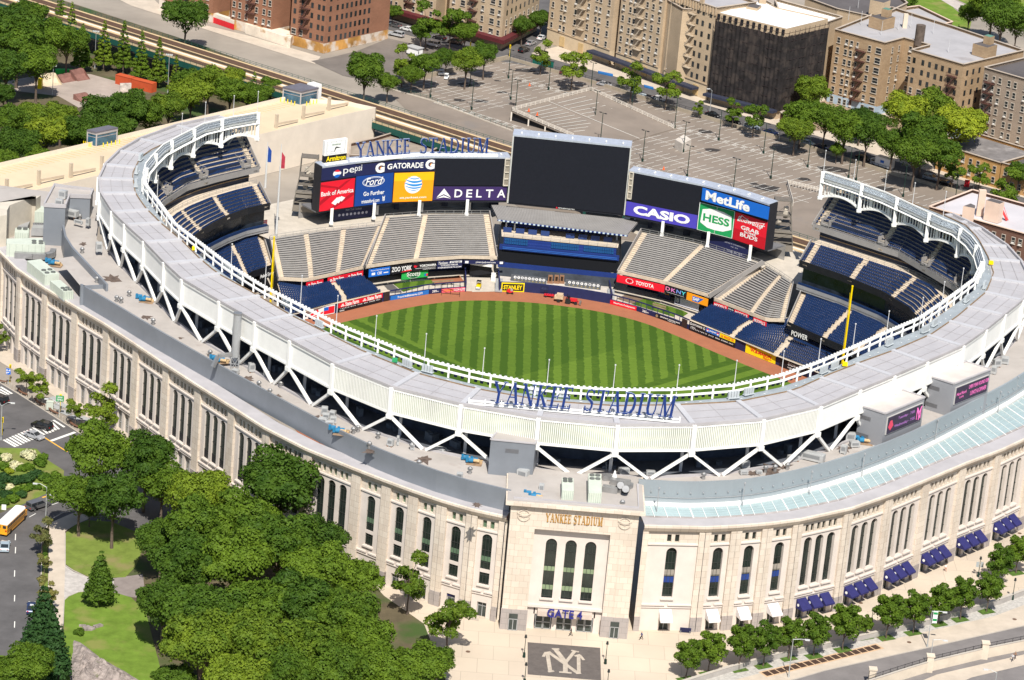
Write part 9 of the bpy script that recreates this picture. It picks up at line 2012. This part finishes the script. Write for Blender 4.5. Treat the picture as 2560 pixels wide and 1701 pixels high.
for cv,x,y,lab in[(Z2,1300,590,'orange cone on the hatched walk of the car park'),(Z2,1295,765,'orange cone on the ramp deck, left'),(Z2,1353,792,'orange cone on the ramp deck, right'),(Z2,2220,1165,'orange cone near the right screen top')]:
 q=at(*cv(x,y),3.0 if 'ramp' in lab else 0);b=MB();b.tube(q,q+V((0,0,1.0)),.3,.06,8);b.box(q+V((0,0,.04)),(.7,.7,.08));tag(b.build('traffic_cone',mat('cone_orange',(.80,.12,.02),.6,0,.05)),lab,'cone')
z_=6.5;ob=[at(*ZA(690,75),z_),at(*ZA(920,5),z_),at(*ZA(1420,170),z_),at(*ZA(1250,260),z_),at(*ZA(420,260),z_),at(*ZA(430,130),z_)]
building('low old brick structure with bare roof behind the blue letters',ob[::-1],z_,brick('old_brick',(.25,.15,.11),(.20,.125,.10)),mat('old_roof',(.30,.25,.20),.9,0,.2,.3),{},name='brick_building',capm=mat('old_cap',(.4,.33,.27),.9,0,.2))
def quarter(label,cv,a,c,depth,h,m_):
 a,c=at(*cv(*a)),at(*cv(*c));e=(c-a).normalized();n_=V((-e.y,e.x,0))*depth;b=MB();N=7
 for i in range(N):
  t0,t1=i/N,(i+1)/N;f=lambda t_:h*(1-math.sqrt(max(0,1-t_*t_)));b.face([a+n_*t0+V((0,0,f(t0))),c+n_*t0+V((0,0,f(t0))),c+n_*t1+V((0,0,f(t1))),a+n_*t1+V((0,0,f(t1)))])
 b.box((a+c)/2+n_*1.15+V((0,0,h/2)),((c-a).length,depth*.3,h),e)
 for p in(a,c):b.face([p,p+n_,p+n_+V((0,0,h))])
 o=tag(b.build('skate_ramp',m_),label,'skate ramp');return o
sk=mat('ramp_ply_brown',(.22,.11,.09),.8,0,.2,.8)
quarter('brown curved skate ramp at the right of the skate park',Z1,(540,562),(622,548),3.6,2.6,sk);quarter('second brown curved skate ramp beside the taller one',Z1,(440,575),(525,560),3,1.8,sk);quarter('cream curved skate ramp with yellow end at the left of the skate park',Z1,(300,602),(430,585),4.0,2.6,mat('ramp_cream',(.55,.46,.33),.8,0,.15,.6));quarter('brown skate ramp at the front of the skate park',Z1,(560,705),(640,690),3,1.6,sk)
q=at(*Z1(275,605));b=MB();b.box(q+V((0,0,1.4)),(1.2,2.4,2.8));tag(b.build('yellow_panel',yellowpaint),'bright yellow end panel of the cream skate ramp','panel')
q=at(*Z1(460,520));b=MB();b.box(q+V((0,0,1.0)),(7,1.2,2.0),(1,.25,0));tag(b.build('green_panel',mat('neon_green',(.05,.55,.08),.6,0,.1)),'vivid green painted ramp back behind the brown skate ramps','panel')
q=at(*Z1(860,625));b=MB();b.box(q+V((0,0,1.2)),(3.4,.5,2.4),(1,.4,0));tag(b.build('graffiti_wall',mat('graffiti_pale',(.5,.45,.4),.9,0,.4,.8)),'short pale graffitied wall before the orange containers','wall')
for(p0,p1),lab in[(((790,575),(895,602)),'orange shipping container on the left of the pair'),(((900,604),(1040,640)),'orange shipping container on the right of the pair')]:
 a,c=at(*Z1(*p0)),at(*Z1(*p1));e=(c-a).normalized();m_=(a+c)/2;n_=V((-e.y,e.x,0));Lc=(c-a).length;t=thing('shipping_container',lab,'container',m_,0,'orange containers');b=MB();b.box(m_+n_*1.2+V((0,0,1.45)),(Lc,2.4,2.9),e);b.build('box',mat('container_orange',(.55,.10,.035),.6,.1,.1,.5),t);b=MB()
 for i in range(int(Lc/.4)):b.box(a+e*(.3+.4*i)-n_*.03+V((0,0,1.45)),(.14,.08,2.6),e)
 for z in(.08,2.84):b.bar(a-n_*.04+V((0,0,z)),c-n_*.04+V((0,0,z)),.14,.14)
 b.build('corrugation',mat('container_orange_dark',(.42,.075,.03),.6,.1,.1),t)
for x,y0,y1 in[(360,650,450),(650,470,215),(1150,640,375),(95,140,85),(1075,830,700),(1665,650,535)]:
 t,q,h=mast('floodlight_mast','pale floodlight mast in the park, %s'%{360:'beside the cream skate ramp',650:'before the second pointed tree',1150:'right of the orange containers',95:'at the top left corner',1075:'by the garage',1665:'near the railway columns'}[x],Z1,(x,y0),(x+6,y1),alu,cat='floodlight');b=MB()
 for dx in(-.8,-.27,.27,.8):b.box(q+V((dx,-.2,h)),(.42,.3,.4))
 b.box(q+V((0,0,h-.25)),(2,.12,.12));b.build('lamp_bank',mat('lamp_bank_pale',(.6,.62,.62),.4,.2,.1),t)
mast('street_lamp','pale street lamp by the strip trees at the railway',Z2,(578,535),(582,480),alu,arms=((-2.2,.3,.3),));mast('street_lamp','tall street lamp with green box at the junction',Z2,(888,370),(895,225),alu,arms=((1.5,.3,.6),));mast('street_lamp','street lamp before the netted building',Z3,(203,780),(213,620),alu,arms=((-1.2,0,.5),));mast('street_lamp','street lamp beside the small brick shop',Z3,(680,960),(690,850),alu,arms=((1.4,.2,.7),));mast('street_lamp','street lamp before the yellow brick row houses',Z3,(2008,1330),(2022,1200),alu,arms=((1.6,.2,.8),))
b=MB();a,c=at(*Z2(1318,447)),at(*Z2(1462,480));b.slab([a,c],[a+V((0,.2,0)),c+V((0,.2,0))],.6,2.6);p=tag(b.build('hoarding_sign',mat('hoarding_green',(.01,.12,.09),.6,0,.1)),'dark green sign board at the corner of the car park','sign')
text('PARKING',p,a+V((.8,-.03,1.2)),(c-a).normalized(),V((0,-1,0)),(c-a).length*.8,.8,cW)
for cv,a,c,lab in[(Z2,(1770,490),(1872,512),'blue shop canopy at the foot of the long tan block'),(Z2,(2085,585),(2150,602),'larger blue tarpaulin at the foot of the long tan block')]:
 a,c=at(*cv(*a),3.4),at(*cv(*c),3.4);b=MB();b.slab([a,c],[a-V((0,2,0)),c-V((0,2,0))],3.2,3.6);tag(b.build('shop_canopy',mat('canopy_blue',(.02,.13,.36),.7,0,.15)),lab,'canopy')
a,c=at(*Z3(1945,1290)),at(*Z3(1985,1285));b=MB();b.box((a+c)/2+V((0,-.1,1.3)),(1.5,.2,2.1));tag(b.build('red_door',red),'red double door in the yellow brick row','door')
# ================================================================ PEOPLE
skin=mat('skin',(.32,.17,.11),.6,0,.05)
def person(label,pos,ang,shirt,trousers,stride=.32,hair=(.02,.015,.012),arm=.25):
 J={'pelvis':(0,0,.95,.155),'chest':(.02,0,1.28,.17),'neck':(.02,0,1.50,.065),'head':(.04,0,1.63,.105),'crown':(.03,0,1.74,.075)}
 for s_,n_ in((1,'l'),(-1,'r')):
  st=stride*s_;J['hip'+n_]=(0,.10*s_,.88,.11);J['knee'+n_]=(st*.55+.04,.10*s_,.50,.075);J['ank'+n_]=(st,.10*s_,.10,.05);J['toe'+n_]=(st+.17,.11*s_,.05,.04)
  J['sho'+n_]=(.0,.20*s_,1.42,.07);J['elb'+n_]=(-st*.4*arm*3-.02,.27*s_,1.13,.05);J['wri'+n_]=(-st*.9*arm*3+.1,.27*s_,.88,.035);J['hand'+n_]=(-st*1.0*arm*3+.13,.26*s_,.79,.04)
 E=[('pelvis','chest'),('chest','neck'),('neck','head'),('head','crown')]+[(a+n_,b_+n_)for n_ in 'lr' for a,b_ in(('hip','knee'),('knee','ank'),('ank','toe'),('sho','elb'),('elb','wri'),('wri','hand'))]+[('pelvis','hip'+n_)for n_ in 'lr']+[('chest','sho'+n_)for n_ in 'lr']
 ks=list(J);me=bpy.data.meshes.new('body');me.from_pydata([J[k][:3]for k in ks],[(ks.index(a),ks.index(b_))for a,b_ in E],[])
 o=bpy.data.objects.new('tmp',me);COL.objects.link(o);md=o.modifiers.new('s','SKIN')
 for i,k in enumerate(ks):me.skin_vertices[0].data[i].radius=(J[k][3],J[k][3]*.9);me.skin_vertices[0].data[i].use_root=(i==0)
 sb_=o.modifiers.new('d','SUBSURF');sb_.levels=sb_.render_levels=1
 m2=bpy.data.meshes.new_from_object(o.evaluated_get(bpy.context.evaluated_depsgraph_get()));bpy.data.objects.remove(o)
 m2.materials.clear()
 for nm,c in(('skin',None),('shirt',shirt),('trousers',trousers),('hair',hair),('shoe',(.02,.02,.02))):m2.materials.append(skin if c is None else mat('%s_%.2f_%.2f_%.2f'%(nm,*c),c,.8,0,.1,3))
 for p in m2.polygons:
  c=p.center;p.use_smooth=True
  p.material_index=4 if c.z<.11 else(2 if c.z<.98 and abs(c.y)<.21 else(3 if c.z>1.70 or(c.z>1.6 and c.x<-.01)else(1 if 0.98<=c.z<1.47 and(abs(c.y)<.24 or c.z>1.15)else 0)))
 m2.name='person';r=bpy.data.objects.new('person',m2);COL.objects.link(r);r.location=(pos.x,pos.y,.03);r.rotation_euler=(0,0,ang);return tag(r,label,'person')
ZGT=zoom(1240,1240,.25503)
person('person in dark clothes walking past the gate doors',at(*ZGT(733,1376)),3.0,(.025,.025,.03),(.02,.02,.025))
person('person in a blue jacket and dark trousers walking right of the gate',at(*ZGT(1424,1412)),3.3,(.02,.05,.16),(.02,.022,.03),.38)
person('person in white top and orange shorts on the awning plaza',at(*Z9(1820,822)),2.0,(.75,.72,.70),(.5,.2,.12),.2)
person('person in pale violet clothes beside the navy awnings',at(*Z9(1253,1015)),.5,(.45,.42,.62),(.35,.3,.5),.2)
person('person in white and dark clothes on the far bottom right pavement',at(*Z9(2278,1440)),.6,(.6,.6,.62),(.03,.03,.05),.3)
person('second walker behind the one on the far bottom right pavement',at(*Z9(2296,1425)),.6,(.3,.18,.12),(.04,.04,.06),.3)
def grp_of(g):return[o for o in bpy.data.objects if o.get('group')==g]
number_from(grp_of('lamp posts in the car park'),LOT[1],'%s dark twin headed lamp post from the street junction corner of the car park%s')
number_from(grp_of('bollards on the avenue pavement'),at(*ZI(98,248)),'%s stone coloured bollard along the avenue pavement from the blue sign pole%s')
for g_,w_ in(('small low plant boxes on the terrace roofs','low grey plant box'),('small upright plant cabinets on the terrace roofs','upright grey plant cabinet')):number_from(grp_of(g_),(1.3,-76),'%s '+w_+' on the terrace roof counted from the gate block%s')
number_from(grp_of('round vent cowls on the terrace roofs'),(1.3,-76),'%s round galvanised vent cowl on the terrace roof counted from the gate block%s')
number_from(grp_of('yellow bollards round the lift kiosks'),at(*Z1(660,1005),12),'%s yellow bollard on the garage deck counted from the smaller lift kiosk corner%s')
number_from(grp_of('piers of the ramp wall'),(1.3,-90),'%s square cream pier of the ramp wall counted from the gate%s')
number_from(grp_of('manhole covers'),(1.3,-90),'%s round iron manhole cover in the paving counted from the paved emblem%s')
